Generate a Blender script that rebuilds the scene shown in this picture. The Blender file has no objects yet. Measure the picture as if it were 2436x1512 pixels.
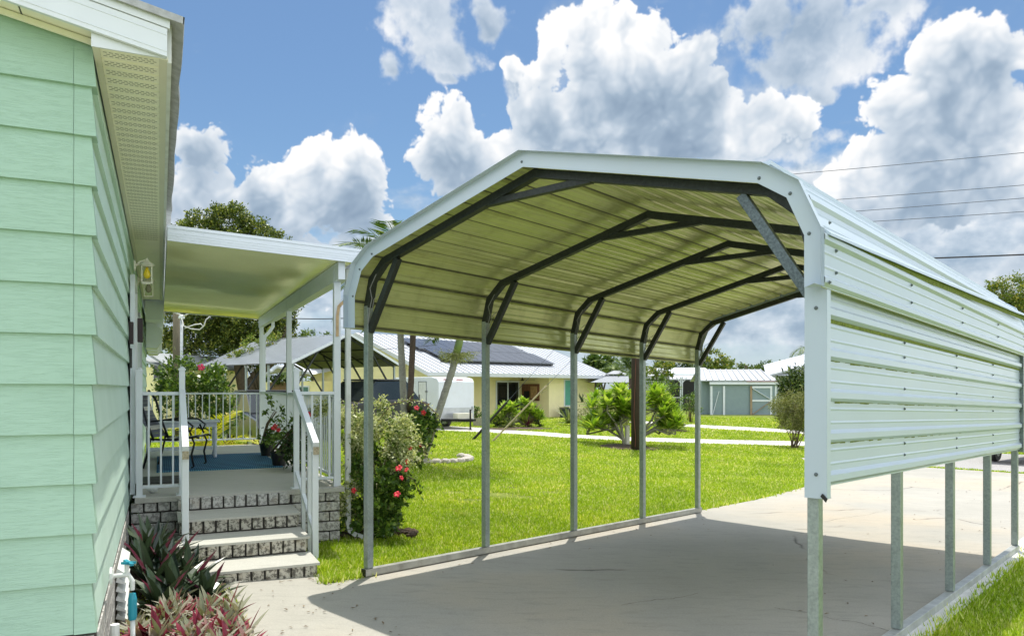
SUN_E, SKY_E, EXPO, CLOUD_K, SKY_TINT_K = 2.65, 0.12, 0.84, 4.9, 0.53
CLOUD_RAMP = [(0.10, (0.22, 0.31, 0.43)), (0.42, (0.36, 0.46, 0.58)), (0.66, (0.60, 0.68, 0.77)), (0.97, (1.0, 1.0, 1.0))]
HAZE_COL = (2.9, 3.5, 4.2)
BACK_FILL_CLOUD = (9.6, 10.0, 10.6)  # out-of-view cloud brightness, raised as fill light
import bpy, bmesh, math, random
import numpy as np
from mathutils import Vector, Matrix
R = math.radians
rng = np.random.default_rng(7)
random.seed(7)
scene = bpy.context.scene
COL = scene.collection
V = Vector

# ---------------------------------------------------------------- survey
FPX, U0, V0, CZ = 1790.0, 1218.0, 922.0, 1.73      # surveying constants used to get real positions
E = V((0.6738, 0.7390, 0)); N = V((-0.7390, 0.6738, 0))          # lot grid: along driveway / across it
HS = V((-0.4237, 0.9058, 0)); HQ = V((0.9058, 0.4237, 0))        # green house: along side wall / outwards
HC = V((-2.0547, 3.70, 0))                                        # green house corner
S0 = 4.18
SLOPE = 0.02725

def sm(a, b, x):
    t = np.clip((x - a) / (b - a), 0, 1)
    return t * t * (3 - 2 * t)
def gz(x, y):
    s = x * E.x + y * E.y
    t = x * N.x + y * N.y
    w = 1 - sm(6.5, 20, t)
    return -SLOPE * (np.clip(s, 1.5, 27) - S0) * w
def at(u, v, Y):
    return V(((u - U0) / FPX * Y, Y, CZ + (V0 - v) / FPX * Y))
def gp(u, v, dz=0.0):
    Y = 10.0
    for _ in range(60):
        x = (u - U0) / FPX * Y
        Yn = (CZ - float(gz(x, Y))) * FPX / max(v - V0, 4)
        Y = 0.5 * Y + 0.5 * Yn
    x = (u - U0) / FPX * Y
    return V((x, Y, float(gz(x, Y)) + dz))
def gpt(x, y, dz=0.0):
    return V((x, y, float(gz(x, y)) + dz))
def H(a, b, z=0.0):
    p = HC + HS * a + HQ * b
    return V((p.x, p.y, z))
def K(s, t, h=0.0):
    p = E * s + N * t
    return V((p.x, p.y, h - SLOPE * (s - S0)))

# ---------------------------------------------------------------- mesh builder
class MB:
    def __init__(self): self.v = []; self.f = []; self.m = []
    def add(self, vs, fs, m=0):
        o = len(self.v); self.v += [tuple(p) for p in vs]
        self.f += [tuple(i + o for i in f) for f in fs]; self.m += [m] * len(fs)
    def obox(self, p, x, y, z, m=0):
        p, x, y, z = V(p), V(x), V(y), V(z)
        c = [p, p + x, p + x + y, p + y]; c += [q + z for q in c]
        fs = [(3, 2, 1, 0), (4, 5, 6, 7), (0, 1, 5, 4), (1, 2, 6, 5), (2, 3, 7, 6), (3, 0, 4, 7)]
        if x.cross(y).dot(z) < 0: fs = [f[::-1] for f in fs]
        self.add(c, fs, m)
    def box(self, c, sx, sy, sz, m=0):
        c = V(c); self.obox(c - V((sx, sy, sz)) / 2, (sx, 0, 0), (0, sy, 0), (0, 0, sz), m)
    def bar(self, p, q, w, h, up=(0, 0, 1), m=0):
        p, q = V(p), V(q); d = (q - p)
        side = d.cross(V(up)); side.normalize(); upv = side.cross(d); upv.normalize()
        self.obox(p - side * w / 2 - upv * h / 2, d, side * w, upv * h, m)
    def tube(self, pts, r, n=8, m=0, caps=True):
        pts = [V(p) for p in pts]
        rs = r if isinstance(r, (list, tuple)) else [r] * len(pts)
        rings = []; ref = None
        for i, p in enumerate(pts):
            d = (pts[min(i + 1, len(pts) - 1)] - pts[max(i - 1, 0)])
            if d.length < 1e-9: d = V((0, 0, 1))
            d.normalize()
            if ref is None:
                ref = d.orthogonal().normalized()
            ref = (ref - d * ref.dot(d)); ref.normalize()
            b = d.cross(ref)
            rings.append([p + (ref * math.cos(2 * math.pi * k / n) + b * math.sin(2 * math.pi * k / n)) * rs[i] for k in range(n)])
        vs = [q for rg in rings for q in rg]; fs = []
        for i in range(len(pts) - 1):
            for k in range(n):
                a = i * n + k; b2 = i * n + (k + 1) % n
                fs.append((a, b2, b2 + n, a + n))
        if caps:
            fs.append(tuple(range(n - 1, -1, -1))); fs.append(tuple((len(pts) - 1) * n + k for k in range(n)))
        self.add(vs, fs, m)
    def sweep_rect(self, pts, w, h, wdir, m=0):
        """rectangular tube; wdir is constant across direction"""
        pts = [V(p) for p in pts]; wd = V(wdir).normalized(); rings = []
        for i, p in enumerate(pts):
            if i == 0: d = pts[1] - pts[0]; k = 1
            elif i == len(pts) - 1: d = pts[-1] - pts[-2]; k = 1
            else:
                d1 = (pts[i] - pts[i - 1]).normalized(); d2 = (pts[i + 1] - pts[i]).normalized()
                d = d1 + d2; k = 1 / max(0.3, math.cos(d1.angle(d2) / 2))
            d = d.normalized(); up = wd.cross(d).normalized() * (h / 2 * k)
            a = wd * (w / 2)
            rings.append([p - a - up, p + a - up, p + a + up, p - a + up])
        vs = [q for r in rings for q in r]; fs = []
        for i in range(len(pts) - 1):
            for k in range(4):
                a = i * 4 + k; b = i * 4 + (k + 1) % 4
                fs.append((a, b, b + 4, a + 4))
        fs += [(3, 2, 1, 0), tuple((len(pts) - 1) * 4 + k for k in range(4))]
        self.add(vs, fs, m)
    def prism(self, poly, ext, m=0):
        poly = [V(p) for p in poly]; ext = V(ext); n = len(poly)
        vs = poly + [p + ext for p in poly]
        fs = [tuple(range(n - 1, -1, -1)), tuple(range(n, 2 * n))]
        for i in range(n):
            j = (i + 1) % n; fs.append((i, j, j + n, i + n))
        self.add(vs, fs, m)
    def quad(self, a, b, c, d, m=0): self.add([a, b, c, d], [(0, 1, 2, 3)], m)
    def cyl(self, p, q, r, n=12, m=0): self.tube([p, q], r, n, m)
    def lathe(self, base, prof, n=12, axis=(0, 0, 1), m=0):
        ax = V(axis).normalized(); a = ax.orthogonal().normalized(); b = ax.cross(a)
        vs = []; fs = []
        for (r, z) in prof:
            for k in range(n):
                th = 2 * math.pi * k / n
                vs.append(V(base) + ax * z + (a * math.cos(th) + b * math.sin(th)) * r)
        for i in range(len(prof) - 1):
            for k in range(n):
                fs.append((i * n + k, i * n + (k + 1) % n, (i + 1) * n + (k + 1) % n, (i + 1) * n + k))
        fs.append(tuple(range(n - 1, -1, -1))); fs.append(tuple((len(prof) - 1) * n + k for k in range(n)))
        self.add(vs, fs, m)
    def blob(self, c, r, n=2, jit=0.15, m=0):
        bm = bmesh.new(); bmesh.ops.create_icosphere(bm, subdivisions=n, radius=1)
        c = V(c); r = V(r) if hasattr(r, '__len__') else V((r, r, r))
        vs = []
        for v in bm.verts:
            k = 1 + random.uniform(-jit, jit)
            vs.append(c + V((v.co.x * r.x, v.co.y * r.y, v.co.z * r.z)) * k)
        self.add(vs, [tuple(l.index for l in f.verts) for f in bm.faces], m); bm.free()
    def build(self, name, mats, parent=None, bevel=0, smooth=False):
        if not isinstance(mats, (list, tuple)): mats = [mats]
        me = bpy.data.meshes.new(name)
        off = V(parent['_o']) if parent is not None and '_o' in parent else V((0, 0, 0))
        me.from_pydata([tuple(V(p) - off) for p in self.v], [], self.f)
        for m in mats: me.materials.append(m)
        me.polygons.foreach_set('material_index', self.m)
        bm = bmesh.new(); bm.from_mesh(me); bmesh.ops.recalc_face_normals(bm, faces=bm.faces)
        bm.to_mesh(me); bm.free()
        if smooth: me.polygons.foreach_set('use_smooth', [True] * len(me.polygons))
        me.update()
        o = bpy.data.objects.new(name, me); COL.objects.link(o)
        if parent is not None:
            o.parent = parent; o['_o'] = list(off)
        if bevel:
            b = o.modifiers.new('bevel', 'BEVEL'); b.width = bevel; b.segments = 2; b.limit_method = 'ANGLE'; b.angle_limit = R(40)
            b.harden_normals = False
        return o

def tag(o, label=None, cat=None, group=None, kind=None):
    if label: o['label'] = label
    if cat: o['category'] = cat
    if group: o['group'] = group
    if kind: o['kind'] = kind
    return o
def thing(name, loc, label, cat, group=None):
    o = bpy.data.objects.new(name, None); COL.objects.link(o)
    o.location = V(loc); o.empty_display_size = 0.2; o['_o'] = list(V(loc))
    return tag(o, label, cat, group)
def struct(o): o['kind'] = 'structure'; return o
def kids(o): return [c for c in bpy.data.objects if c.parent == o]
def copy_tree(o, parent=None):
    c = o.copy(); COL.objects.link(c)
    if parent is not None: c.parent = parent
    for ch in kids(o): copy_tree(ch, c)
    return c

def np_mesh(name, verts, nper, mats, parent=None, midx=None, smooth=False):
    """many separate n-gons with nper verts each"""
    verts = np.asarray(verts, dtype=np.float32).reshape(-1, 3)
    if parent is not None and '_o' in parent: verts = verts - np.array(list(parent['_o']), dtype=np.float32)
    nv = len(verts); nf = nv // nper
    me = bpy.data.meshes.new(name)
    me.vertices.add(nv); me.vertices.foreach_set('co', verts.ravel())
    me.loops.add(nv); me.loops.foreach_set('vertex_index', np.arange(nv, dtype=np.int32))
    me.polygons.add(nf)
    me.polygons.foreach_set('loop_start', np.arange(0, nv, nper, dtype=np.int32))
    me.polygons.foreach_set('loop_total', np.full(nf, nper, dtype=np.int32))
    if not isinstance(mats, (list, tuple)): mats = [mats]
    for m in mats: me.materials.append(m)
    if midx is not None: me.polygons.foreach_set('material_index', np.asarray(midx, dtype=np.int32))
    if smooth: me.polygons.foreach_set('use_smooth', np.ones(nf, dtype=bool))
    me.update(calc_edges=True); me.validate()
    o = bpy.data.objects.new(name, me); COL.objects.link(o)
    if parent is not None: o.parent = parent; o['_o'] = list(parent['_o']) if '_o' in parent else [0, 0, 0]
    return o
def unit(a): return a / np.maximum(np.linalg.norm(a, axis=-1, keepdims=True), 1e-9)
def leaf_verts(pos, ax, nrm, L, W, fold=0.2):
    pos = np.asarray(pos); ax = unit(ax); side = unit(np.cross(ax, nrm)); nn = np.cross(side, ax)
    L = np.asarray(L)[:, None]; W = np.asarray(W)[:, None]
    a = pos; c = pos + ax * L
    m = pos + ax * L * 0.45 + nn * W * fold
    return np.stack([a, m + side * W / 2, c, m - side * W / 2], 1).reshape(-1, 3)
def rand_dir(n):
    d = rng.normal(size=(n, 3)); return unit(d)
def crown_leaves(blobs, n, L, W, clump=40, spread=0.22, up=0.35, shell=0.72, flat=0.85):
    """blobs: [(center, (rx,ry,rz))]; leaves gathered in clumps spread through shell of each blob"""
    vols = np.array([b[1][0] * b[1][1] + b[1][1] * b[1][2] + b[1][0] * b[1][2] for b in blobs]); vols = vols / vols.sum()
    out = []
    for (c, r), fr in zip(blobs, vols):
        k = max(1, int(n * fr / clump)); c = np.array(c); r = np.array(r)
        d = rand_dir(k); rad = shell + (1.05 - shell) * rng.random((k, 1)) ** 0.7
        rad *= 1 + 0.13 * rng.normal(size=(k, 1))
        cc = c + d * r * rad
        m = rng.integers(int(clump * .5), int(clump * 1.5), k)
        idx = np.repeat(np.arange(k), m); q = len(idx)
        cs = spread * r.mean() * (0.6 + 0.8 * rng.random(k))
        p = cc[idx] + rng.normal(size=(q, 3)) * cs[idx][:, None] * np.array([1, 1, flat]) * 0.6
        ax = unit(d[idx] * 0.6 + rng.normal(size=(q, 3)) * 0.8 + np.array([0, 0, up - 0.3]))
        nr = unit(rng.normal(size=(q, 3)) + np.array([0, 0, 1.2]))
        ll = L * (0.6 + 0.7 * rng.random(q)); ww = W * (0.6 + 0.7 * rng.random(q))
        out.append(leaf_verts(p, ax, nr, ll, ww))
    return np.concatenate(out)
# ---------------------------------------------------------------- materials
MATS = {}
def nt_new(name):
    m = bpy.data.materials.new(name); m.use_nodes = True
    nt = m.node_tree; b = nt.nodes['Principled BSDF']
    return m, nt, b
def nd(nt, typ, **kw):
    n = nt.nodes.new(typ)
    for k, v in kw.items():
        if k.startswith('i_'):
            key = k[2:]; key = int(key) if key.isdigit() else key.replace('_', ' ')
            n.inputs[key].default_value = v
        else: setattr(n, k, v)
    return n
def lk(nt, a, b): nt.links.new(a, b)
def rgb(c): return (c[0], c[1], c[2], 1)
def mix_col(nt, fac, a, b, mode='MIX'):
    n = nd(nt, 'ShaderNodeMix', data_type='RGBA', blend_type=mode)
    for sock, val in ((n.inputs[0], fac), (n.inputs[6], a), (n.inputs[7], b)):
        if isinstance(val, (int, float)): sock.default_value = val
        elif isinstance(val, (tuple, list)): sock.default_value = rgb(val)
        else: lk(nt, val, sock)
    return n.outputs[2]
def ramp(nt, fac, stops):
    n = nd(nt, 'ShaderNodeValToRGB'); el = n.color_ramp.elements
    while len(el) < len(stops): el.new(0.5)
    for e, (p, c) in zip(el, stops):
        e.position = p; e.color = rgb(c) if isinstance(c, (tuple, list)) else (c, c, c, 1)
    if fac is not None: lk(nt, fac, n.inputs[0])
    return n.outputs[0]
def noise(nt, scale, detail=4, rough=0.55, coord=None, vec_scale=None, dist=0.0):
    n = nd(nt, 'ShaderNodeTexNoise'); n.inputs['Scale'].default_value = scale
    n.inputs['Detail'].default_value = detail; n.inputs['Roughness'].default_value = rough
    n.inputs['Distortion'].default_value = dist
    if coord is None:
        coord = nd(nt, 'ShaderNodeNewGeometry').outputs['Position']
    if vec_scale is not None:
        mp = nd(nt, 'ShaderNodeMapping'); lk(nt, coord, mp.inputs[0])
        mp.inputs['Scale'].default_value = vec_scale[0]
        if len(vec_scale) > 1: mp.inputs['Rotation'].default_value = vec_scale[1]
        coord = mp.outputs[0]
    lk(nt, coord, n.inputs['Vector'])
    return n.outputs[0]
def bump(nt, b, h, strength=0.3, dist=0.01):
    n = nd(nt, 'ShaderNodeBump'); n.inputs['Strength'].default_value = strength; n.inputs['Distance'].default_value = dist
    lk(nt, h, n.inputs['Height']); lk(nt, n.outputs[0], b.inputs['Normal'])

def mat(name, col, rough=0.6, metal=0.0, var=0.12, nscale=6.0, dirt=None, dirt_amt=0.0, dirt_scale=2.5, bstr=0.0, bscale=60, spec=0.5, vec=None):
    if name in MATS: return MATS[name]
    m, nt, b = nt_new(name)
    n1 = noise(nt, nscale, 5, vec_scale=vec)
    lo = tuple(c * (1 - var) for c in col); hi = tuple(min(1, c * (1 + var)) for c in col)
    c = ramp(nt, n1, [(0.25, lo), (0.75, hi)])
    if dirt is not None:
        n2 = noise(nt, dirt_scale, 8, 0.65)
        f = ramp(nt, n2, [(0.5, 0.0), (0.75, 1.0)])
        mu = nd(nt, 'ShaderNodeMath', operation='MULTIPLY'); lk(nt, f, mu.inputs[0]); mu.inputs[1].default_value = dirt_amt
        c = mix_col(nt, mu.outputs[0], c, dirt)
    lk(nt, c, b.inputs['Base Color'])
    b.inputs['Roughness'].default_value = rough; b.inputs['Metallic'].default_value = metal
    b.inputs['Specular IOR Level'].default_value = spec
    if bstr: bump(nt, b, noise(nt, bscale, 4), bstr, 0.01)
    MATS[name] = m; return m

def leafmat(name, c1, c2, c3=None, trans=0.35, rough=0.45, f3=0.12, spec=0.35, patchy=False):
    """leaf: colour varies leaf by leaf; partly translucent"""
    if name in MATS: return MATS[name]
    m, nt, b = nt_new(name)
    g = nd(nt, 'ShaderNodeNewGeometry')
    stops = [(0.0, c1), (1 - f3 - 0.1 if c3 else 1.0, c2)]
    if c3: stops.append((1 - f3, c3))
    c = ramp(nt, g.outputs['Random Per Island'], stops)
    if patchy:
        c = mix_col(nt, 1.0, c, ramp(nt, noise(nt, 0.55, 6, 0.6), [(0.32, (0.74, 0.82, 0.7)), (0.5, (0.95, 0.97, 0.9)), (0.7, (1.18, 1.08, 1.05))]), 'MULTIPLY')
        c = mix_col(nt, ramp(nt, noise(nt, 1.7, 5, 0.65), [(0.56, 0.0), (0.74, 0.55)]), c, (0.50, 0.47, 0.16))
    lk(nt, c, b.inputs['Base Color']); b.inputs['Roughness'].default_value = rough
    b.inputs['Specular IOR Level'].default_value = spec
    t = nd(nt, 'ShaderNodeBsdfTranslucent'); 
    tc = mix_col(nt, 1.0, c, (1.0, 1.0, 0.45), 'MULTIPLY'); lk(nt, tc, t.inputs[0])
    mx = nd(nt, 'ShaderNodeMixShader'); mx.inputs[0].default_value = trans
    lk(nt, b.outputs[0], mx.inputs[1]); lk(nt, t.outputs[0], mx.inputs[2])
    lk(nt, mx.outputs[0], nt.nodes['Material Output'].inputs[0])
    MATS[name] = m; return m

# white painted metal / vinyl
M_WHITE = mat('white_aluminium', (0.72, 0.76, 0.79), 0.38, var=0.03, nscale=3, dirt=(0.5, 0.5, 0.42), dirt_amt=0.18)
M_WHITE_DULL = mat('white_paint_weathered', (0.70, 0.72, 0.69), 0.55, var=0.06, nscale=9, dirt=(0.33, 0.33, 0.25), dirt_amt=0.45, dirt_scale=5)
M_SHEET = mat('white_sheet_steel', (0.50, 0.58, 0.64), 0.30, var=0.03, nscale=2.0, dirt=(0.55, 0.60, 0.52), dirt_amt=0.18, dirt_scale=3)
M_LINING = mat('sheet_underside_lawn_tint', (0.62, 0.64, 0.30), 0.27, metal=0.25, var=0.06, nscale=2.2, dirt=(0.24, 0.23, 0.10), dirt_amt=0.5, dirt_scale=3.2)  # olive-yellow carries the lawn's bounced light on the underside
M_GALV = mat('galvanised_tube', (0.33, 0.38, 0.36), 0.42, metal=0.55, var=0.22, nscale=55, dirt=(0.16, 0.19, 0.17), dirt_amt=0.5, dirt_scale=9)
M_GALV_DARK = mat('galvanised_tube_shaded', (0.030, 0.036, 0.030), 0.5, metal=0.2, var=0.4, nscale=45, dirt=(0.03, 0.035, 0.025), dirt_amt=0.7, dirt_scale=7)  # near-black copy of the tube, shade under the roof put into its colour
M_GALV_MID = mat('spangled_galvanised', (0.13, 0.16, 0.165), 0.4, metal=0.4, var=0.5, nscale=70)
M_BOLT = mat('zinc_screw', (0.16, 0.19, 0.19), 0.4, metal=0.6, var=0.1)
M_BLACK = mat('black_plastic', (0.012, 0.012, 0.012), 0.45, var=0.2)
M_BLACKM = mat('black_wrought_metal', (0.014, 0.014, 0.016), 0.4, metal=0.3, var=0.2)
M_CREAM = mat('cream_trim', (0.70, 0.68, 0.54), 0.5, var=0.05, nscale=4)
M_GLASS = mat('dark_window_glass', (0.015, 0.02, 0.02), 0.06, var=0.2, nscale=1, spec=0.6)
M_WOODP = mat('weathered_pole_wood', (0.115, 0.10, 0.06), 0.85, var=0.35, nscale=6, vec=((8, 8, 0.6),), bstr=0.4, bscale=25)
M_WOODP_DARK = mat('dark_creosote_wood', (0.045, 0.031, 0.023), 0.85, var=0.45, nscale=6, vec=((9, 9, 0.5),), bstr=0.5, bscale=25)
M_BARK = mat('tree_bark', (0.10, 0.075, 0.05), 0.9, var=0.4, nscale=9, bstr=0.7, bscale=20)
M_SOIL = mat('dark_mulch', (0.075, 0.05, 0.032), 0.95, var=0.5, nscale=25, bstr=0.8, bscale=50)
M_RED = mat('red_petal', (0.72, 0.02, 0.05), 0.55, var=0.2)
M_PINK = mat('pink_petal', (0.75, 0.05, 0.16), 0.55, var=0.2)
M_YELLOWW = mat('pale_yellow_stucco', (0.93, 0.84, 0.47), 0.85, var=0.05, nscale=3, bstr=0.15, bscale=60)
M_SEAM = mat('roof_seam_grey', (0.30, 0.32, 0.34), 0.5)
M_WROOF = mat('white_metal_roofing', (0.52, 0.54, 0.57), 0.4, var=0.05, nscale=2)
M_STONE = mat('pale_edging_stone', (0.48, 0.44, 0.38), 0.9, var=0.25, nscale=14, bstr=0.5, bscale=30)

# perforated vinyl soffit is modelled; its cream colour
M_SOFFIT = mat('cream_vinyl_soffit', (0.90, 0.88, 0.70), 0.45, var=0.03, nscale=3)

def siding_mat():
    m, nt, b = nt_new('mint_hardboard_siding')
    pos = nd(nt, 'ShaderNodeNewGeometry').outputs['Position']
    big = noise(nt, 1.6, 4, coord=pos)
    c = ramp(nt, big, [(0.3, (0.345, 0.525, 0.40)), (0.7, (0.38, 0.57, 0.44))])
    # wood grain embossing: stretched along the boards (house axes)
    a = math.atan2(HQ.y, HQ.x)
    g = noise(nt, 1.0, 5, 0.6, coord=pos, vec_scale=((9, 9, 150), (0, 0, 0)), dist=0.9)
    f = ramp(nt, g, [(0.40, 0.0), (0.5, 1.0)])
    c2 = mix_col(nt, 0.0, c, c)
    dk = ramp(nt, g, [(0.36, (0.91, 0.92, 0.91)), (0.47, (1, 1, 1))])
    c = mix_col(nt, 1.0, c, dk, 'MULTIPLY')
    lk(nt, c, b.inputs['Base Color'])
    b.inputs['Roughness'].default_value = 0.5
    bump(nt, b, f, 0.35, 0.004)
    return m
M_SIDING = siding_mat()

def lit_side_siding_mat():
    m, nt, b = nt_new('mint_siding_lit_side')  # paler than the front boards: sunlight on the side wall put into the colour
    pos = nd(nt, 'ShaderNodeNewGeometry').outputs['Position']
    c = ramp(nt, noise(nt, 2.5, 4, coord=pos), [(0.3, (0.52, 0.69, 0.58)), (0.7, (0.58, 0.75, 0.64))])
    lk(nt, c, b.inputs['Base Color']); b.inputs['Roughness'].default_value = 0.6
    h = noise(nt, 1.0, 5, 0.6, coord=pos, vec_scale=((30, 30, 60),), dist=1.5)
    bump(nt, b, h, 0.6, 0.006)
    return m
M_SIDING2 = lit_side_siding_mat()

def concrete_mat(name, c1, c2, stain, warm=None, crack=0.8):
    m, nt, b = nt_new(name)
    pos = nd(nt, 'ShaderNodeNewGeometry').outputs['Position']
    th = math.atan2(E.y, E.x)
    big = noise(nt, 0.55, 6, 0.6, coord=pos)
    c = ramp(nt, big, [(0.3, c1), (0.7, c2)])
    if warm is not None:
        w = ramp(nt, noise(nt, 0.28, 4, coord=pos), [(0.48, 0.0), (0.66, 0.8)])
        c = mix_col(nt, w, c, warm)
    # broom streaks across the slab
    st = noise(nt, 1.0, 6, 0.7, coord=pos, vec_scale=((3.0, 11, 1), (0, 0, -0.35)), dist=0.6)
    f = ramp(nt, st, [(0.50, 0.0), (0.74, 0.6)])
    c = mix_col(nt, f, c, stain)
    fine = noise(nt, 90, 3, 0.7, coord=pos)
    fm = ramp(nt, fine, [(0.3, (0.86, 0.86, 0.86)), (0.7, (1.08, 1.08, 1.08))])
    c = mix_col(nt, 1.0, c, fm, 'MULTIPLY')
    # cracks
    vo = nd(nt, 'ShaderNodeTexVoronoi', feature='DISTANCE_TO_EDGE'); vo.inputs['Scale'].default_value = 0.30
    wob = nd(nt, 'ShaderNodeTexNoise'); wob.inputs['Scale'].default_value = 1.6; wob.inputs['Detail'].default_value = 6
    lk(nt, pos, wob.inputs['Vector'])
    ad = nd(nt, 'ShaderNodeMix', data_type='VECTOR'); ad.inputs[0].default_value = 0.22
    lk(nt, pos, ad.inputs[4]); lk(nt, wob.outputs[1], ad.inputs[5]); lk(nt, ad.outputs[1], vo.inputs['Vector'])
    cr = ramp(nt, vo.outputs['Distance'], [(0.0, 1.0), (0.006, 0.0)])
    gate = ramp(nt, noise(nt, 0.8, 3, coord=pos), [(0.5, 0.0), (0.6, crack)])
    mu = nd(nt, 'ShaderNodeMath', operation='MULTIPLY'); lk(nt, cr, mu.inputs[0]); lk(nt, gate, mu.inputs[1])
    c = mix_col(nt, mu.outputs[0], c, (0.06, 0.055, 0.045))
    lk(nt, c, b.inputs['Base Color']); b.inputs['Roughness'].default_value = 0.8
    b.inputs['Specular IOR Level'].default_value = 0.3
    h = noise(nt, 130, 3, 0.7, coord=pos)
    bump(nt, b, h, 0.25, 0.004)
    return m
M_DRIVE = concrete_mat('driveway_concrete', (0.365, 0.35, 0.305), (0.45, 0.43, 0.375), (0.285, 0.275, 0.24), warm=(0.47, 0.40, 0.295))
M_DECK = concrete_mat('painted_porch_concrete', (0.46, 0.45, 0.40), (0.54, 0.53, 0.47), (0.40, 0.39, 0.34), crack=0.0)
M_PATH = concrete_mat('path_concrete', (0.58, 0.55, 0.49), (0.66, 0.63, 0.57), (0.50, 0.47, 0.42))

def brick_mat(name, c1, c2, mortar, stain_amt):
    """face of single bricks; the joints are modelled"""
    m, nt, b = nt_new(name)
    pos = nd(nt, 'ShaderNodeNewGeometry').outputs['Position']
    c = ramp(nt, noise(nt, 9, 5, coord=pos), [(0.3, c1), (0.7, c2)])
    sp = ramp(nt, noise(nt, 26, 6, 0.75, coord=pos), [(0.47, 0.0), (0.56, stain_amt)])
    c = mix_col(nt, sp, c, (0.05, 0.045, 0.035))
    rust = ramp(nt, noise(nt, 6, 4, coord=pos), [(0.55, 0.0), (0.72, 0.45)])
    c = mix_col(nt, rust, c, (0.42, 0.33, 0.22))
    lk(nt, c, b.inputs['Base Color']); b.inputs['Roughness'].default_value = 0.9
    bump(nt, b, noise(nt, 24, 6, 0.75, coord=pos), 0.8, 0.012)
    return m
M_BRICK = brick_mat('whitewashed_brick', (0.52, 0.51, 0.47), (0.62, 0.61, 0.57), None, 0.55)
M_BRICKD = brick_mat('stained_whitewashed_brick', (0.46, 0.44, 0.37), (0.60, 0.57, 0.48), None, 0.85)
M_MORTAR = mat('dark_mortar', (0.075, 0.07, 0.06), 0.95, var=0.3, nscale=20, bstr=0.5)

def lawn_mat():
    m, nt, b = nt_new('lawn_turf')
    pos = nd(nt, 'ShaderNodeNewGeometry').outputs['Position']
    c = ramp(nt, noise(nt, 0.5, 5, 0.6, coord=pos), [(0.3, (0.15, 0.20, 0.03)), (0.7, (0.23, 0.28, 0.05))])
    f = ramp(nt, noise(nt, 22, 5, 0.75, coord=pos), [(0.35, (0.50, 0.50, 0.45)), (0.65, (1.15, 1.15, 1.1))])
    c = mix_col(nt, 1.0, c, f, 'MULTIPLY')
    yl = ramp(nt, noise(nt, 2.2, 4, coord=pos), [(0.5, 0.0), (0.72, 0.55)])
    c = mix_col(nt, yl, c, (0.30, 0.32, 0.10))
    lk(nt, c, b.inputs['Base Color']); b.inputs['Roughness'].default_value = 0.9; b.inputs['Specular IOR Level'].default_value = 0.1
    bump(nt, b, noise(nt, 30, 5, 0.7, coord=pos), 0.7, 0.03)
    return m
M_LAWN = lawn_mat()
M_GRASS = leafmat('grass_blades', (0.24, 0.38, 0.018), (0.54, 0.68, 0.055), (0.84, 0.82, 0.38), trans=0.42, rough=0.5, spec=0.2, f3=0.12, patchy=True)
# ---------------------------------------------------------------- camera, sun, sky
SUN = V((0.0527, 0.2814, 1.0)).normalized()
cam = bpy.data.cameras.new('camera'); camo = bpy.data.objects.new('camera', cam); COL.objects.link(camo)
camo.location = (0, 0, CZ); camo.rotation_euler = (R(90), 0, 0)
cam.sensor_width = 36; cam.lens = FPX / 2436 * 36; cam.shift_y = (V0 - 756) / 2436
cam.clip_start = 0.05; cam.clip_end = 4000
scene.camera = camo
sl = bpy.data.lights.new('sun', 'SUN'); so = bpy.data.objects.new('sun', sl); COL.objects.link(so)
sl.energy = SUN_E; sl.angle = R(0.5); sl.color = (1.0, 0.955, 0.87)
so.rotation_euler = SUN.to_track_quat('Z', 'Y').to_euler(); so.location = (0, 0, 30)
scene.view_settings.view_transform = 'Standard'; scene.view_settings.look = 'None'
scene.view_settings.exposure = EXPO; scene.view_settings.gamma = 1

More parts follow.
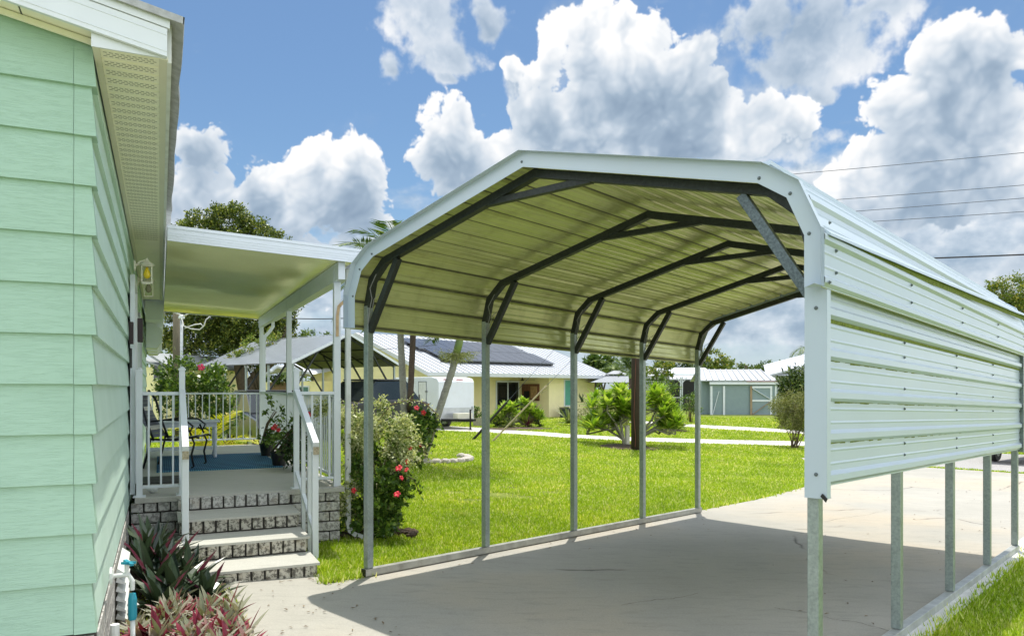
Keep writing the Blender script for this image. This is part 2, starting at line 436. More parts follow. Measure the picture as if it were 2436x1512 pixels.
#CLOUDS-BEGIN
def cloud_fields():
    """cumulus field over the sky ahead, as azimuth x elevation grid (computed, no file)"""
    W, Hh = 2000, 900
    A0, A1, L0, L1 = math.radians(-48), math.radians(48), math.radians(-3), math.radians(40)
    r = np.random.default_rng(11)
    az = np.linspace(A0, A1, W)[None, :].repeat(Hh, 0); el = np.linspace(L0, L1, Hh)[:, None].repeat(W, 1)
    def gnoise(x, y, seed):
        rr = np.random.default_rng(seed); G = rr.random((256, 256)).astype(np.float32) * 2 * np.pi
        gx, gy = np.cos(G), np.sin(G)
        xi = np.floor(x).astype(int); yi = np.floor(y).astype(int); xf = x - xi; yf = y - yi
        u = xf * xf * xf * (xf * (xf * 6 - 15) + 10); v = yf * yf * yf * (yf * (yf * 6 - 15) + 10)
        def d(i, j):
            a = (xi + i) & 255; b = (yi + j) & 255
            return gx[b, a] * (xf - i) + gy[b, a] * (yf - j)
        return (d(0, 0) * (1 - u) + d(1, 0) * u) * (1 - v) + (d(0, 1) * (1 - u) + d(1, 1) * u) * v
    def fbm(x, y, s, o, seed, g=0.5):
        t = 0; a = 1.0
        for i in range(o):
            t = t + a * gnoise(x * s + 17 * i, y * s + 9 * i, seed + i); s *= 2.03; a *= g
        return t
    def worley(x, y, s, seed):
        rr = np.random.default_rng(seed); J = rr.random((2, 256, 256)).astype(np.float32)
        x = x * s; y = y * s; xi = np.floor(x).astype(int); yi = np.floor(y).astype(int)
        best = np.full(x.shape, 9.0)
        for i in (-1, 0, 1):
            for j in (-1, 0, 1):
                a = xi + i; b = yi + j
                px = a + J[0, b & 255, a & 255]; py = b + J[1, b & 255, a & 255]
                best = np.minimum(best, (px - x) ** 2 + (py - y) ** 2)
        return np.sqrt(best)
    k = np.degrees
    X = k(az) / 10; Y = k(el) / 10
    wx = fbm(X, Y, 2.2, 4, 31) * 0.13; wy = fbm(X, Y, 2.2, 4, 47) * 0.13
    Xw, Yw = X + wx, Y + wy
    hs = []
    def heap(u, v, ru, rv, kk=1.0, soft=1.0):
        a = math.degrees(math.atan((u - 1218) / 1790)); c = math.cos(math.radians(a))
        e = math.degrees(math.atan((922 - v) / 1790 * c))
        f = 1790 / c / c
        hs.append((a / 10, e / 10, math.degrees(ru / f) / 10, math.degrees(rv * c / 1790 * math.cos(math.radians(e)) ** 2) / 10, kk, soft))
    for a in CLOUD_HEAPS: heap(*a)
    B = np.full(X.shape, -3.0); BS = np.full(X.shape, -3.0)
    for (a, e, ra, re, kk, soft) in hs:
        if kk < 1:
            BS = np.maximum(BS, 1.05 - np.sqrt(((Xw - a) / ra) ** 2 + ((Yw - e) / re) ** 2)); continue
        q = kk - np.sqrt(((Xw - a) / ra) ** 2 + ((Yw - e) / re) ** 2)
        q = np.clip(q, -3, None)
        h = np.clip(0.5 + 0.5 * (B - q) / 0.18, 0, 1); B = q * (1 - h) + B * h + 0.18 * h * (1 - h)
    W1 = 1 - worley(Xw, Yw, 3.2, 5); W2 = 1 - worley(Xw + .3 * wy, Yw, 7.3, 6); W3 = 1 - worley(Xw, Yw, 16, 8); W4 = 1 - worley(Xw, Yw, 34, 9)
    bill = 0.55 * (W1 - .55) + 0.30 * (W2 - .55) + 0.21 * (W3 - .55) + 0.13 * (W4 - .55)
    fine = fbm(X, Y, 3.0, 8, 77, 0.56)
    D = B + 0.02 + 0.85 * bill + 0.40 * fine
    # ragged fair patches use more wisp, less billow
    wispy = np.clip(fbm(X, Y, 0.9, 3, 99) * 2.2 + 0.35, 0, 1)
    D = D - wispy * 0.30 * bill + wispy * 0.25 * fine
    T = np.clip(D, 0, None)
    cover = np.clip((D + 0.01) / 0.15, 0, 1) ** 1.0; cover = cover * cover * (3 - 2 * cover)
    # light: comes from above, soaked up by cloud on the way
    dl = (L1 - L0) / Hh
    tau = np.zeros_like(T); acc = np.zeros(W)
    decay = math.exp(-dl / math.radians(3.2))
    for i in range(Hh - 1, -1, -1):
        tau[i] = acc; acc = acc * decay + np.clip(T[i], 0, 0.7) * dl / math.radians(1.0)
    # blur tau sideways a little
    def blur(A, n):
        kx = np.ones(2 * n + 1) / (2 * n + 1)
        A = np.apply_along_axis(lambda q: np.convolve(np.pad(q, n, 'edge'), kx, 'valid'), 1, A)
        return np.apply_along_axis(lambda q: np.convolve(np.pad(q, n, 'edge'), kx, 'valid'), 0, A)
    tau = blur(tau, 9)
    hgt = blur(0.7 * np.sqrt(T + 0.02) + 0.16 * W2 + 0.10 * W3 + 0.05 * W4 + 0.08 * fine, 2)
    gy, gx = np.gradient(hgt); relief = np.clip((-gy * 1.0 + gx * 0.3) * 11, -1, 1)
    big = fbm(X, Y, 1.1, 5, 201, 0.55)
    light = np.exp(-tau * 0.62) * 0.84 + 0.12 + relief * 0.10 + big * 0.46 + fine * 0.10 + (0.26 * (W1 - .55) + .22 * (W2 - .55) + .10 * (W3 - .55)) * np.clip(T * 3, 0, 1)
    light = blur(light, 1) + 0.01
    edge = np.exp(-np.clip(D, 0, None) / 0.18)
    light = light * (1 - 0.25 * edge) + 0.25 * edge
    DS = BS + 0.45 * bill + 0.75 * fine + 0.05
    c2 = np.clip(DS / 0.55, 0, 1); c2 = c2 * c2 * (3 - 2 * c2) * 0.92
    l2 = np.clip(0.80 - 0.30 * np.clip(DS, 0, 1) + 0.35 * fine + relief * .15 + big * .2, 0, 1)
    oc = cover + c2 * (1 - cover); light = (light * cover + l2 * c2 * (1 - cover)) / np.maximum(oc, 1e-4); cover = oc
    # soft grey-white sheet low in the sky and among the heaps
    elv = k(el); azd = k(az)
    band = np.exp(-((elv - 6.5) / 6.5) ** 2) * 0.95 + 0.40 * np.exp(-((elv - 14) / 7.0) ** 2) * np.clip((azd + 6) / 18, 0, 1)
    S = band + 0.50 * fbm(X * 0.6, Y * 1.3, 2.4, 7, 311, 0.58) - 0.27
    s_cov = np.clip(S / 0.55, 0, 1); s_cov = s_cov * s_cov * (3 - 2 * s_cov) * 0.88
    s_li = np.clip(0.60 + 0.34 * fbm(X, Y * 1.6, 2.6, 8, 351, 0.6) + 0.16 * (W2 - .55) - 0.10 * big, 0, 1)
    # feathery edges: some cloud thins out slowly instead of ending
    veil = np.clip((B + 0.45 + 0.75 * fbm(X, Y, 2.4, 7, 401, 0.6)) / 0.75, 0, 1) ** 2 * 0.45 * wispy
    s_tot = np.clip(np.maximum(s_cov, veil), 0, 1)
    out_c = cover + s_tot * (1 - cover)
    out_l = (light * cover + s_li * s_tot * (1 - cover)) / np.maximum(out_c, 1e-4)
    return az, el, out_c, np.clip(out_l, 0, 1)
CLOUD_HEAPS = [(1400, 62, 92, 74), (1492, 58, 42, 62), (1460, 190, 190, 150), (1590, 190, 115, 105), (1690, 225, 60, 62), (1330, 300, 120, 95),
    (1228, 150, 40, 46), (1440, 340, 240, 110), (1640, 330, 170, 100), (1250, 200, 60, 60, .8),
    (1085, 320, 84, 86), (1055, 385, 75, 80), (1150, 400, 120, 80),
    (1800, 300, 90, 66), (1900, 275, 80, 60), (1960, 215, 60, 50, .8), (1850, 330, 140, 60, .8),
    (465, 380, 96, 74), (440, 470, 150, 100), (735, 395, 84, 74), (655, 430, 110, 74), (860, 415, 84, 80), (600, 490, 230, 84), (800, 480, 150, 100), (560, 590, 300, 100),
    (1010, 40, 110, 105, .75), (1060, 120, 100, 70, .6), (1165, 50, 60, 50, .6), (935, 165, 50, 30, .5), (1060, 195, 34, 24, .5),
    (1830, 40, 130, 95, .95), (1960, 70, 190, 115, .9), (1900, 165, 140, 85, .8), (2090, 25, 130, 60, .8),
    (2270, 110, 120, 80), (2390, 130, 85, 110), (2200, 215, 120, 80), (2110, 265, 80, 62), (2310, 250, 150, 120), (2270, 370, 200, 110), (2400, 400, 120, 120), (2090, 400, 110, 75),
    (2030, 470, 110, 70), (2150, 500, 180, 70), (2420, 640, 75, 45, .9), (1960, 440, 150, 60, .7)]
#CLOUDS-END
_az, _el, _cov, _li = cloud_fields()
_h, _w = _cov.shape
cimg = bpy.data.images.new('cloud_field', _w, _h, alpha=True, float_buffer=True, is_data=True)
_px = np.zeros((_h, _w, 4), dtype=np.float32)
_px[..., 0] = _li; _px[..., 1] = _cov; _px[..., 3] = 1
cimg.pixels.foreach_set(_px.ravel()); cimg.update()

world = bpy.data.worlds.new('World'); scene.world = world; world.use_nodes = True
wn = world.node_tree
bg = wn.nodes['Background']; bg.inputs[1].default_value = SKY_E
sky = nd(wn, 'ShaderNodeTexSky', sky_type='NISHITA'); sky.sun_disc = False
sky.sun_elevation = math.asin(SUN.z); sky.sun_rotation = math.atan2(SUN.x, SUN.y)
sky.altitude = 5; sky.air_density = 1.15; sky.dust_density = 0.7; sky.ozone_density = 2.0
def mr(x, a, b, c, d, smooth=False):
    n = nd(wn, 'ShaderNodeMapRange'); lk(wn, x, n.inputs[0])
    for i, q in zip((1, 2, 3, 4), (a, b, c, d)): n.inputs[i].default_value = q
    if smooth: n.interpolation_type = 'SMOOTHSTEP'
    return n.outputs[0]
def wm(op, a, b=0.0):
    n = nd(wn, 'ShaderNodeMath', operation=op)
    for i, q in ((0, a), (1, b)):
        if isinstance(q, (int, float)): n.inputs[i].default_value = q
        else: lk(wn, q, n.inputs[i])
    return n.outputs[0]
tcd = nd(wn, 'ShaderNodeTexCoord').outputs['Generated']
sep = nd(wn, 'ShaderNodeSeparateXYZ'); lk(wn, tcd, sep.inputs[0])
azn = wm('ARCTAN2', sep.outputs[0], sep.outputs[1]); eln = wm('ARCSINE', sep.outputs[2])
cmb = nd(wn, 'ShaderNodeCombineXYZ')
lk(wn, mr(azn, R(-48), R(48), 0, 1), cmb.inputs[0]); lk(wn, mr(eln, R(-3), R(40), 0, 1), cmb.inputs[1])
for _n in wn.nodes:
    if _n.type == 'MAP_RANGE' : _n.clamp = False
itx = nd(wn, 'ShaderNodeTexImage', extension='CLIP', interpolation='Cubic'); itx.image = cimg
lk(wn, cmb.outputs[0], itx.inputs[0])
sp = nd(wn, 'ShaderNodeSeparateColor'); lk(wn, itx.outputs[0], sp.inputs[0])
ccol = ramp(wn, sp.outputs[0], CLOUD_RAMP)
def sc3(x, k):
    n = nd(wn, 'ShaderNodeVectorMath', operation='SCALE'); lk(wn, x, n.inputs[0]); n.inputs['Scale'].default_value = k; return n.outputs[0]
# remaining sky (behind and overhead): unseen clouds, brightened to fill the shaded sides
bn = nd(wn, 'ShaderNodeTexNoise'); bn.inputs['Scale'].default_value = 3.0; bn.inputs['Detail'].default_value = 3; lk(wn, tcd, bn.inputs['Vector'])
hz = mr(sep.outputs[2], 0.0, 0.26, 0.62, 0.0, True)
skc = mix_col(wn, 1.0, sc3(sky.outputs[0], SKY_TINT_K), (0.78, 0.93, 1.03), 'MULTIPLY')
skc = mix_col(wn, hz, skc, HAZE_COL)
inside = wm('MULTIPLY', itx.outputs[1], 1.0)
bcov = wm('MULTIPLY', mr(bn.outputs[0], .40, .56, 0, .95, True), wm('SUBTRACT', 1.0, inside))
skc = mix_col(wn, bcov, skc, BACK_FILL_CLOUD)
skc = mix_col(wn, sp.outputs[1], skc, sc3(ccol, CLOUD_K))
lk(wn, skc, bg.inputs[0])
world.cycles.sampling_method = 'MANUAL'; world.cycles.sample_map_resolution = 512
# ---------------------------------------------------------------- green house
Z_SB = 0.54; STEP = 0.2418; Z_TOP = 3.34
house = thing('green_house', H(0, 0, 0), 'mint green lap-sided house filling the left edge, with a white gutterless eave', 'house')
mb = MB()
# front wall boards (facing the driveway): run along -HQ
def lap(mb, A, d, out, L, z0, z1, th_b, th_t, mitre=0.0, m=0):
    """one wedge board along d from A for length L; thicker at its foot; near end mitred outwards"""
    p = [A + out * th_b - d * mitre * th_b, A + out * th_t - d * mitre * th_t]
    q = [A + d * L + out * th_b, A + d * L + out * th_t]
    zb, zt = V((0, 0, z0)), V((0, 0, z1))
    a0, a1, a2, a3 = p[0] + zb, p[1] + zt, A + zt, A + zb
    b0, b1, b2, b3 = q[0] + zb, q[1] + zt, A + d * L + zt, A + d * L + zb
    mb.add([a0, a1, a2, a3, b0, b1, b2, b3], [(0, 1, 5, 4), (1, 2, 6, 5), (2, 3, 7, 6), (3, 0, 4, 7), (0, 3, 2, 1), (4, 5, 6, 7)], m)
nb = 12
fd, fo = -HQ, -HS
cap = MB()
A0 = H(0, -0.022, 0)
for k in range(nb):
    z0 = Z_SB + k * STEP; z1 = z0 + STEP + 0.012
    top = min(z1, 3.36)
    lap(mb, A0 - HQ * 0.064, fd, fo, 4.0, z0, z1, 0.030, 0.008)
    lap(cap, A0, fd, fo, 0.062, z0 - 0.002, z1, 0.034, 0.010, mitre=1.0)
# gable wall above, rising with the roof pitch
mb.prism([H(0, -0.02, 3.2), H(0, -0.02, 3.42), H(0, -4.1, 4.24), H(0, -4.1, 3.2)], -HS * 0.012)
mb.build('front_siding', M_SIDING, house)
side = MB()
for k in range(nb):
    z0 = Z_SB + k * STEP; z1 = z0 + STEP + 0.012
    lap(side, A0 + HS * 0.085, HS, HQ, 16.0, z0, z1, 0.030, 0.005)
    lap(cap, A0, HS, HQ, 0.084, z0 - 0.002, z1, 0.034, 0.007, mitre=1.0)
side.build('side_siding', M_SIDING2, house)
cap.build('corner_cap', M_SIDING, house)
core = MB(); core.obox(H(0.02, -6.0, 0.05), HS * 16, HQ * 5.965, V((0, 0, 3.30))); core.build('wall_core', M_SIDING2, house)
# skirting: whitewashed brick courses
sk = MB()
for r_ in range(4):
    zz = 0.03 + r_ * 0.125; off = 0.0 if r_ % 2 else 0.2
    for i in range(10):
        b = 0.0 - i * 0.41 - off
        sk.obox(H(-0.012, b - 0.395, zz), HQ * 0.395, HS * 0.05, V((0, 0, 0.115)), 0)
    for i in range(10):
        a = i * 0.41 + (0.0 if r_ % 2 else -0.18)
        if a < 0.02: a0, l = 0.04, 0.395 + a - 0.04
        else: a0, l = a, 0.395
        sk.obox(H(a0, -0.05, zz), HS * l, HQ * 0.066, V((0, 0, 0.115)), 0)
sk.obox(H(0.0, -4.1, 0.0), HQ * 4.11, HS * 0.03, V((0, 0, 0.53)), 1)
sk.obox(H(0.0, -0.05, 0.0), HS * 4.3, HQ * 0.058, V((0, 0, 0.53)), 1)
sk.build('brick_skirting', [M_BRICK, M_MORTAR], house)
# louvred skirting vent on the side wall, near the stair
vt = MB()
for i in range(7):
    z = 0.10 + i * 0.062
    vt.prism([H(1.55, 0.02, z), H(1.55, 0.075, z - 0.02), H(1.55, 0.085, z - 0.012), H(1.55, 0.03, z + 0.03)], HS * 0.75)
vt.build('skirting_vent', M_WHITE_DULL, house)

# eave soffit with punched slots (open slots in real sheet are shown as thin dark inlays set proud)
sf = MB(); slots = MB(); ZS = Z_TOP
EV = 0.325
L_EAVE = 11.2
na = int(L_EAVE / 0.115)
for i in range(na):
    a = -0.165 + i * 0.115
    # each vinyl strip: flat with a V-groove
    pr = [(a, 0.0), (a + 0.010, 0.010), (a + 0.020, 0.0), (a + 0.115, 0.0)]
    for (a1, z1), (a2, z2) in zip(pr[:-1], pr[1:]):
        sf.quad(H(a1, 0.012, ZS + z1), H(a2, 0.012, ZS + z2), H(a2, EV - 0.035, ZS + z2), H(a1, EV - 0.035, ZS + z1))
    if i < 44:
        for rr in range(3):
            aa = a + 0.040 + rr * 0.022
            for j in range(9):
                b = 0.045 + j * 0.0255 + (0.012 if rr % 2 else 0)
                slots.obox(H(aa, b, ZS - 0.0012), HS * 0.0045, HQ * 0.0165, V((0, 0, 0.0008)))
sf.obox(H(-0.165, 0.0, ZS + 0.012), HS * L_EAVE, HQ * EV, V((0, 0, 0.01)))
sf.build('eave_soffit', M_SOFFIT, house)
slots.build('soffit_slots', mat('slot_shadow_gap', (0.20, 0.19, 0.12), 0.9, var=0.05), house)
tr = MB()
tr.obox(H(-0.168, 0.004, ZS - 0.006), HS * L_EAVE, HQ * 0.030, V((0, 0, 0.010)))           # F-channel at the wall
tr.obox(H(-0.168, EV - 0.036, ZS - 0.008), HS * L_EAVE, HQ * 0.040, V((0, 0, 0.014)))      # channel at the fascia
tr.build('soffit_channel', M_CREAM, house)
# eave fascia
fa = MB(); fa.obox(H(-0.15, EV, ZS - 0.012), HS * L_EAVE, HQ * 0.02, V((0, 0, 0.20))); fa.build('eave_fascia', M_WHITE_DULL, house)
# boxed eave return closing the soffit front end
P = 0.20
rt = MB()
rt.prism([H(-0.178, 0.0, ZS - 0.004), H(-0.178, EV - 0.003, ZS - 0.004), H(-0.178, EV - 0.003, ZS + 0.05), H(-0.178, 0.0, ZS + 0.115)], HS * 0.012)
rt.build('eave_return', M_WHITE, house)
# rake fascia: lower board + raised upper strip, climbing with the roof to the left
rk = MB()
def rake(z0, z1, a, th, b0=EV + 0.0):
    L = 4.4
    rk.prism([H(a, b0, ZS + z0), H(a, b0, ZS + z1), H(a, b0 - L, ZS + z1 + P * L), H(a, b0 - L, ZS + z0 + P * L)], HS * th)
rake(-0.004, 0.130, -0.205, 0.022); rake(0.131, 0.190, -0.212, 0.03, EV + 0.012)
rake(0.018, 0.022, -0.2075, 0.004); rake(0.098, 0.102, -0.2075, 0.004)
rk.build('rake_fascia', M_WHITE, house)
# gable soffit (sloped)
gs = MB()
for i in range(14):
    b1 = -0.0 - i * 0.30; b2 = b1 - 0.292
    gs.prism([H(-0.183, b1, ZS + 0.085 - P * b1), H(-0.010, b1, ZS + 0.085 - P * b1), H(-0.010, b2, ZS + 0.085 - P * b2), H(-0.183, b2, ZS + 0.085 - P * b2)], V((0, 0, 0.008)))
gs.prism([H(-0.05, 0.0, ZS + 0.052), H(-0.05, 0.0, ZS + 0.08), H(-0.05, -4.0, ZS + 0.08 + P * 4.0), H(-0.05, -4.0, ZS + 0.052 + P * 4.0)], HS * 0.012)
gs.build('gable_soffit', M_SOFFIT, house)
# roof with its drip edge; the lip is slightly wavy, like old metal
rf = MB()
n = 60
random.seed(5)
top = []; 
for i in range(n + 1):
    a = -0.235 + i * (17.0 / n); w = random.uniform(-0.006, 0.006)
    top.append((a, EV + 0.072 + w, random.uniform(-0.004, 0.004)))
for (a1, b1, d1), (a2, b2, d2) in zip(top[:-1], top[1:]):
    z = ZS + 0.186
    rf.add([H(a1, b1, z - 0.035 + d1), H(a2, b2, z - 0.035 + d2), H(a2, b2 + 0.004, z + d2), H(a1, b1 + 0.004, z + d1), H(a2, -5, z + P * 5.3), H(a1, -5, z + P * 5.3), H(a2, EV + 0.01, z - 0.008), H(a1, EV + 0.01, z - 0.008)],
           [(0, 1, 2, 3), (3, 2, 4, 5), (1, 0, 7, 6)])
rf.obox(H(-0.236, EV + 0.07, ZS + 0.155), HQ * -5.4 + V((0, 0, P * 5.4)), HS * 0.012, V((0, 0, 0.035)))
rf.build('roof', mat('grey_roof_metal', (0.42, 0.43, 0.42), 0.55, metal=0.2, var=0.25, nscale=18, dirt=(0.20, 0.20, 0.17), dirt_amt=0.6, dirt_scale=10), house)

# door casing, shutter strip and stepped window awnings further along the side wall
dc = MB()
dc.obox(H(4.55, 0.012, 0.62), HS * 0.10, HQ * 0.045, V((0, 0, 2.20))); dc.obox(H(5.52, 0.012, 0.62), HS * 0.10, HQ * 0.045, V((0, 0, 2.20)))
dc.obox(H(4.55, 0.012, 2.82), HS * 1.07, HQ * 0.045, V((0, 0, 0.09)))
df = dc.build('door_frame', M_WHITE, house)
dd = MB(); dd.obox(H(4.65, 0.012, 0.64), HS * 0.87, HQ * 0.02, V((0, 0, 2.18))); dd.build('door', M_WHITE_DULL, house)
wf = MB()
for a in (6.6, 7.5): wf.obox(H(a, 0.012, 1.45), HS * 0.06, HQ * 0.05, V((0, 0, 1.25)))
for z in (1.45, 2.64): wf.obox(H(6.6, 0.012, z), HS * 0.96, HQ * 0.052, V((0, 0, 0.06)))
wfo = wf.build('window', M_WHITE, house)
g = MB(); g.obox(H(6.66, 0.012, 1.51), HS * 0.84, HQ * 0.012, V((0, 0, 1.13))); g.build('pane', M_GLASS, wfo)
for (a, l) in ((11.9, 0.9), (13.2, 0.9), (14.5, 1.2)):
    aw = MB()
    aw.prism([H(a, 0.05, 3.02), H(a, 0.10, 3.05), H(a, 0.33, 2.86), H(a, 0.33, 2.62), H(a, 0.24, 2.50), H(a, 0.05, 2.50)], HS * l)
    aw.build('window_awning', M_WHITE, house)
fix = MB()
fix.obox(H(11.1, 0.05, 2.98), HS * 5, HQ * 0.30, V((0, 0, 0.35)))
fix.build('eave_box', M_WHITE, house)

# lanterns on the side wall
def lantern(a, lit):
    z = 2.93
    t = thing('wall_lantern', H(a, 0.05, z), 'cream wall lantern with a ' + ('yellow bulb, nearer the house corner' if lit else 'clear bulb, farther under the eave'), 'lantern', 'lanterns on the house wall')
    b = MB(); b.lathe(H(a, 0.05, z + 0.06), [(0.055, 0), (0.055, 0.012), (0.03, 0.02)], 12, HQ)
    b.tube([H(a, 0.07, z + 0.06), H(a, 0.10, z + 0.10), H(a, 0.15, z + 0.12), H(a, 0.17, z + 0.10)], 0.010, 8)
    b.build('arm', M_CREAM, t)
    c = H(a, 0.17, z)
    f = MB(); s = 0.046
    for sx in (-1, 1):
        for sy in (-1, 1):
            p = c + HS * sx * s + HQ * sy * s
            f.bar(p + V((0, 0, -0.11)), p + V((0, 0, 0.06)), 0.010, 0.010, up=HS)
    for zz in (-0.115, 0.06):
        for sx in (-1, 1):
            f.bar(c + HS * sx * s - HQ * s + V((0, 0, zz)), c + HS * sx * s + HQ * s + V((0, 0, zz)), 0.011, 0.011)
            f.bar(c + HQ * sx * s - HS * s + V((0, 0, zz)), c + HQ * sx * s + HS * s + V((0, 0, zz)), 0.011, 0.011)
    f.lathe(c + V((0, 0, 0.065)), [(0.085, 0), (0.05, 0.03), (0.02, 0.05), (0.012, 0.075)], 8)
    f.build('lantern_cage', M_CREAM, t)
    u = MB(); u.lathe(c + V((0, 0, -0.07)), [(0.005, 0), (0.026, 0.012), (0.036, 0.04), (0.030, 0.07), (0.016, 0.10), (0.014, 0.12)], 12)
    u.build('bulb', mat('yellow_bulb', (0.75, 0.55, 0.02), 0.3, var=0.05) if lit else mat('clear_bulb', (0.28, 0.26, 0.18), 0.2, var=0.1), t, smooth=True)
lantern(4.46, True); lantern(5.72, False)
# dark boxes by the door
b = MB(); b.obox(H(4.20, 0.012, 2.17), HS * 0.10, HQ * 0.04, V((0, 0, 0.22))); b.obox(H(4.21, 0.087, 2.19), HS * 0.08, HQ * 0.05, V((0, 0, 0.24)))
tag(b.build('wall_box', mat('dark_maroon_plastic', (0.022, 0.008, 0.010), 0.5, var=0.2), bevel=0.006), 'dark maroon box mounted on the green side wall by the door', 'mailbox')
b = MB(); b.obox(H(4.30, 0.012, 1.93), HS * 0.04, HQ * 0.025, V((0, 0, 0.20)))
tag(b.build('doorbell_plate', M_BLACK, bevel=0.005), 'narrow black plate on the wall below the maroon box', 'doorbell')
# spigot + hose on the side wall
sp_ = thing('garden_spigot', H(0.62, 0.04, 0.66), 'pale spigot with a turquoise handle low on the green side wall', 'spigot')
b = MB(); b.tube([H(0.62, 0.03, 0.66), H(0.62, 0.13, 0.66), H(0.62, 0.15, 0.62), H(0.62, 0.15, 0.57)], [0.012, 0.014, 0.014, 0.012], 10); b.lathe(H(0.62, 0.035, 0.66), [(0.05, 0), (0.05, 0.012), (0.02, 0.02)], 10, HQ)
b.tube([H(0.62, 0.12, 0.66), H(0.62, 0.12, 0.72)], 0.012, 8); b.build('pipe', M_WHITE_DULL, sp_)
b = MB(); b.bar(H(0.585, 0.10, 0.735), H(0.655, 0.16, 0.72), 0.022, 0.014); b.bar(H(0.655, 0.11, 0.735), H(0.585, 0.15, 0.722), 0.020, 0.014); b.build('handle', mat('turquoise_plastic', (0.015, 0.27, 0.36), 0.4, var=0.1), sp_)
hz_ = thing('garden_hose', H(0.62, 0.15, 0.4), 'white hose with a turquoise coupling hanging from the spigot', 'hose')
b = MB(); b.lathe(H(0.62, 0.15, 0.40), [(0.020, 0), (0.024, 0.02), (0.024, 0.12), (0.017, 0.15)], 12); b.build('coupling', MATS['turquoise_plastic'], hz_, smooth=False)
b = MB(); b.tube([H(0.62, 0.15, 0.40), H(0.61, 0.152, 0.30), H(0.58, 0.14, 0.18), H(0.55, 0.15, 0.06), H(0.50, 0.2, 0.03), H(0.4, 0.3, 0.03)], 0.014, 10); b.build('hose_line', M_WHITE_DULL, hz_, smooth=True)
b = MB(); b.tube([H(0.42, 0.07, 0.04), H(0.42, 0.07, 0.44)], 0.024, 10);
tag(b.build('drain_pipe', M_WHITE_DULL), 'peeling white drain pipe standing against the brick skirting', 'pipe')

# ---------------------------------------------------------------- porch
DZ = 0.60; PF = 4.372; PB = 11.6; PR = 2.18
porch = thing('porch', H(PF, 1.1, 0), 'raised concrete porch with whitewashed brick sides and four wide steps', 'porch')
d = MB(); d.obox(H(PF - 0.02, 0.06, DZ - 0.05), HS * (PB - PF), HQ * (PR - 0.04), V((0, 0, 0.05))); d.build('deck', M_DECK, porch)
base = MB(); base.obox(H(PF + 0.035, 0.09, -0.05), HS * (PB - PF - 0.1), HQ * (PR - 0.13), V((0, 0, DZ))); base.build('mortar_core', M_MORTAR, porch)
random.seed(3)
def brick(mb, p, x, y, z, m=0):
    j = lambda s: random.uniform(-s, s)
    c = [V(p), V(p) + x, V(p) + x + y, V(p) + y]; c += [q + z for q in c]
    c = [q + V((j(.003), j(.003), j(.003))) for q in c]
    mb.add(c, [(3, 2, 1, 0), (4, 5, 6, 7), (0, 1, 5, 4), (1, 2, 6, 5), (2, 3, 7, 6), (3, 0, 4, 7)], m)
bk = MB()
def brick_front(b0, b1):
    # soldier course on top then long bricks below
    b = b0
    while b < b1 - 0.03:
        l = min(0.125, b1 - b); brick(bk, H(PF - 0.005, b, DZ - 0.145), HQ * (l - 0.016), HS * 0.06, V((0, 0, 0.090))); b += 0.125
    for r_ in range(5):
        z = DZ - 0.258 - r_ * 0.112; b = b0 - (0.14 if r_ % 2 else 0.0)
        while b < b1 - 0.02:
            s = max(b, b0); l = min(b + 0.28, b1) - s
            if l > 0.04: brick(bk, H(PF - 0.005, s, z), HQ * (l - 0.014), HS * 0.06, V((0, 0, 0.098)))
            b += 0.28
brick_front(0.025, 0.50); bk.build('brick_face', M_BRICK, porch, bevel=0.008); bk = MB()
brick_front(1.62, 2.16)
for r_ in range(5):
    z = DZ - 0.155 - r_ * 0.112
    for i in range(26):
        a = PF + 0.0 + i * 0.28 + (0.14 if r_ % 2 else 0)
        if a + 0.27 < PB: brick(bk, H(a, PR - 0.09, z), HS * 0.266, HQ * 0.06, V((0, 0, 0.098)))
bk.build('brick_face', M_BRICK, porch, bevel=0.008)
# steps
RZ = 0.15; SA = [2.70, 3.19, 3.72, 4.30]; SB0, SB1 = 0.46, 1.60
for i in range(4):
    a0 = SA[i]; a1 = SA[i + 1] if i < 3 else PF + 0.05
    zt = RZ * (i + 1)
    st = MB(); w = 0.02 * (3 - i)
    st.obox(H(a0 + 0.035, SB0, 0.0 if i == 0 else zt - RZ - 0.01), HS * (a1 - a0 + 0.06), HQ * (SB1 - SB0 - 0.03), V((0, 0, zt - 0.024 - (0.0 if i == 0 else zt - RZ - 0.01))), 1)
    if i < 3: st.obox(H(a0 - 0.012, SB0 - 0.01, zt - 0.022), HS * (a1 - a0 + 0.03), HQ * (SB1 - SB0 + 0.015), V((0, 0, 0.022)), 0)
    so_ = st.build('step', [M_DECK, M_MORTAR], porch)
    rb = MB(); b = SB0
    while b < SB1 - 0.05:
        l = min(0.113, SB1 - b)
        brick(rb, H(a0 - 0.004, b, zt - RZ + 0.014), HQ * (l - 0.017), HS * 0.06, V((0, 0, RZ - 0.034))); b += 0.113
    rb.obox(H(a0 + 0.06, SB1 - 0.035, zt - RZ + 0.012), HS * (a1 - a0 - 0.07), HQ * 0.03, V((0, 0, RZ - 0.040)))
    rb.build('brick_riser', M_BRICKD if i < 3 else M_BRICK, so_, bevel=0.008)

# ---------------------------------------------------------------- patio roof over the porch
PRB = 2.46; RF = 4.14; RB = 12.0
def rz(b): return 3.373 - 0.048 * (b - 0.356)         # top of roof
pr = thing('patio_roof', H(RF, 1.3, 3.3), 'white aluminium patio roof over the porch, glossy ribbed underside', 'patio roof')
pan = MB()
M_PAN = mat('glossy_pan_lawn_tint', (0.94, 0.94, 0.56), 0.17, metal=0.4, var=0.04, nscale=3, spec=0.7)  # yellow of the lawn's reflection put into the pan colour
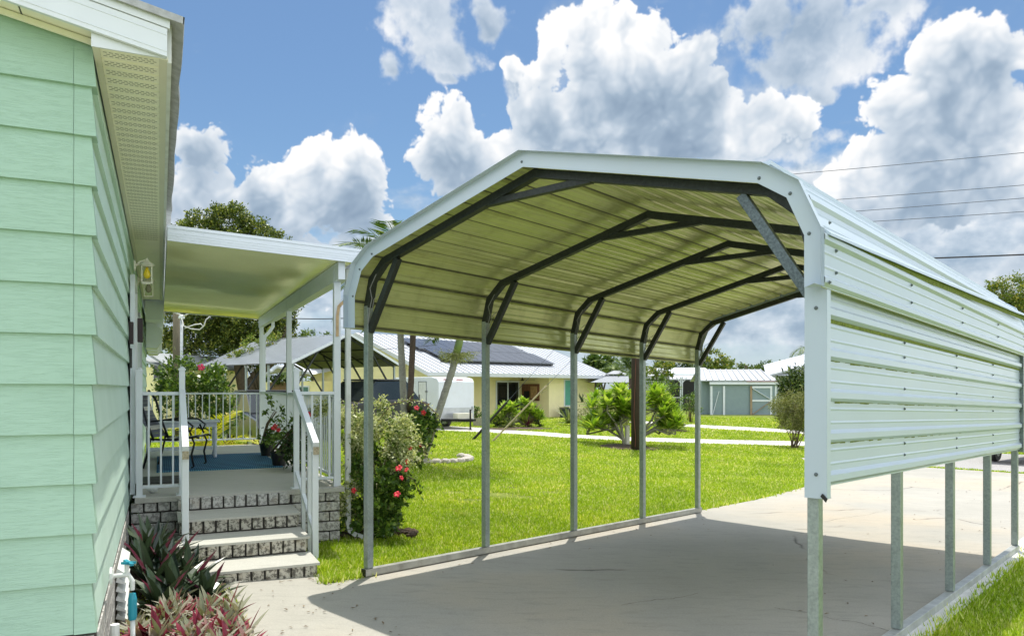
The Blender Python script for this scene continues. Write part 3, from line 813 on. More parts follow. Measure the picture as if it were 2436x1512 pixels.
# underside: shallow ripples along the slope
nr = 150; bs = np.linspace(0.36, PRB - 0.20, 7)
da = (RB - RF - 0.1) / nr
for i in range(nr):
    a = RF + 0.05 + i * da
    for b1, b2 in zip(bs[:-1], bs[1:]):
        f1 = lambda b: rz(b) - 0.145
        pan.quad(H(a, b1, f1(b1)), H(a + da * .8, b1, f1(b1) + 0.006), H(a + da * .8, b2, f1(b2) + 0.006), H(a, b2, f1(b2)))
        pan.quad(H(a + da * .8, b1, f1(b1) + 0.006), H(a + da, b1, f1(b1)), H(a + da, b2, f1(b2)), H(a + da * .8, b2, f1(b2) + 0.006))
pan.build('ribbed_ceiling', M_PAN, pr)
rt_ = MB(); rt_.prism([H(RF, 0.356, rz(0.356)), H(RF, PRB, rz(PRB)), H(RF, PRB, rz(PRB) - 0.03), H(RF, 0.356, rz(0.356) - 0.03)], HS * (RB - RF)); rt_.build('roof_deck', M_WHITE, pr)
ff = MB()
def fascia(a, sgn):
    o = 0.0
    for (z0, z1, th) in ((0.002, -0.030, 0.018), (-0.031, -0.048, 0.010), (-0.049, -0.150, 0.014), (-0.151, -0.158, 0.020)):
        ff.prism([H(a, 0.36, rz(0.36) + z0), H(a, PRB, rz(PRB) + z0), H(a, PRB, rz(PRB) + z1), H(a, 0.36, rz(0.36) + z1)], HS * (-th * sgn))
    for k in range(3):
        z = -0.074 - k * 0.026
        ff.prism([H(a - 0.014 * sgn, 0.36, rz(0.36) + z), H(a - 0.014 * sgn, PRB, rz(PRB) + z), H(a - 0.014 * sgn, PRB, rz(PRB) + z - 0.004), H(a - 0.014 * sgn, 0.36, rz(0.36) + z - 0.004)], HS * (-0.003 * sgn))
fascia(RF, 1); fascia(RB, -1)
ff.build('fascia', M_WHITE, pr)
# two seam covers on the ceiling
for b in ():
    sm_ = MB(); sm_.prism([H(RF + 0.06, b, rz(b) - 0.147), H(RF + 0.06, b + 0.10, rz(b + .1) - 0.147), H(RF + 0.06, b + 0.10, rz(b + .1) - 0.152), H(RF + 0.06, b, rz(b) - 0.152)], HS * (RB - RF - 0.2)); sm_.build('seam_strip', M_WHITE, pr)
# beam along the outer side + gutter
bm_ = MB(); bm_.obox(H(RF + 0.08, 2.10, rz(2.1) - 0.345), HS * (RB - RF - 0.35), HQ * 0.075, V((0, 0, 0.195))); bm_.build('beam', M_WHITE, pr)
gt = MB()
gt.prism([H(RF + 0.02, 2.30, rz(2.3) - 0.17), H(RF + 0.02, PRB + 0.015, rz(PRB) - 0.17), H(RF + 0.02, PRB + 0.03, rz(PRB) - 0.05), H(RF + 0.02, PRB + 0.018, rz(PRB) - 0.05), H(RF + 0.02, PRB + 0.003, rz(PRB) - 0.158), H(RF + 0.02, 2.30, rz(2.3) - 0.158)], HS * (RB - RF - 0.05))
gt.build('gutter', M_WHITE, pr)
for a in (4.45, 8.0, 11.55):
    p_ = MB(); p_.obox(H(a, 2.1, DZ), HS * 0.076, HQ * 0.076, V((0, 0, rz(2.1) - 0.345 - DZ)));
    p_.obox(H(a - 0.006, 2.094, rz(2.1) - 0.345), HS * 0.09, HQ * 0.006, V((0, 0, 0.15)))
    p_.build('post', M_WHITE, pr, bevel=0.004)
# front downspout and rear downspout
ds = MB(); b_ = 2.27
ds.sweep_rect([H(4.50, b_, rz(b_) - 0.17), H(4.50, b_, 0.16), H(4.47, b_ + 0.015, 0.08), H(4.40, b_ + 0.07, 0.035), H(4.34, b_ + 0.13, 0.02)], 0.075, 0.055, HS)
tag(ds.build('downspout', M_WHITE_DULL, pr, bevel=0.006), 'white downspout beside the front porch post')
ds = MB()
ds.sweep_rect([H(11.75, 2.38, rz(2.4) - 0.16), H(11.75, 2.38, rz(2.4) - 0.30), H(11.74, 2.30, rz(2.4) - 0.42), H(11.72, 2.22, rz(2.4) - 0.50), H(11.72, 2.20, rz(2.4) - 0.62), H(11.72, 2.20, 0.1)], 0.075, 0.06, HS)
ds.build('downspout', M_WHITE, pr)

# tan strap hanging on the front post
st_ = MB(); st_.sweep_rect([H(4.442, 2.135, 2.32), H(4.436, 2.135, 2.55), H(4.436, 2.15, 2.66), H(4.436, 2.19, 2.705), H(4.436, 2.23, 2.67), H(4.44, 2.25, 2.56)], 0.004, 0.032, HS)
tag(st_.build('wood_strip', mat('dry_palm_wood', (0.52, 0.36, 0.20), 0.8, var=0.25, nscale=20)), 'bent tan strip of dry wood hooked over the front porch post', 'strip')

# ---------------------------------------------------------------- railings
def rail_post(mb, a, b, zt, s=0.058, z0=DZ):
    mb.obox(H(a, b - s / 2, z0), HS * s, HQ * s, V((0, 0, zt - z0)))
    mb.obox(H(a - 0.006, b - s / 2 - 0.006, zt), HS * (s + .012), HQ * (s + .012), V((0, 0, 0.018)))
    mb.lathe(H(a + s / 2, b, zt + 0.018), [(s * .55, 0), (s * .45, 0.012), (0.008, 0.024)], 8)
    mb.obox(H(a - 0.03, b - s / 2 - 0.03, z0), HS * (s + .06), HQ * (s + .06), V((0, 0, 0.014)))
def balusters(t, p, q, n, z0, z1, s=0.019):
    for i in range(n):
        c = p + (q - p) * ((i + 0.5) / n); b = MB(); b.obox(c - HS * s / 2 - HQ * s / 2 + V((0, 0, z0)), HS * s, HQ * s, V((0, 0, z1 - z0))); b.build('baluster', M_WHITE, t)
def rails(t, p, q, zt, zb):
    for nm, z, w, h in (('top_rail', zt, 0.05, 0.035), ('bottom_rail', zb, 0.035, 0.03)):
        b = MB(); b.bar(p + V((0, 0, z)), q + V((0, 0, z)), w, h); b.build(nm, M_WHITE, t, bevel=0.004)
RZT = DZ + 1.07
t = thing('porch_railing', H(4.46, 0.3, DZ), 'short white railing between house wall and stair newel', 'railing', 'white porch railings')
b = MB(); rail_post(b, 4.45, 0.10, 1.90); b.build('newel_post', M_WHITE, t)
b = MB(); rail_post(b, 4.45, 0.505, 1.915); b.build('newel_post', M_WHITE, t)
rails(t, H(4.48, 0.13), H(4.48, 0.475), RZT, DZ + 0.10); balusters(t, H(4.48, 0.13), H(4.48, 0.475), 3, DZ + 0.11, RZT - 0.02)
t = thing('porch_railing', H(11.5, 1.1, DZ), 'white baluster railing across the far end of the porch', 'railing', 'white porch railings')
rails(t, H(11.52, 0.08), H(11.52, 2.1), DZ + 1.02, DZ + 0.12); balusters(t, H(11.52, 0.10), H(11.52, 2.1), 16, DZ + 0.13, DZ + 1.0)
t = thing('porch_railing', H(4.46, 1.9, DZ), 'white railing right of the stair, from newel to front roof post', 'railing', 'white porch railings')
b = MB(); rail_post(b, 4.45, 1.683, 1.915); b.build('newel_post', M_WHITE, t)
rails(t, H(4.48, 1.71), H(4.48, 2.10), RZT, DZ + 0.10); balusters(t, H(4.48, 1.71), H(4.48, 2.10), 4, DZ + 0.11, RZT - 0.02)
t = thing('porch_railing', H(8.0, 2.13, DZ), 'white slatted side railing along the porch, between the roof posts', 'railing', 'white porch railings')
for (a0, a1) in ((4.53, 8.0), (8.08, 11.55)):
    rails(t, H(a0, 2.138), H(a1, 2.138), DZ + 1.04, DZ + 0.10)
    sl_ = MB(); n = int((a1 - a0) / 0.12)
    for i in range(n):
        a = a0 + 0.05 + i * (a1 - a0 - 0.05) / n
        sl_.obox(H(a, 2.128, DZ + 0.11), HS * 0.018, HQ * 0.016, V((0, 0, 0.91)))
    sl_.build('slat_panel', M_WHITE, t)
for (b_, lab) in ((0.505, 'white stair handrail on the left, sloping down past the dark plant'), (1.683, 'white stair handrail on the right, beside the brick end wall')):
    t = thing('stair_handrail', H(3.4, b_, 0), lab, 'handrail', 'stair handrails')
    a_e = 3.30
    w = MB(); w.sweep_rect([H(4.44, b_, 1.675), H(3.30, b_, 1.155)], 0.06, 0.085, HQ); w.build('top_rail', M_WHITE, t, bevel=0.003)
    w = MB(); w.obox(H(3.285, b_ - 0.028, 1.075), HS * 0.008, HQ * 0.056, V((0, 0, 0.075))); w.build('raw_end', mat('bare_wood_end', (0.42, 0.36, 0.25), 0.9, var=0.45, nscale=60), t)
    w = MB(); w.obox(H(3.32, b_ - 0.03, 0.0 if b_ > 1 else 0.14), HS * 0.06, HQ * 0.06, V((0, 0, 1.10 if b_ > 1 else 0.96))); w.build('post', M_WHITE, t, bevel=0.004)
    for k, (aa, zz) in enumerate(((3.62, 0.32), (4.0, 0.47))):
        w = MB(); w.obox(H(aa, b_ - 0.02, zz - (0.3 if b_ > 1 else 0)), HS * 0.045, HQ * 0.04, V((0, 0, 1.675 - (4.44 - aa) * 0.456 - 0.07 - zz + (0.3 if b_ > 1 else 0)))); w.build('baluster', M_WHITE, t)
    w = MB(); w.sweep_rect([H(4.44, b_, 0.78), H(3.38, b_, 0.30)], 0.035, 0.04, HQ); w.build('bottom_rail', M_WHITE, t)
# ---------------------------------------------------------------- near carport
TL, TR = 5.570, 1.548; TC = 3.567; SP = 1.524; SE = S0 + 4 * SP
SF, SBK = S0 - 0.15, SE + 0.15
cp = thing('metal_carport', K(S0, TC, 0), 'large white steel carport with open front and rounded eaves, over the driveway', 'carport')
PROF = [(-2.10, 2.26), (-2.10, 2.56), (-1.985, 2.82), (-1.785, 2.952), (0, 3.397), (1.785, 2.952), (1.985, 2.82), (2.10, 2.56), (2.10, 2.26)]
def cumlen(p):
    L = [0]
    for a, b in zip(p[:-1], p[1:]): L.append(L[-1] + math.hypot(b[0] - a[0], b[1] - a[1]))
    return L
def ribbed(path, ribs, hgt=0.019, wb=0.062, wt=0.026, minor=True, gap=0.0):
    """path in (d,h); returns list of (d,h) with trapezoid ribs outwards (left normal)"""
    L = cumlen(path); tot = L[-1]
    ks = [(l, 0.0) for l in L]
    for r in ribs:
        ks += [(r - wb / 2, 0), (r - wt / 2, hgt), (r + wt / 2, hgt), (r + wb / 2, 0)]
        if minor:
            for f in (0.076, 0.152):
                if r + f + 0.02 < tot: ks += [(r + f - 0.010, 0), (r + f, 0.0035), (r + f + 0.010, 0)]
    ks = sorted(k for k in ks if 0 <= k[0] <= tot)
    out = []
    for l, hh in ks:
        i = 0
        while i < len(L) - 2 and l > L[i + 1]: i += 1
        a, b = path[i], path[i + 1]; s = (l - L[i]) / (L[i + 1] - L[i])
        nx, ny = -(b[1] - a[1]), (b[0] - a[0]); q = math.hypot(nx, ny)
        out.append((a[0] + (b[0] - a[0]) * s + nx / q * hh, a[1] + (b[1] - a[1]) * s + ny / q * hh))
    return out
tot = cumlen(PROF)[-1]
# walking from d=-2.1 (right side, t smaller) over the ridge to d=+2.1 (left): outwards normal = left of travel
half = tot / 2
ribs = [0.035] + [half - 0.115 - 0.2286 * k for k in range(0, 11) if half - 0.115 - 0.2286 * k > 0.1] + [half + 0.115 + 0.2286 * k for k in range(0, 11) if half + 0.115 + 0.2286 * k < tot - 0.1] + [tot - 0.035]
rp = ribbed(PROF, ribs)
M_GROOVE = mat('rib_groove_grime_shade', (0.12, 0.12, 0.06), 0.7, var=0.45, nscale=7, dirt=(0.05, 0.05, 0.03), dirt_amt=0.8, dirt_scale=6)  # dark for grime and for the shade inside the recess
def _near(d, h):
    best = 9
    for a, b in zip(PROF[:-1], PROF[1:]):
        vx, vy = b[0] - a[0], b[1] - a[1]; t = max(0, min(1, ((d - a[0]) * vx + (h - a[1]) * vy) / (vx * vx + vy * vy)))
        best = min(best, math.hypot(d - a[0] - vx * t, h - a[1] - vy * t))
    return best
_ribflag = [(_near(*rp[i]) > .010 and _near(*rp[i + 1]) > .010) for i in range(len(rp) - 1)]
def sheet(mb, pts, s0, s1, off, m, tfun):
    a = [K(s0, tfun(d), h + off) for d, h in pts]; b = [K(s1, tfun(d), h + off) for d, h in pts]
    n = len(pts)
    mb.add(a + b, [(i, i + 1, n + i + 1, n + i) for i in range(n - 1)], m)
sh_ = MB(); tf = lambda d: TC + d
sheet(sh_, rp, SF, SBK, 0.0, 0, tf)
sh_.build('roof_sheet', M_SHEET, cp)
# underside face: same sheet a hair's breadth further in, tinted by lawn bounce
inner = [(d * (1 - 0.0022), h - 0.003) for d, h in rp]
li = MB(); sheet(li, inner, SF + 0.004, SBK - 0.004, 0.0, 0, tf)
# rib grooves of the underside: grime, with recess shade painted in
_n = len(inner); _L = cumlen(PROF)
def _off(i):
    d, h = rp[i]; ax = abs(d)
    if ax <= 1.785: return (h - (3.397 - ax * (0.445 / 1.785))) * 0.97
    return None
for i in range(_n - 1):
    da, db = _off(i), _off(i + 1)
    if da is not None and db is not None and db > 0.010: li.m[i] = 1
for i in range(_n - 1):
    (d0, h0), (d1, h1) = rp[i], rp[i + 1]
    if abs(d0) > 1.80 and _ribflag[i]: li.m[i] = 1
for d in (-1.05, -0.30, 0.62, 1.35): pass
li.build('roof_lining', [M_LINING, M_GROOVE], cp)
# ridge side flashing visible along the bend
rb = MB()
for sg in (-1, 1):
    rb.sweep_rect([K(SF, TC + sg * 1.80, 2.968), K(SBK, TC + sg * 1.80, 2.968)], 0.05, 0.022, N)
rb.build('ridge_trim', M_SHEET, cp)
# edge trim (gable legs and rafters), front and back
def offs(path, dist):
    out = []
    for i, p in enumerate(path):
        ns = []
        for a, b in ((i - 1, i), (i, i + 1)):
            if a < 0 or b >= len(path): continue
            dx, dy = path[b][0] - path[a][0], path[b][1] - path[a][1]; q = math.hypot(dx, dy); ns.append((dy / q, -dx / q))
        if len(ns) == 2:
            mx, my = ns[0][0] + ns[1][0], ns[0][1] + ns[1][1]; q2 = mx * mx + my * my
            out.append((p[0] + mx * 2 * dist / q2, p[1] + my * 2 * dist / q2))
        else: out.append((p[0] + ns[0][0] * dist, p[1] + ns[0][1] * dist))
    return out
outp = offs(PROF, -0.016); inp = offs(PROF, 0.090)
def edge_trim(s, sgn, nm):
    parts = ((0, 1), (1, 2), (2, 3), (3, 5), (5, 6), (6, 7), (7, 8))
    for (i, j) in parts:
        mb = MB(); idx = list(range(i, j + 1))
        g = 0.0012
        face = [K(s, TC + outp[k][0], outp[k][1]) for k in idx] + [K(s, TC + inp[k][0], inp[k][1]) for k in reversed(idx)]
        c = sum((V(p) for p in face), V((0, 0, 0))) / len(face)
        mb.prism(face, E * (0.002 * -sgn))
        # return lip over the roof sheet
        for a, b in zip(idx[:-1], idx[1:]):
            mb.obox(K(s, TC + outp[a][0], outp[a][1]), K(s, TC + outp[b][0], outp[b][1]) - K(s, TC + outp[a][0], outp[a][1]), E * (0.05 * -sgn), V((0, 0, 0.0015)))
        if i in (0, 7):   # closed foot of the eave trim
            q = 0 if i == 0 else 8
            mb.prism([K(s, TC + outp[q][0], outp[q][1]), K(s, TC + inp[q][0], inp[q][1]), K(s - sgn * .10, TC + PROF[q][0], PROF[q][1] + 0.004)], V((0, 0, 0.002)))
        mb.build(nm, M_SHEET, cp)
edge_trim(SF - 0.001, 1, 'front_trim'); edge_trim(SBK + 0.001, -1, 'rear_trim')

# bows: square tube frames
TUBE = 0.0635
BOW = [(-2.011, 0.092), (-2.011, 2.46), (-1.945, 2.70), (-1.76, 2.855), (0, 3.292), (1.76, 2.855), (1.945, 2.70), (2.011, 2.46), (2.011, 0.092)]
for i in range(5):
    s = S0 + i * SP
    fr = MB()
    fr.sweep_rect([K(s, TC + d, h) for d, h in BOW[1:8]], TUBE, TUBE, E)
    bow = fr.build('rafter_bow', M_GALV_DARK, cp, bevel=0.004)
    for sg in (-1, 1):
        lg = MB(); lg.obox(K(s - TUBE / 2, TC + sg * 2.011 - TUBE / 2, 0.094), E * TUBE, N * TUBE, V((0, 0, 2.38)))
        lg.build('leg', M_GALV, cp, bevel=0.004)
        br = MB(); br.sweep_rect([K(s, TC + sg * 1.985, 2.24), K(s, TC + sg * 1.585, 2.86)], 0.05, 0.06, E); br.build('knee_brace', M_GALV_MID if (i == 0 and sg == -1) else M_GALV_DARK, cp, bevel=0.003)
        # wires running in the knee
        if sg == 1:
            w = MB(); w.tube([K(s - 0.04, TC + 1.97, 2.30), K(s - 0.045, TC + 1.93, 2.44), K(s - 0.045, TC + 1.90, 2.53), K(s - 0.045, TC + 1.93, 2.62), K(s - 0.045, TC + 1.84, 2.74)], 0.004, 6)
            w.tube([K(s - 0.04, TC + 1.96, 2.36), K(s - 0.045, TC + 1.90, 2.42), K(s - 0.045, TC + 1.87, 2.52), K(s - 0.045, TC + 1.80, 2.56)], 0.003, 6)
            w.build('wire', mat('grey_cable', (0.25, 0.25, 0.23), 0.6, var=0.1), bow)
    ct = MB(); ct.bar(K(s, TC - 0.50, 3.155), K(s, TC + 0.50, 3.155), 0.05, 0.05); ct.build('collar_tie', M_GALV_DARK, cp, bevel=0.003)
for t_ in (TL, TR):
    r_ = MB(); r_.obox(K(S0 - 0.06, t_ - TUBE / 2, 0.028), K(SE + 0.06, t_, 0) - K(S0 - 0.06, t_, 0), N * TUBE, V((0, 0, 0.064)))
    if t_ == TL: r_.obox(K(S0 - 0.064, t_ - TUBE / 2 - .002, 0.026), E * .004, N * (TUBE + .004), V((0, 0, 0.068)), 1)
    r_.build('base_rail', mat('worn_base_rail', (0.42, 0.44, 0.42), 0.45, metal=0.35, var=0.25, nscale=8, dirt=(0.2, 0.19, 0.16), dirt_amt=0.6, dirt_scale=5) if t_ == TR else [MATS['worn_base_rail_left'] if 'worn_base_rail_left' in MATS else mat('worn_base_rail_left', (0.36, 0.36, 0.32), 0.5, metal=0.3, var=0.25, nscale=8, dirt=(0.16, 0.15, 0.12), dirt_amt=0.7, dirt_scale=5), M_BLACK], cp, bevel=0.004)
# side panel on the right-hand side
PZ0, PZ1 = 1.19, 2.285
def side_pts():
    path = [(0, PZ0), (0, PZ1)]
    ribs_ = [0.045 + 0.2286 * k for k in range(5)]
    return path, ribs_
path, ribs_ = side_pts()
sp_pts = ribbed(path, ribs_, hgt=0.027, wb=0.074, wt=0.034)
sd = MB(); tf2 = lambda d: TR - 0.036 + d
sheet(sd, sp_pts, S0 - 0.03, SE + 0.05, 0.0, 0, tf2); sd.build('side_panel', M_SHEET, cp)
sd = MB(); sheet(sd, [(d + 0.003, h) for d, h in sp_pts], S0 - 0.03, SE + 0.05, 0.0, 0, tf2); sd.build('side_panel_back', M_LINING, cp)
tm = MB()
tm.obox(K(S0 - 0.060, TR - 0.075, PZ0 - 0.06), N * 0.118, E * 0.002, V((0, 0, PZ1 - PZ0 + 0.075)))
tm.obox(K(S0 - 0.058, TR - 0.077, PZ0 - 0.06), E * 0.055, N * 0.002, V((0, 0, PZ1 - PZ0 + 0.13)))
tm.build('corner_trim', M_SHEET, cp)
tm = MB(); tm.obox(K(SE + 0.052, TR - 0.075, PZ0 - 0.03), N * 0.10, E * 0.002, V((0, 0, PZ1 - PZ0 + 0.03))); tm.obox(K(SE + 0.00, TR - 0.077, PZ0 - 0.03), E * 0.05, N * 0.002, V((0, 0, PZ1 - PZ0 + 0.03))); tm.build('corner_trim', M_GALV, cp)
# green algae lines caught under the ribs
M_ALG = mat('green_algae', (0.16, 0.20, 0.03), 0.95, var=0.55, nscale=40)
al = MB()
for k in range(1, 5):
    z = PZ0 + 0.045 + 0.2286 * k - 0.037
    random.seed(k)
    for q in range(60):
        s1, s2 = S0 + q * .085, S0 + (q + 1) * .085; hgt_ = (0.020 - 0.00022 * q) * random.uniform(.55, 1.1)
        al.quad(K(s1, TR - 0.0375, z + .012 - hgt_), K(s2, TR - 0.0375, z + .012 - hgt_ * random.uniform(.8, 1.1)), K(s2, TR - 0.0395, z + 0.006), K(s1, TR - 0.0395, z + 0.006))
al.quad(K(S0 + .0, TR - 0.039, z - 0.02), K(SE, TR - 0.039, z - 0.02), K(SE, TR - 0.041, z), K(S0, TR - 0.041, z))
zz = 2.555
al.prism([K(SF + 0.06, TC - 2.1035, zz - 0.060), K(SF + 0.06, TC - 2.101, zz - 0.060), K(SF + 0.06, TC - 2.100, zz - 0.012), K(SF + 0.06, TC - 2.110, zz - 0.014)], E * 6.2)
al.build('algae_line', M_ALG, cp)
dr = MB(); dr.prism([K(SF + 0.05, TC - 2.104, 2.548), K(SF + 0.05, TC - 2.132, 2.532), K(SF + 0.05, TC - 2.130, 2.548), K(SF + 0.05, TC - 2.098, 2.575)], E * 6.2); dr.build('drip_lip', M_SHEET, cp)
# screws: one screw shape shared by all
sc_ = MB(); sc_.lathe((0, 0, 0), [(0.011, 0), (0.011, 0.002), (0.0065, 0.0025), (0.0065, 0.009), (0.004, 0.011)], 8)
cp_o = V(cp['_o'])
me_s = None
def screw(p, axis):
    global me_s
    if me_s is None:
        o = sc_.build('screw', M_BOLT); me_s = o.data
    else:
        o = bpy.data.objects.new('screw', me_s); COL.objects.link(o)
    o.parent = cp; o.location = V(p) - cp_o
    o.rotation_euler = V(axis).to_track_quat('Z', 'Y').to_euler()
for i in range(1, 9 - 1):
    m_ = ((outp[i][0] * .25 + inp[i][0] * .75), (outp[i][1] * .25 + inp[i][1] * .75))
    if i == 4: m_ = (m_[0] + 0.01, m_[1] + 0.01)
    screw(K(SF - 0.002, TC + m_[0], m_[1]), -E)
for h in (2.30, 2.20): pass
screw(K(SF + 0.045, TC - 2.124, 2.60), -N); screw(K(SF + 0.045, TC - 2.124, 2.285), -N)
for (h) in (2.16, 1.26): screw(K(S0 - 0.061, TR - 0.02, h), -E)
for i in range(5):
    s = S0 + i * SP
    for k in range(5):
        for f in (0.062, 0.152):
            z = PZ0 + 0.045 + 0.2286 * k + (f if (k + (f > .1)) % 2 else f + 0.01)
            if i == 0: continue
            if z < PZ1 - 0.03 and (k * 2 + (f > 0.1)) in (0, 1, 3, 4, 6, 7): screw(K(s, TR - 0.038, z), -N)
    for h in (2.36, 2.48): screw(K(s + (0.06 if i == 0 else 0), TC - 2.102, h), -N)
for d in (-1.55, -1.0, -0.45, 0.2):
    screw(K(SF + 0.03, TC + d, 3.397 - abs(d) * 0.2493 + 0.023), V((0, 0, 1)))
# torn black corner of the trim
tb = MB(); tb.prism([K(S0 - 0.0605, TR - 0.074, PZ0 - 0.075), K(S0 - 0.0605, TR - 0.046, PZ0 - 0.045), K(S0 - 0.0605, TR - 0.056, PZ0 - 0.030), K(S0 - 0.0605, TR - 0.082, PZ0 - 0.055)], -E * 0.01); tb.build('tape_scrap', M_BLACK, cp)
# ---------------------------------------------------------------- ground
def grid_axis(segs):
    out = []
    for a, b, st in segs: out += list(np.arange(a, b, st))
    return np.array(out + [segs[-1][1]])
gx_ = grid_axis([(-260, -60, 20), (-60, -16, 4), (-16, 26, 0.5), (26, 60, 2), (60, 420, 24)])
gy_ = grid_axis([(-30, -4, 4), (-4, 34, 0.5), (34, 70, 2), (70, 150, 8), (150, 900, 50)])
GX, GY = np.meshgrid(gx_, gy_)
GZ = gz(GX, GY) - 0.0
nx, ny = len(gx_), len(gy_)
me = bpy.data.meshes.new('lawn')
vs = np.stack([GX, GY, GZ], -1).reshape(-1, 3)
fs = [(j * nx + i, j * nx + i + 1, (j + 1) * nx + i + 1, (j + 1) * nx + i) for j in range(ny - 1) for i in range(nx - 1)]
me.from_pydata(vs.tolist(), [], fs); me.materials.append(M_LAWN); me.update()
lawn = bpy.data.objects.new('lawn', me); COL.objects.link(lawn); struct(lawn); tag(lawn, 'bright green lawn')

def slab(name, poly, dz, m, skirt=0.06, step=0.6):
    """sheet following the ground inside a polygon, with a small edge"""
    bm = bmesh.new(); vsb = [bm.verts.new((p[0], p[1], 0)) for p in poly]; bm.faces.new(vsb)
    bmesh.ops.triangulate(bm, faces=bm.faces)
    xs = [p[0] for p in poly]; ys = [p[1] for p in poly]
    for ax, lo, hi in ((0, min(xs), max(xs)), (1, min(ys), max(ys))):
        c = lo + step
        while c < hi:
            co = V((c, 0, 0)) if ax == 0 else V((0, c, 0)); no = V((1, 0, 0)) if ax == 0 else V((0, 1, 0))
            bmesh.ops.bisect_plane(bm, geom=list(bm.verts) + list(bm.edges) + list(bm.faces), plane_co=co, plane_no=no); c += step
    bmesh.ops.remove_doubles(bm, verts=bm.verts, dist=0.001)
    for v in bm.verts: v.co.z = float(gz(v.co.x, v.co.y)) + dz
    ed = [e for e in bm.edges if e.is_boundary]
    r = bmesh.ops.extrude_edge_only(bm, edges=ed)
    for v in [g for g in r['geom'] if isinstance(g, bmesh.types.BMVert)]: v.co.z -= skirt
    bmesh.ops.recalc_face_normals(bm, faces=bm.faces)
    me = bpy.data.meshes.new(name); bm.to_mesh(me); bm.free(); me.materials.append(m)
    o = bpy.data.objects.new(name, me); COL.objects.link(o); return struct(o)
def ks(s, t): p = E * s + N * t; return (p.x, p.y)
def hh(a, b): p = H(a, b); return (p.x, p.y)
g1 = gp(765, 1393); g2 = gp(866, 1376); g3 = gp(752, 1368)
DRIVE = [ks(23.5, 1.46), ks(23.5, 9.2), ks(20.6, 7.6), ks(18.0, 6.5), ks(15.2, 5.9), ks(12.5, 5.66), ks(8, 5.64), ks(4.3, 5.65), (g2.x - .05, g2.y - .02), ((g1.x + g2.x) / 2 - .02, (g1.y + g2.y) / 2 - .07), (g1.x, g1.y), (g3.x, g3.y), hh(2.74, 1.62), hh(2.9, 0.40), hh(2.55, 0.80), hh(2.0, 0.84), hh(1.0, 0.86), hh(0.2, 0.70), hh(-0.5, 0.1), hh(-0.6, -6), ks(-9, 9), ks(-9, 1.46)]
slab('driveway', DRIVE, 0.020, M_DRIVE)
slab('kerb_strip', [ks(2.0, 1.40), ks(11.6, 1.40), ks(11.6, 1.64), ks(2.0, 1.64)], 0.034, mat('pale_concrete', (0.62, 0.62, 0.58), 0.8, var=0.12, nscale=12, bstr=0.3), 0.09)
slab('planting_bed', [hh(2.66, 0.46), hh(2.66, 0.80), hh(2.0, 0.83), hh(1.0, 0.85), hh(0.2, 0.69), hh(-0.3, 0.2), hh(-0.3, -0.02), hh(4.3, -0.02), hh(4.3, 0.46)], 0.032, M_SOIL, 0.06)
M_GRAVEL = mat('grey_gravel', (0.34, 0.33, 0.31), 0.95, var=0.4, nscale=30, bstr=0.8, bscale=50)
slab('road', [ks(24.0, -60), ks(24.0, 8.5), ks(25.5, 9.4), ks(31.5, 9.4), ks(31.5, -60)], 0.016, M_GRAVEL, step=3)
# footpaths of pale concrete
def path_px(name, pts, w):
    ps = [gp(u, v) for u, v in pts]; poly_l = []; poly_r = []
    for i, p in enumerate(ps):
        d = (ps[min(i + 1, len(ps) - 1)] - ps[max(i - 1, 0)]); d.z = 0; d.normalize(); n_ = V((-d.y, d.x, 0))
        ww = w[i] if isinstance(w, list) else w
        poly_l.append((p.x + n_.x * ww / 2, p.y + n_.y * ww / 2)); poly_r.append((p.x - n_.x * ww / 2, p.y - n_.y * ww / 2))
    return slab(name, poly_l + poly_r[::-1], 0.014, M_PATH, step=1.2)
path_px('path', [(1010, 1018), (1100, 1021), (1200, 1027), (1350, 1037), (1480, 1044), (1650, 1049), (1800, 1053), (1960, 1056), (2200, 1060)], [3.6, 2.6, 1.8, 1.5, 1.5, 1.5, 1.5, 1.5, 1.5])
path_px('path', [(1500, 1003), (1600, 1010), (1700, 1016), (1800, 1021), (1930, 1029), (2200, 1040)], 1.9)
slab('path', [tuple(gp(1120, 999)[:2]), tuple(gp(1300, 999)[:2]), tuple(gp(1345, 997)[:2]), tuple(gp(1345, 990)[:2]), tuple(gp(1120, 990)[:2])], 0.012, M_PATH, step=2)

# small litter and bare earth
random.seed(91)
P_, AX_, NR_, LL_, WW_ = [], [], [], [], []
for k in range(150):
    if k < 60: q = E * random.uniform(3.2, 10.5) + N * random.choice([random.uniform(1.7, 2.4), random.uniform(4.9, 5.5), random.uniform(1.7, 5.5)])
    elif k < 110: q = E * random.uniform(10.5, 20) + N * random.uniform(1.6, 5.3)
    else: q = H(random.uniform(.6, 2.6), random.uniform(.9, 1.9))
    P_.append((q.x, q.y, float(gz(q.x, q.y)) + .027)); th = random.uniform(0, 6.28); AX_.append((math.cos(th), math.sin(th), random.uniform(-.05, .25))); NR_.append((0.2, 0, 1)); LL_.append(random.uniform(.02, .06)); WW_.append(random.uniform(.008, .02))
o = np_mesh('leaf_litter', leaf_verts(np.array(P_), np.array(AX_), np.array(NR_), np.array(LL_), np.array(WW_), .3), 4, leafmat('dry_leaf', (.10, .06, .03), (.25, .17, .08), trans=.05))
tag(o, 'dry leaf scraps scattered on the driveway', 'litter', kind='stuff')

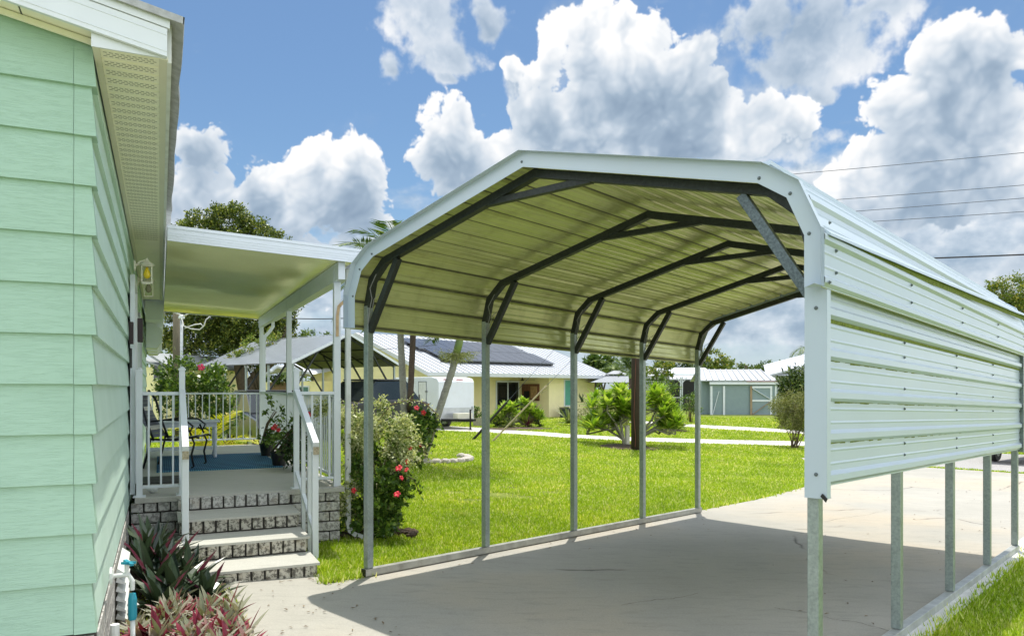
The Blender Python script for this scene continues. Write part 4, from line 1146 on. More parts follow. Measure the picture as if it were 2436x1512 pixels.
drv = bpy.data.objects['driveway']
for pts in ([(1842, 1451), (1868, 1456), (1920, 1462), (1990, 1480), (2050, 1488), (2115, 1506), (2180, 1512)], [(2075, 1190), (2110, 1194), (2160, 1197), (2200, 1203), (2255, 1206)], [(1960, 1244), (2010, 1234), (2060, 1228), (2110, 1216)], [(1480, 1445), (1560, 1432), (1610, 1428), (1660, 1416)]):
    ps = [gp(u, v, .0245) for u, v in pts]; mb = MB(); fine = []
    for a, b in zip(ps[:-1], ps[1:]):
        for q in range(6): c = a.lerp(b, q / 6); fine.append(c + V((random.uniform(-.012, .012), random.uniform(-.012, .012), 0)))
    fine.append(ps[-1])
    for a, b in zip(fine[:-1], fine[1:]):
        d = (b - a); d.z = 0; d.normalize(); n_ = V((-d.y, d.x, 0)) * random.uniform(.0012, .003); mb.quad(a - n_, b - n_, b + n_, a + n_)
    mb.build('crack', mat('dark_crack', (.05, .045, .035), .95), drv)
# ---------------------------------------------------------------- grass blades
def inside(px, py, poly):
    c = np.zeros(len(px), bool); n = len(poly)
    for i in range(n):
        x1, y1 = poly[i]; x2, y2 = poly[(i + 1) % n]
        cond = ((y1 > py) != (y2 > py))
        xi = (x2 - x1) * (py - y1) / ((y2 - y1) if abs(y2 - y1) > 1e-9 else 1e-9) + x1
        c ^= cond & (px < xi)
    return c
NO_GRASS = [DRIVE, [ks(2.0, 1.42), ks(11.6, 1.42), ks(11.6, 1.62), ks(2.0, 1.62)], [hh(2.75, 0.0), hh(2.75, 1.60), hh(4.36, 1.66), hh(4.36, 2.2), hh(11.7, 2.2), hh(11.7, -6), hh(0, -6)]]
for o in bpy.data.objects:
    if o.name.split('.')[0] in ('path', 'road', 'kerb_strip') and o.type == 'MESH': pass
def path_poly(pts, w):
    ps = [gp(u, v) for u, v in pts]; l = []; r = []
    for i, p in enumerate(ps):
        d = (ps[min(i + 1, len(ps) - 1)] - ps[max(i - 1, 0)]); d.z = 0; d.normalize(); ww = w[i] if isinstance(w, list) else w
        l.append((p.x - d.y * ww / 2, p.y + d.x * ww / 2)); r.append((p.x + d.y * ww / 2, p.y - d.x * ww / 2))
    return l + r[::-1]
NO_GRASS += [path_poly([(1010, 1018), (1100, 1021), (1200, 1027), (1350, 1037), (1480, 1044), (1650, 1049), (1800, 1053), (1960, 1056), (2200, 1060)], [3.6, 2.6, 1.8, 1.5, 1.5, 1.5, 1.5, 1.5, 1.5]),
             path_poly([(1500, 1003), (1600, 1010), (1700, 1016), (1800, 1021), (1930, 1029), (2200, 1040)], 1.9),
             [ks(24.0, -60), ks(24.0, 9.0), ks(31.5, 9.0), ks(31.5, -60)]]
n = 1080000
az = rng.uniform(-0.62, 0.92, n); rr = np.exp(rng.uniform(np.log(3.3), np.log(46), n))
px, py = np.sin(az) * rr, np.cos(az) * rr
# a few bare, thin patches
bare = np.zeros(n)
for (u, v, r) in ((1190, 1178, .55), (1240, 1183, .35), (1080, 1172, .3), (1310, 1172, .3), (1530, 1215, .12), (1120, 1190, .3), (1210, 1160, .25)):
    p = gp(u, v); bare = np.maximum(bare, 1 - np.hypot(px - p.x, (py - p.y)) / r)
keep = rng.random(n) > np.clip(bare * 2.2, 0, 0.97)
for poly in NO_GRASS: keep &= ~inside(px, py, poly)
px, py, rr = px[keep], py[keep], rr[keep]; n = len(px)
th = rng.uniform(0, 2 * np.pi, n); lean = rng.uniform(0.1, 0.9, n)
patch = 0.75 + 0.5 * np.sin(px * 1.7 + 2 * np.sin(py * .9)) * np.sin(py * 1.3 + px * .4)
hgt = (0.020 + 0.026 * rng.random(n)) * (0.8 + .35 * patch) * (1 + 0.012 * rr)
w = 0.0030 + 0.0009 * rr
zz = gz(px, py)
dx, dy = np.cos(th), np.sin(th); lx, ly = np.cos(th + 1.4), np.sin(th + 1.4)
A = np.stack([px - dx * w, py - dy * w, zz - 0.004], -1); B = np.stack([px + dx * w, py + dy * w, zz - 0.004], -1)
T = np.stack([px + lx * lean * hgt, py + ly * lean * hgt, zz + hgt], -1)
g = np_mesh('grass', np.stack([A, B, T], 1), 3, M_GRASS); tag(g, 'short bright green turf blades of the lawn', 'grass', kind='stuff')
# taller tufts along slab edges and posts
def tufts(name, pts, h, k, m, label):
    P = []
    for (x, y, s) in pts:
        q = rng.normal(size=(k, 2)) * s; th = rng.uniform(0, 6.283, k); hh_ = h * (0.5 + rng.random(k)); ww = 0.006 + 0.0006 * y
        bx, by = x + q[:, 0], y + q[:, 1]; z = gz(bx, by)
        dx, dy = np.cos(th) * ww, np.sin(th) * ww
        tip = np.stack([bx + np.cos(th + 1.5) * hh_ * .6, by + np.sin(th + 1.5) * hh_ * .6, z + hh_], -1)
        P.append(np.stack([np.stack([bx - dx, by - dy, z], -1), np.stack([bx + dx, by + dy, z], -1), tip], 1))
    o = np_mesh(name, np.concatenate(P), 3, m); return tag(o, label, 'grass', kind='stuff')
ed = []
for s in np.arange(2.2, 11.4, 0.10): p = E * s + N * (1.40 + random.uniform(-.05, .03)); ed.append((p.x, p.y, 0.035))
for s in np.arange(4.3, 10.3, 0.12): p = E * s + N * (5.66 + random.uniform(-.01, .04)); ed.append((p.x, p.y, 0.03))
for i in range(18): p = g1 + (g2 - g1) * (i / 17); ed.append((p.x + random.uniform(-.03, .03), p.y + .05, 0.04))
for i in range(14): p = gp(752 + i * 2, 1345 + i * 3.4); ed.append((p.x + .03, p.y + .03, 0.03))
for s in np.arange(10.4, 17.5, 0.2): p = E * s + N * (5.72 + max(0, s - 13) * .1 + random.uniform(-.02, .06)); ed.append((p.x, p.y, 0.05))
tufts('edge_grass', ed, 0.065, 26, M_GRASS, 'longer grass fringing the driveway edges')

# ---------------------------------------------------------------- flowers
M_STAM = mat('yellow_stamen', (0.75, 0.55, 0.08), 0.6)
def flower(c, r, nrm, m, parent, name='flower'):
    b = MB(); nrm = V(nrm).normalized(); a = nrm.orthogonal().normalized(); t = nrm.cross(a)
    for k in range(5):
        th = k * 2 * math.pi / 5 + random.uniform(-.15, .15); d = a * math.cos(th) + t * math.sin(th); s = nrm.cross(d)
        c = V(c)
        p0 = c; p1 = c + d * r * .45 + s * r * .32 + nrm * r * .22; p2 = c + d * r * .95 + s * r * .40 + nrm * r * .18; p3 = c + d * r * 1.08 + nrm * r * .05
        p4 = c + d * r * .95 - s * r * .40 + nrm * r * .20; p5 = c + d * r * .45 - s * r * .32 + nrm * r * .2; pm = c + d * r * .6 + nrm * r * .30
        b.add([p0, p1, p2, p3, p4, p5, pm], [(0, 1, 6), (1, 2, 6), (2, 3, 6), (3, 4, 6), (4, 5, 6), (5, 0, 6)], 0)
    b.tube([V(c) + nrm * r * .1, V(c) + nrm * r * .9], r * .05, 5, 1)
    return b.build(name, [m, M_STAM], parent)

# ---------------------------------------------------------------- strap leaved bed plants
def strap(mb, base, d, L, w, droop, m=0, seg=4):
    d = V(d).normalized(); side = d.cross(V((0, 0, 1)))
    if side.length < .05: side = V((1, 0, 0))
    side.normalize(); pts = []
    p = V(base); dd = d.copy()
    for i in range(seg + 1):
        f = i / seg; ww = w * (0.75 + .5 * math.sin(f * 2.2)) * (1 - f ** 2.2) + 0.001
        nn = side.cross(dd).normalized()
        pts.append((p - side * ww / 2 + nn * ww * .22, p.copy(), p + side * ww / 2 + nn * ww * .22))
        p = p + dd * (L / seg); dd = (dd + V((0, 0, -droop / seg))).normalized()
    vs = [q for t in pts for q in t]; fs = []
    for i in range(seg):
        for k in range(2):
            a = i * 3 + k; fs.append((a, a + 1, a + 4, a + 3))
    mb.add(vs, fs, m)
def two_side(name, up1, up2, under, rough=0.35):
    m, nt, b = nt_new(name); g = nd(nt, 'ShaderNodeNewGeometry')
    c = ramp(nt, g.outputs['Random Per Island'], [(0, up1), (1, up2)])
    st = noise(nt, 30, 3)
    c = mix_col(nt, ramp(nt, st, [(0.45, 0), (0.6, 0.25)]), c, under)
    lk(nt, mix_col(nt, g.outputs['Backfacing'], c, under), b.inputs['Base Color']); b.inputs['Roughness'].default_value = rough
    return m
M_OY = leafmat('dark_oyster_leaf', (0.010, 0.022, 0.014), (0.065, 0.10, 0.048), (0.10, 0.012, 0.028), trans=0.05, rough=0.3, f3=0.06, spec=.5)
M_OYP = leafmat('pink_oyster_leaf', (0.22, 0.24, 0.15), (0.42, 0.40, 0.31), (0.26, 0.03, 0.06), trans=0.2, f3=0.16)
M_OYR = leafmat('magenta_oyster_leaf', (0.14, 0.010, 0.03), (0.30, 0.05, 0.08), (0.4, 0.36, 0.28), trans=0.2, f3=0.2)
random.seed(21)
def rosette(mb, c, n, L, w, ms, tilt=(0.35, 1.25)):
    for i in range(n):
        f = i / n; th = i * 2.4 + random.uniform(-.2, .2); el = tilt[1] - (tilt[1] - tilt[0]) * f + random.uniform(-.15, .15)
        d = V((math.cos(th) * math.cos(el), math.sin(th) * math.cos(el), math.sin(el)))
        strap(mb, c, d, L * random.uniform(.75, 1.15), w, random.uniform(.1, .7), random.choice(ms))
i = 0
for (a, b, L, z) in ((2.95, 0.24, .62, .14), (2.72, 0.36, .56, .12), (2.45, 0.24, .58, .10), (2.55, 0.52, .50, .06), (2.20, 0.40, .52, .06), (3.3, 0.22, .52, .18), (2.15, 0.62, .40, .04), (2.8, 0.14, .52, .18), (1.95, 0.30, .46, .06)):
    mb = MB(); rosette(mb, H(a, b, z), 18, L * .80, 0.080, [0])
    o = mb.build('oyster_plant', M_OY)
    tag(o, 'dark purple-green oyster plant with sword leaves in the clump beside the steps', 'plant', 'dark oyster plants beside the steps')
mb = MB(); random.seed(8)
for k in range(120):
    a = random.uniform(0.2, 1.75); b = random.uniform(0.14, 0.82 - 0.06 * abs(a - 1)); 
    rosette(mb, H(a, b, 0.05 + 0.10 * random.random()), 8, random.uniform(.14, .23), 0.036, [0, 0, 0, 1] if random.random() < .65 else [1, 1, 0], (0.15, 1.2))
o = mb.build('pink_ground_cover', [M_OYP, M_OYR]); tag(o, 'low mat of pink and cream striped leaves in the bed by the spigot', 'ground cover', kind='stuff')

# ---------------------------------------------------------------- shrubs near the porch
M_VARI = leafmat('variegated_leaf', (0.44, 0.50, 0.22), (0.78, 0.77, 0.50), (0.16, 0.24, 0.05), trans=0.35, f3=0.20)
M_HIB = leafmat('hibiscus_leaf', (0.04, 0.09, 0.016), (0.12, 0.21, 0.03), (0.24, 0.34, 0.06), trans=0.25, rough=0.32, f3=0.15)
M_HIBD = leafmat('dark_hibiscus_leaf', (0.014, 0.035, 0.010), (0.05, 0.09, 0.02), (0.09, 0.15, 0.03), trans=0.2, rough=0.35)
M_TWIG = mat('brown_twig', (0.14, 0.10, 0.06), 0.9, var=0.3, nscale=20)
def shrub(name, base, blobs, n, L, W, m, label, cat='shrub', group=None, flowers=(), fm=None, fr=0.036, stems=9, clump=30, spread=.25, arcs=(), shell=0.55, loose=0):
    t = thing(name, base, label, cat, group)
    mb = MB(); base = V(base); random.seed(hash(label) % 1000 if False else len(label) * 7)
    for k in range(stems):
        c, r = random.choice(blobs); e = V(c) + V((random.uniform(-.5, .5) * r[0], random.uniform(-.5, .5) * r[1], random.uniform(0, .5) * r[2]))
        s = base + V((random.uniform(-.12, .12), random.uniform(-.12, .12), 0)); mid = (s + e) / 2 + V((random.uniform(-.08, .08), random.uniform(-.08, .08), .05))
        mb.tube([s, mid, e], [0.018, 0.012, 0.005], 6)
    for arc in arcs: mb.tube([V(p) for p in arc], [0.008] * (len(arc) - 1) + [0.003], 5)
    mb.build('stems', M_TWIG, t, smooth=True)
    if loose:
        sub_ = []
        for c, r in blobs:
            for q in range(loose):
                d = V((random.gauss(0, .62) * r[0], random.gauss(0, .62) * r[1], random.gauss(0, .62) * r[2])); k = random.uniform(.22, .45)
                sub_.append((tuple(V(c) + d), (r[0] * k, r[1] * k, r[2] * k)))
        vs = [crown_leaves(sub_, n, L, W, clump=clump, spread=spread * 1.5, shell=.2)]
    else: vs = [crown_leaves([(tuple(c), r) for c, r in blobs], n, L, W, clump=clump, spread=spread, shell=shell)]
    for arc in arcs:
        arc = [np.array(V(p)) for p in arc]
        for p, q in zip(arc[:-1], arc[1:]):
            k = max(4, int(np.linalg.norm(q - p) * 130)); f = rng.random((k, 1)); pos = p + (q - p) * f + rng.normal(size=(k, 3)) * 0.018
            vs.append(leaf_verts(pos, unit(rng.normal(size=(k, 3)) + (q - p) * 2), rand_dir(k), L * (.6 + .5 * rng.random(k)), W * (.6 + .5 * rng.random(k))))
    np_mesh('foliage', np.concatenate(vs), 4, m, t)
    for f in flowers:
        flower(f, fr * random.uniform(.75, 1.15), (random.uniform(-1.3, 1.3), -1, random.uniform(-.5, 1.0)), fm or M_RED, t)
    return t
bY = 8.9
A_ = lambda u, v, Y=bY: tuple(at(u, v, Y))
shrub('variegated_shrub', gp(885, 1268), [(A_(870, 1010, 9.3), (.34, .34, .26)), (A_(905, 1050, 8.9), (.34, .36, .34)), (A_(870, 1115, 9.0), (.30, .32, .40)), (A_(930, 1062, 9.3), (.20, .25, .22)), (A_(850, 1190, 9.0), (.22, .26, .36)), (A_(955, 1022, 9.5), (.17, .2, .12)), (A_(978, 1058, 9.6), (.13, .16, .10)), (A_(900, 1190, 9.0), (.24, .24, .3))],
      16000, 0.047, 0.023, M_VARI, 'cream and green variegated shrub with arching sprays, between porch and carport posts', clump=20, spread=.30, stems=16, loose=9,
      arcs=[[A_(900, 1000, 9.3), A_(930, 962, 9.3), A_(975, 950, 9.4), A_(1010, 958, 9.4), A_(1035, 980, 9.4), A_(1046, 992, 9.4)], [A_(930, 1040), A_(975, 1040), A_(1010, 1062), A_(1022, 1100)], [A_(940, 1080), A_(985, 1090), A_(1012, 1100)], [A_(920, 1020, 9.2), A_(960, 985, 9.2), A_(985, 990, 9.2)], [A_(850, 1000), A_(842, 965), A_(860, 950)], [A_(930, 1060), A_(960, 1078), A_(975, 1105)]])
hib = shrub('hibiscus_shrub', gp(900, 1262), [(A_(925, 1110, 8.7), (.22, .25, .24)), (A_(935, 1170, 8.6), (.17, .2, .2)), (A_(905, 1225, 8.6), (.24, .25, .22)), (A_(860, 1220, 8.8), (.22, .22, .26)), (A_(955, 1085, 9.0), (.17, .2, .17)), (A_(880, 1150, 8.7), (.22, .2, .25)), (A_(895, 1090, 9.2), (.25, .2, .25))],
      5200, 0.075, 0.040, M_HIB, 'green hibiscus with scattered red blooms, low in the bed behind the first left carport post', clump=16, spread=.35, stems=14, loose=7,
      arcs=[[A_(940, 1140, 8.6), A_(965, 1130, 8.6), A_(985, 1140, 8.6), A_(1000, 1175, 8.6)]],
      flowers=[A_(991, 970, 9.35), A_(1008, 981, 9.35), A_(975, 1066, 8.9), A_(1000, 1058, 9.2), A_(949, 1113, 8.4), A_(967, 1117, 8.4), A_(955, 1136, 8.4), A_(945, 1175, 8.35), A_(842, 1166, 8.6), A_(968, 1098, 8.6)])
p = gp(905, 1272)
mb = MB(); random.seed(2)
for k in range(70): mb.blob((p.x - .08 + random.gauss(0, .20), p.y + random.gauss(0, .12), .0), (.07, .06, .035), 1, .3)
tag(mb.build('mulch', M_SOIL), 'heap of dark mulch under the variegated shrub', 'mulch', kind='stuff')
e0, e1 = gp(852, 1290), gp(952, 1275)
for k in range(5):
    q = e0 + (e1 - e0) * (k / 5.0) + V((0, 0.0, -0.005)); q2 = e0 + (e1 - e0) * ((k + .93) / 5.0) + V((0, random.uniform(-.02, .02), -.005))
    mb = MB(); mb.bar(q, q2, 0.05, 0.06); tag(mb.build('edging_brick', mat('old_red_brick', (.20, .12, .085), .9, var=.35, nscale=20, bstr=.5), bevel=.006), 'weathered brick edging the mulch under the shrub', 'brick', 'edging bricks under the shrub')
# sapling stake
mb = MB(); mb.tube([gp(893, 1262), at(896, 1150, 8.5)], .006, 6); tag(mb.build('plant_stake', mat('bamboo', (.45, .42, .22), .7)), 'thin bamboo stake beside the first left carport post', 'stake')

# hibiscus in pots on the porch
def ph(u, v, Y): return tuple(at(u, v, Y))
for (a, b, lab, bl, fl) in ((7.1, 1.86, 'dark-leaved potted hibiscus on the porch, nearest the stair newel', [((720, 1040, 10.4), (.22, .24, .25)), ((700, 1075, 10.4), (.16, .2, .2)), ((730, 1000, 10.2), (.13, .15, .13)), ((712, 1090, 10.2), (.17, .2, .17))], [(735, 985, 9.95)]),
                            (8.8, 1.90, 'leggy potted hibiscus with red blooms against the slatted porch railing', [((665, 1020, 12.0), (.24, .2, .15)), ((640, 1040, 12.0), (.15, .2, .10)), ((655, 980, 12.2), (.15, .15, .12)), ((645, 950, 12.4), (.11, .1, .06)), ((680, 1050, 11.6), (.18, .2, .17))], [(655, 1012, 11.6), (662, 1022, 11.6), (651, 1018, 11.6)])):
    pos = H(a, b, DZ); t = shrub('potted_hibiscus', pos + V((0, 0, .2)), [(ph(*c), r) for c, r in bl], 800 if a < 8 else 420, 0.085, 0.045, M_HIBD if a < 8 else M_HIB, lab, 'potted plant', None, [ph(*f) for f in fl], clump=12, spread=.5, stems=12)
    pm = MB(); pm.lathe(pos, [(.09, 0), (.12, .18), (.13, .19), (.13, .21), (.11, .21), (.10, .18)], 16); pm.build('pot', M_BLACK, t, smooth=False)

# ---------------------------------------------------------------- palms
M_PALMG = leafmat('palm_leaflet', (0.03, 0.07, 0.02), (0.09, 0.16, 0.035), (0.20, 0.26, 0.06), trans=0.25, rough=0.4)
M_PALMY = leafmat('yellow_palm_leaflet', (0.40, 0.44, 0.02), (0.62, 0.60, 0.03), (0.66, 0.56, 0.20), trans=0.35)
M_TRUNK = mat('grey_palm_trunk', (0.30, 0.29, 0.25), 0.9, var=0.35, nscale=7, vec=((3, 3, 16),), bstr=0.6, bscale=12, dirt=(0.08, 0.075, 0.06), dirt_amt=0.6, dirt_scale=9)
M_TRUNKD = mat('dark_palm_trunk', (0.085, 0.06, 0.045), 0.95, var=0.45, nscale=7, vec=((3, 3, 16),), bstr=0.7, bscale=12)
M_FRUIT = leafmat('pale_flower_stalk', (0.35, 0.38, 0.14), (0.55, 0.55, 0.25), trans=0.2)
def frond_arrays(base, d, L, droop, nl, ll, lw, vee=0.5):
    d = V(d).normalized(); p = V(base); dd = d.copy(); pts = []; seg = 14
    for i in range(seg + 1):
        pts.append((p.copy(), dd.copy())); p = p + dd * (L / seg); dd = (dd + V((0, 0, -droop / seg))).normalized()
    P, AX, NR, LL, WW = [], [], [], [], []
    for k in range(nl):
        f = 0.12 + 0.88 * k / nl; i = min(int(f * seg), seg - 1); q, dv = pts[i]; q = q.lerp(pts[i + 1][0], f * seg - i)
        side = dv.cross(V((0, 0, 1)))
        if side.length < .05: side = V((1, 0, 0))
        side.normalize(); up = side.cross(dv)
        for s in (-1, 1):
            ax = side * s + dv * (.35 + .8 * f) + up * vee * (1 - f) + V((0, 0, -0.25)) + V((random.gauss(0, .09), random.gauss(0, .09), random.gauss(0, .09)))
            P.append(q); AX.append(ax); NR.append(up + side * s * .2); LL.append(ll * (.55 + .6 * math.sin(math.pi * min(1, f * .9 + .1))) * random.uniform(.85, 1.1)); WW.append(lw)
    return pts, leaf_verts(np.array([list(x) for x in P]), np.array([list(x) for x in AX]), np.array([list(x) for x in NR]), np.array(LL), np.array(WW), 0.1)
def palm(name, trunk_pts, rad, label, group, nf, L, ll, lw, tm, lm, el=(-.5, 1.2), droop=1.6, fruit=True, crown_off=.25, seed=1, nl=34, cat='palm tree', shaft=True):
    random.seed(seed); t = thing(name, trunk_pts[0], label, cat, group)
    mb = MB(); pts = []
    tp = [V(p) for p in trunk_pts]
    # rings of the trunk
    fine = []
    for a, b in zip(tp[:-1], tp[1:]):
        for k in range(10): fine.append(a.lerp(b, k / 10))
    fine.append(tp[-1]); m = len(fine)
    mb.tube(fine, [rad * (1.25 - .4 * min(1, 3 * i / m) - .1 * i / m) * (1 + (.04 if i % 2 else -.02)) for i in range(m)], 12); mb.build('trunk', tm, t, smooth=True)
    top = tp[-1]; up = (tp[-1] - tp[-2]).normalized()
    if shaft:
        cs = MB(); cs.tube([top, top + up * .25, top + up * .6], [rad * .85, rad * .9, rad * .4], 10); cs.build('crownshaft', mat('green_crownshaft', (.20, .28, .08), .4, var=.2), t, smooth=True)
        top = top + up * .5
    for k in range(nf):
        th = k * 2.4 + random.uniform(-.3, .3); e = el[0] + (el[1] - el[0]) * ((k + .5) / nf)
        d = V((math.cos(th) * math.cos(e), math.sin(th) * math.cos(e), math.sin(e)))
        pts, lv = frond_arrays(top, d, L * random.uniform(.85, 1.1), droop, nl, ll, lw)
        fo_ = np_mesh('frond', lv, 4, lm, t)
        r = MB(); r.tube([q for q, _ in pts], [rad * .16 * (1 - .8 * i / 14) + .003 for i in range(15)], 5); rr_ = r.build('rachis', mat('green_rachis', (.16, .22, .05), .5, var=.15), fo_); rr_.location = (0, 0, 0)
    if fruit:
        c = np.array(list(tp[-1])) - np.array([0, 0, .02]); k = 900
        d = rand_dir(k); d[:, 2] = -np.abs(d[:, 2]) * .5 + .15; pos = c + d * rng.random((k, 1)) * np.array([.48, .48, .55])
        np_mesh('flower_stalk', leaf_verts(pos, d + rng.normal(size=(k, 3)) * .4 + np.array([0, 0, -.3]), rand_dir(k), np.full(k, .12), np.full(k, .016)), 4, M_FRUIT, t)
    return t
PY = 17.2
palm('palm_tree', [gp(968, 1088), at(962, 985, PY), at(953, 800, PY), at(950, 690, PY)], .095, 'grey-trunked palm, leftmost of the three and straight, its crown above the porch roof edge', 'palms in the lawn bed', 17, 1.9, .50, .045, M_TRUNK, M_PALMG, seed=4)
palm('palm_tree', [gp(974, 1090), at(976, 950, PY - .3), at(982, 812, PY - .3), at(984, 720, PY - .3)], .085, 'dark-trunked palm standing between the straight grey palm and the leaning one', 'palms in the lawn bed', 13, 1.7, .45, .04, M_TRUNKD, M_PALMG, seed=7, el=(-.2, 1.2))
palm('palm_tree', [gp(1003, 1092), at(1040, 990, PY), at(1076, 880, PY), at(1086, 840, PY)], .10, 'palm with a trunk leaning right and a bushy pale flower skirt', 'palms in the lawn bed', 15, 1.5, .45, .04, M_TRUNK, M_PALMG, seed=9, el=(0.35, 1.35), droop=1.2)
random.seed(12)
for k in range(16):
    th = -2.6 + k * .22; c = gp(1018, 1092); p = c + V((math.cos(th) * 1.05, math.sin(th) * .95, 0)); p.z = float(gz(p.x, p.y)) + .05
    mb = MB(); mb.blob(p, (.13, .10, .08), 2, .12); tag(mb.build('edging_stone', M_STONE, smooth=False), 'pale rounded stone in the arc edging the palm bed', 'stone', 'stones edging the palm bed')
shrub('palm_bed_shrub', gp(1000, 1080), [(tuple(at(1000, 1010, PY)), (.35, .3, .3)), (tuple(at(985, 1050, PY - .4)), (.3, .3, .28))], 1500, .12, .07, M_HIB, 'dark green shrub at the foot of the three palms', clump=20, spread=.35)
# ---------------------------------------------------------------- things on the porch
rg = MB(); M_RUG = mat('teal_blue_rug', (0.010, 0.105, 0.19), 0.85, var=0.25, nscale=3)
def rug_mat():
    m, nt, b = nt_new('ribbed_blue_rug'); pos = nd(nt, 'ShaderNodeNewGeometry').outputs['Position']
    ang = -math.atan2(HQ.y, HQ.x)
    mp = nd(nt, 'ShaderNodeMapping'); lk(nt, pos, mp.inputs[0]); mp.inputs['Rotation'].default_value = (0, 0, ang)
    sx = nd(nt, 'ShaderNodeSeparateXYZ'); lk(nt, mp.outputs[0], sx.inputs[0])
    w = nd(nt, 'ShaderNodeTexWave', wave_type='BANDS', bands_direction='Y'); w.inputs['Scale'].default_value = 1.6; lk(nt, mp.outputs[0], w.inputs[0])
    w2 = nd(nt, 'ShaderNodeTexWave', wave_type='BANDS', bands_direction='X'); w2.inputs['Scale'].default_value = 11; lk(nt, mp.outputs[0], w2.inputs[0])
    band = ramp(nt, w.outputs[1], [(0.25, (0.003, 0.035, 0.10)), (0.6, (0.006, 0.10, 0.22))])
    f = ramp(nt, w2.outputs[1], [(0.55, 0.0), (0.7, 1.0)]); f2 = ramp(nt, w.outputs[1], [(0.72, 0.0), (0.8, 0.8)])
    mu = nd(nt, 'ShaderNodeMath', operation='MULTIPLY'); lk(nt, f, mu.inputs[0]); lk(nt, f2, mu.inputs[1])
    lk(nt, mix_col(nt, mu.outputs[0], band, (0.16, 0.45, 0.55)), b.inputs['Base Color']); b.inputs['Roughness'].default_value = .8
    return m
rg.obox(H(6.85, 0.25, DZ + .003), HS * 2.54, HQ * 1.63, V((0, 0, .010)))
tag(rg.build('outdoor_rug', rug_mat()), 'blue striped outdoor rug lying on the porch floor', 'rug')
dm = MB(); dm.obox(H(5.55, 0.10, DZ + .003), HS * .75, HQ * .48, V((0, 0, .012)))
for k in range(4): dm.obox(H(5.62 + k * .16, 0.16, DZ + .015), HS * .03, HQ * .36, V((0, 0, .006)), 1)
tag(dm.build('door_mat', [M_BLACK, mat('grey_rubber', (.10, .10, .09), .8)]), 'black door mat with grey bars on the porch by the house wall', 'door mat')
# strap chair facing right
ch = thing('patio_chair', H(7.55, .5, DZ), 'black metal patio chair with dark and cream strap seat, on the porch rug', 'chair')
cz_ = DZ + .016
for sa in (0, 1):
    a = 7.25 + sa * .60
    L = MB()
    L.tube([H(a, .80, cz_), H(a, .83, cz_ + .02), H(a, .80, cz_ + .18), H(a, .84, cz_ + .34), H(a, .80, cz_ + .43)], .014, 8); L.build('front_leg', M_BLACKM, ch, smooth=True)
    L = MB(); L.tube([H(a, .16, cz_), H(a, .22, cz_ + .22), H(a, .26, cz_ + .42)], .014, 8); L.build('rear_leg', M_BLACKM, ch, smooth=True)
    L = MB(); L.tube([H(a, .30, cz_ + .38), H(a, .22, cz_ + .60), H(a, .12, cz_ + .95), H(a, .02, cz_ + 1.08)], .016, 8); L.build('back_frame', M_BLACKM, ch, smooth=True)
    L = MB(); L.tube([H(a, .20, cz_ + .64), H(a, .45, cz_ + .67), H(a, .72, cz_ + .66), H(a, .82, cz_ + .58), H(a, .78, cz_ + .50), H(a, .72, cz_ + .53), H(a, .74, cz_ + .58), H(a, .80, cz_ + .45)], .013, 8); L.build('armrest', M_BLACKM, ch, smooth=True)
    L = MB(); L.tube([H(a, .26, cz_ + .40), H(a, .6, cz_ + .39), H(a, .86, cz_ + .43), H(a, .90, cz_ + .41)], .015, 8); L.build('seat_frame', M_BLACKM, ch, smooth=True)
M_STRAPD = mat('black_vinyl_strap', (.015, .015, .017), .4); M_STRAPL = mat('cream_vinyl_strap', (.55, .52, .44), .45)
st = MB()
def seat_pt(f): 
    pts = [(.88, .43), (.60, .395), (.34, .39)]
    x = f * 2; i = min(int(x), 1); t = x - i
    return pts[i][0] + (pts[i + 1][0] - pts[i][0]) * t, pts[i][1] + (pts[i + 1][1] - pts[i][1]) * t
for k in range(9):
    (b0, z0), (b1, z1) = seat_pt(k / 9), seat_pt((k + .95) / 9)
    st.add([H(7.25, b0, cz_ + z0 + .014), H(7.25, b1, cz_ + z1 + .014), H(7.55, b1, cz_ + z1 - .012), H(7.55, b0, cz_ + z0 - .012), H(7.85, b0, cz_ + z0 + .014), H(7.85, b1, cz_ + z1 + .014)], [(0, 1, 2, 3), (3, 2, 5, 4)], k % 2)
st.build('seat_straps', [M_STRAPD, M_STRAPL], ch)
st = MB()
for k in range(12):
    f0, f1 = k / 12, (k + .97) / 12
    g = lambda f: (.28 - .26 * f - .05 * math.sin(3 * f), .42 + .64 * f)
    (b0, z0), (b1, z1) = g(f0), g(f1)
    st.quad(H(7.25, b0, cz_ + z0), H(7.25, b1, cz_ + z1), H(7.85, b1, cz_ + z1), H(7.85, b0, cz_ + z0), 0 if k % 5 != 2 else 1)
st.build('back_straps', [M_STRAPD, M_STRAPL], ch)
ch.rotation_euler = (0, 0, -0.32)
# white side table with turned legs
tb = thing('side_table', H(9.0, .6, DZ), 'white wooden side table with turned legs, behind the black porch chair', 'table')
m_ = MB(); m_.obox(H(8.75, .05, DZ + .575), HS * .5, HQ * 1.12, V((0, 0, .035))); m_.build('table_top', M_WHITE, tb, bevel=.005)
m_ = MB(); m_.obox(H(8.80, .10, DZ + .50), HS * .4, HQ * 1.02, V((0, 0, .074))); m_.build('apron', M_WHITE, tb)
m_ = MB(); m_.obox(H(8.80, .10, DZ + .14), HS * .4, HQ * 1.02, V((0, 0, .03))); m_.build('shelf', M_WHITE, tb)
for a in (8.81, 9.19):
    for b in (.12, 1.10):
        m_ = MB(); m_.lathe(H(a, b, DZ), [(.022, 0), (.028, .05), (.02, .10), (.03, .16), (.03, .2), (.022, .22), (.032, .30), (.026, .42), (.03, .5)], 10); m_.build('leg', M_WHITE, tb, smooth=True)
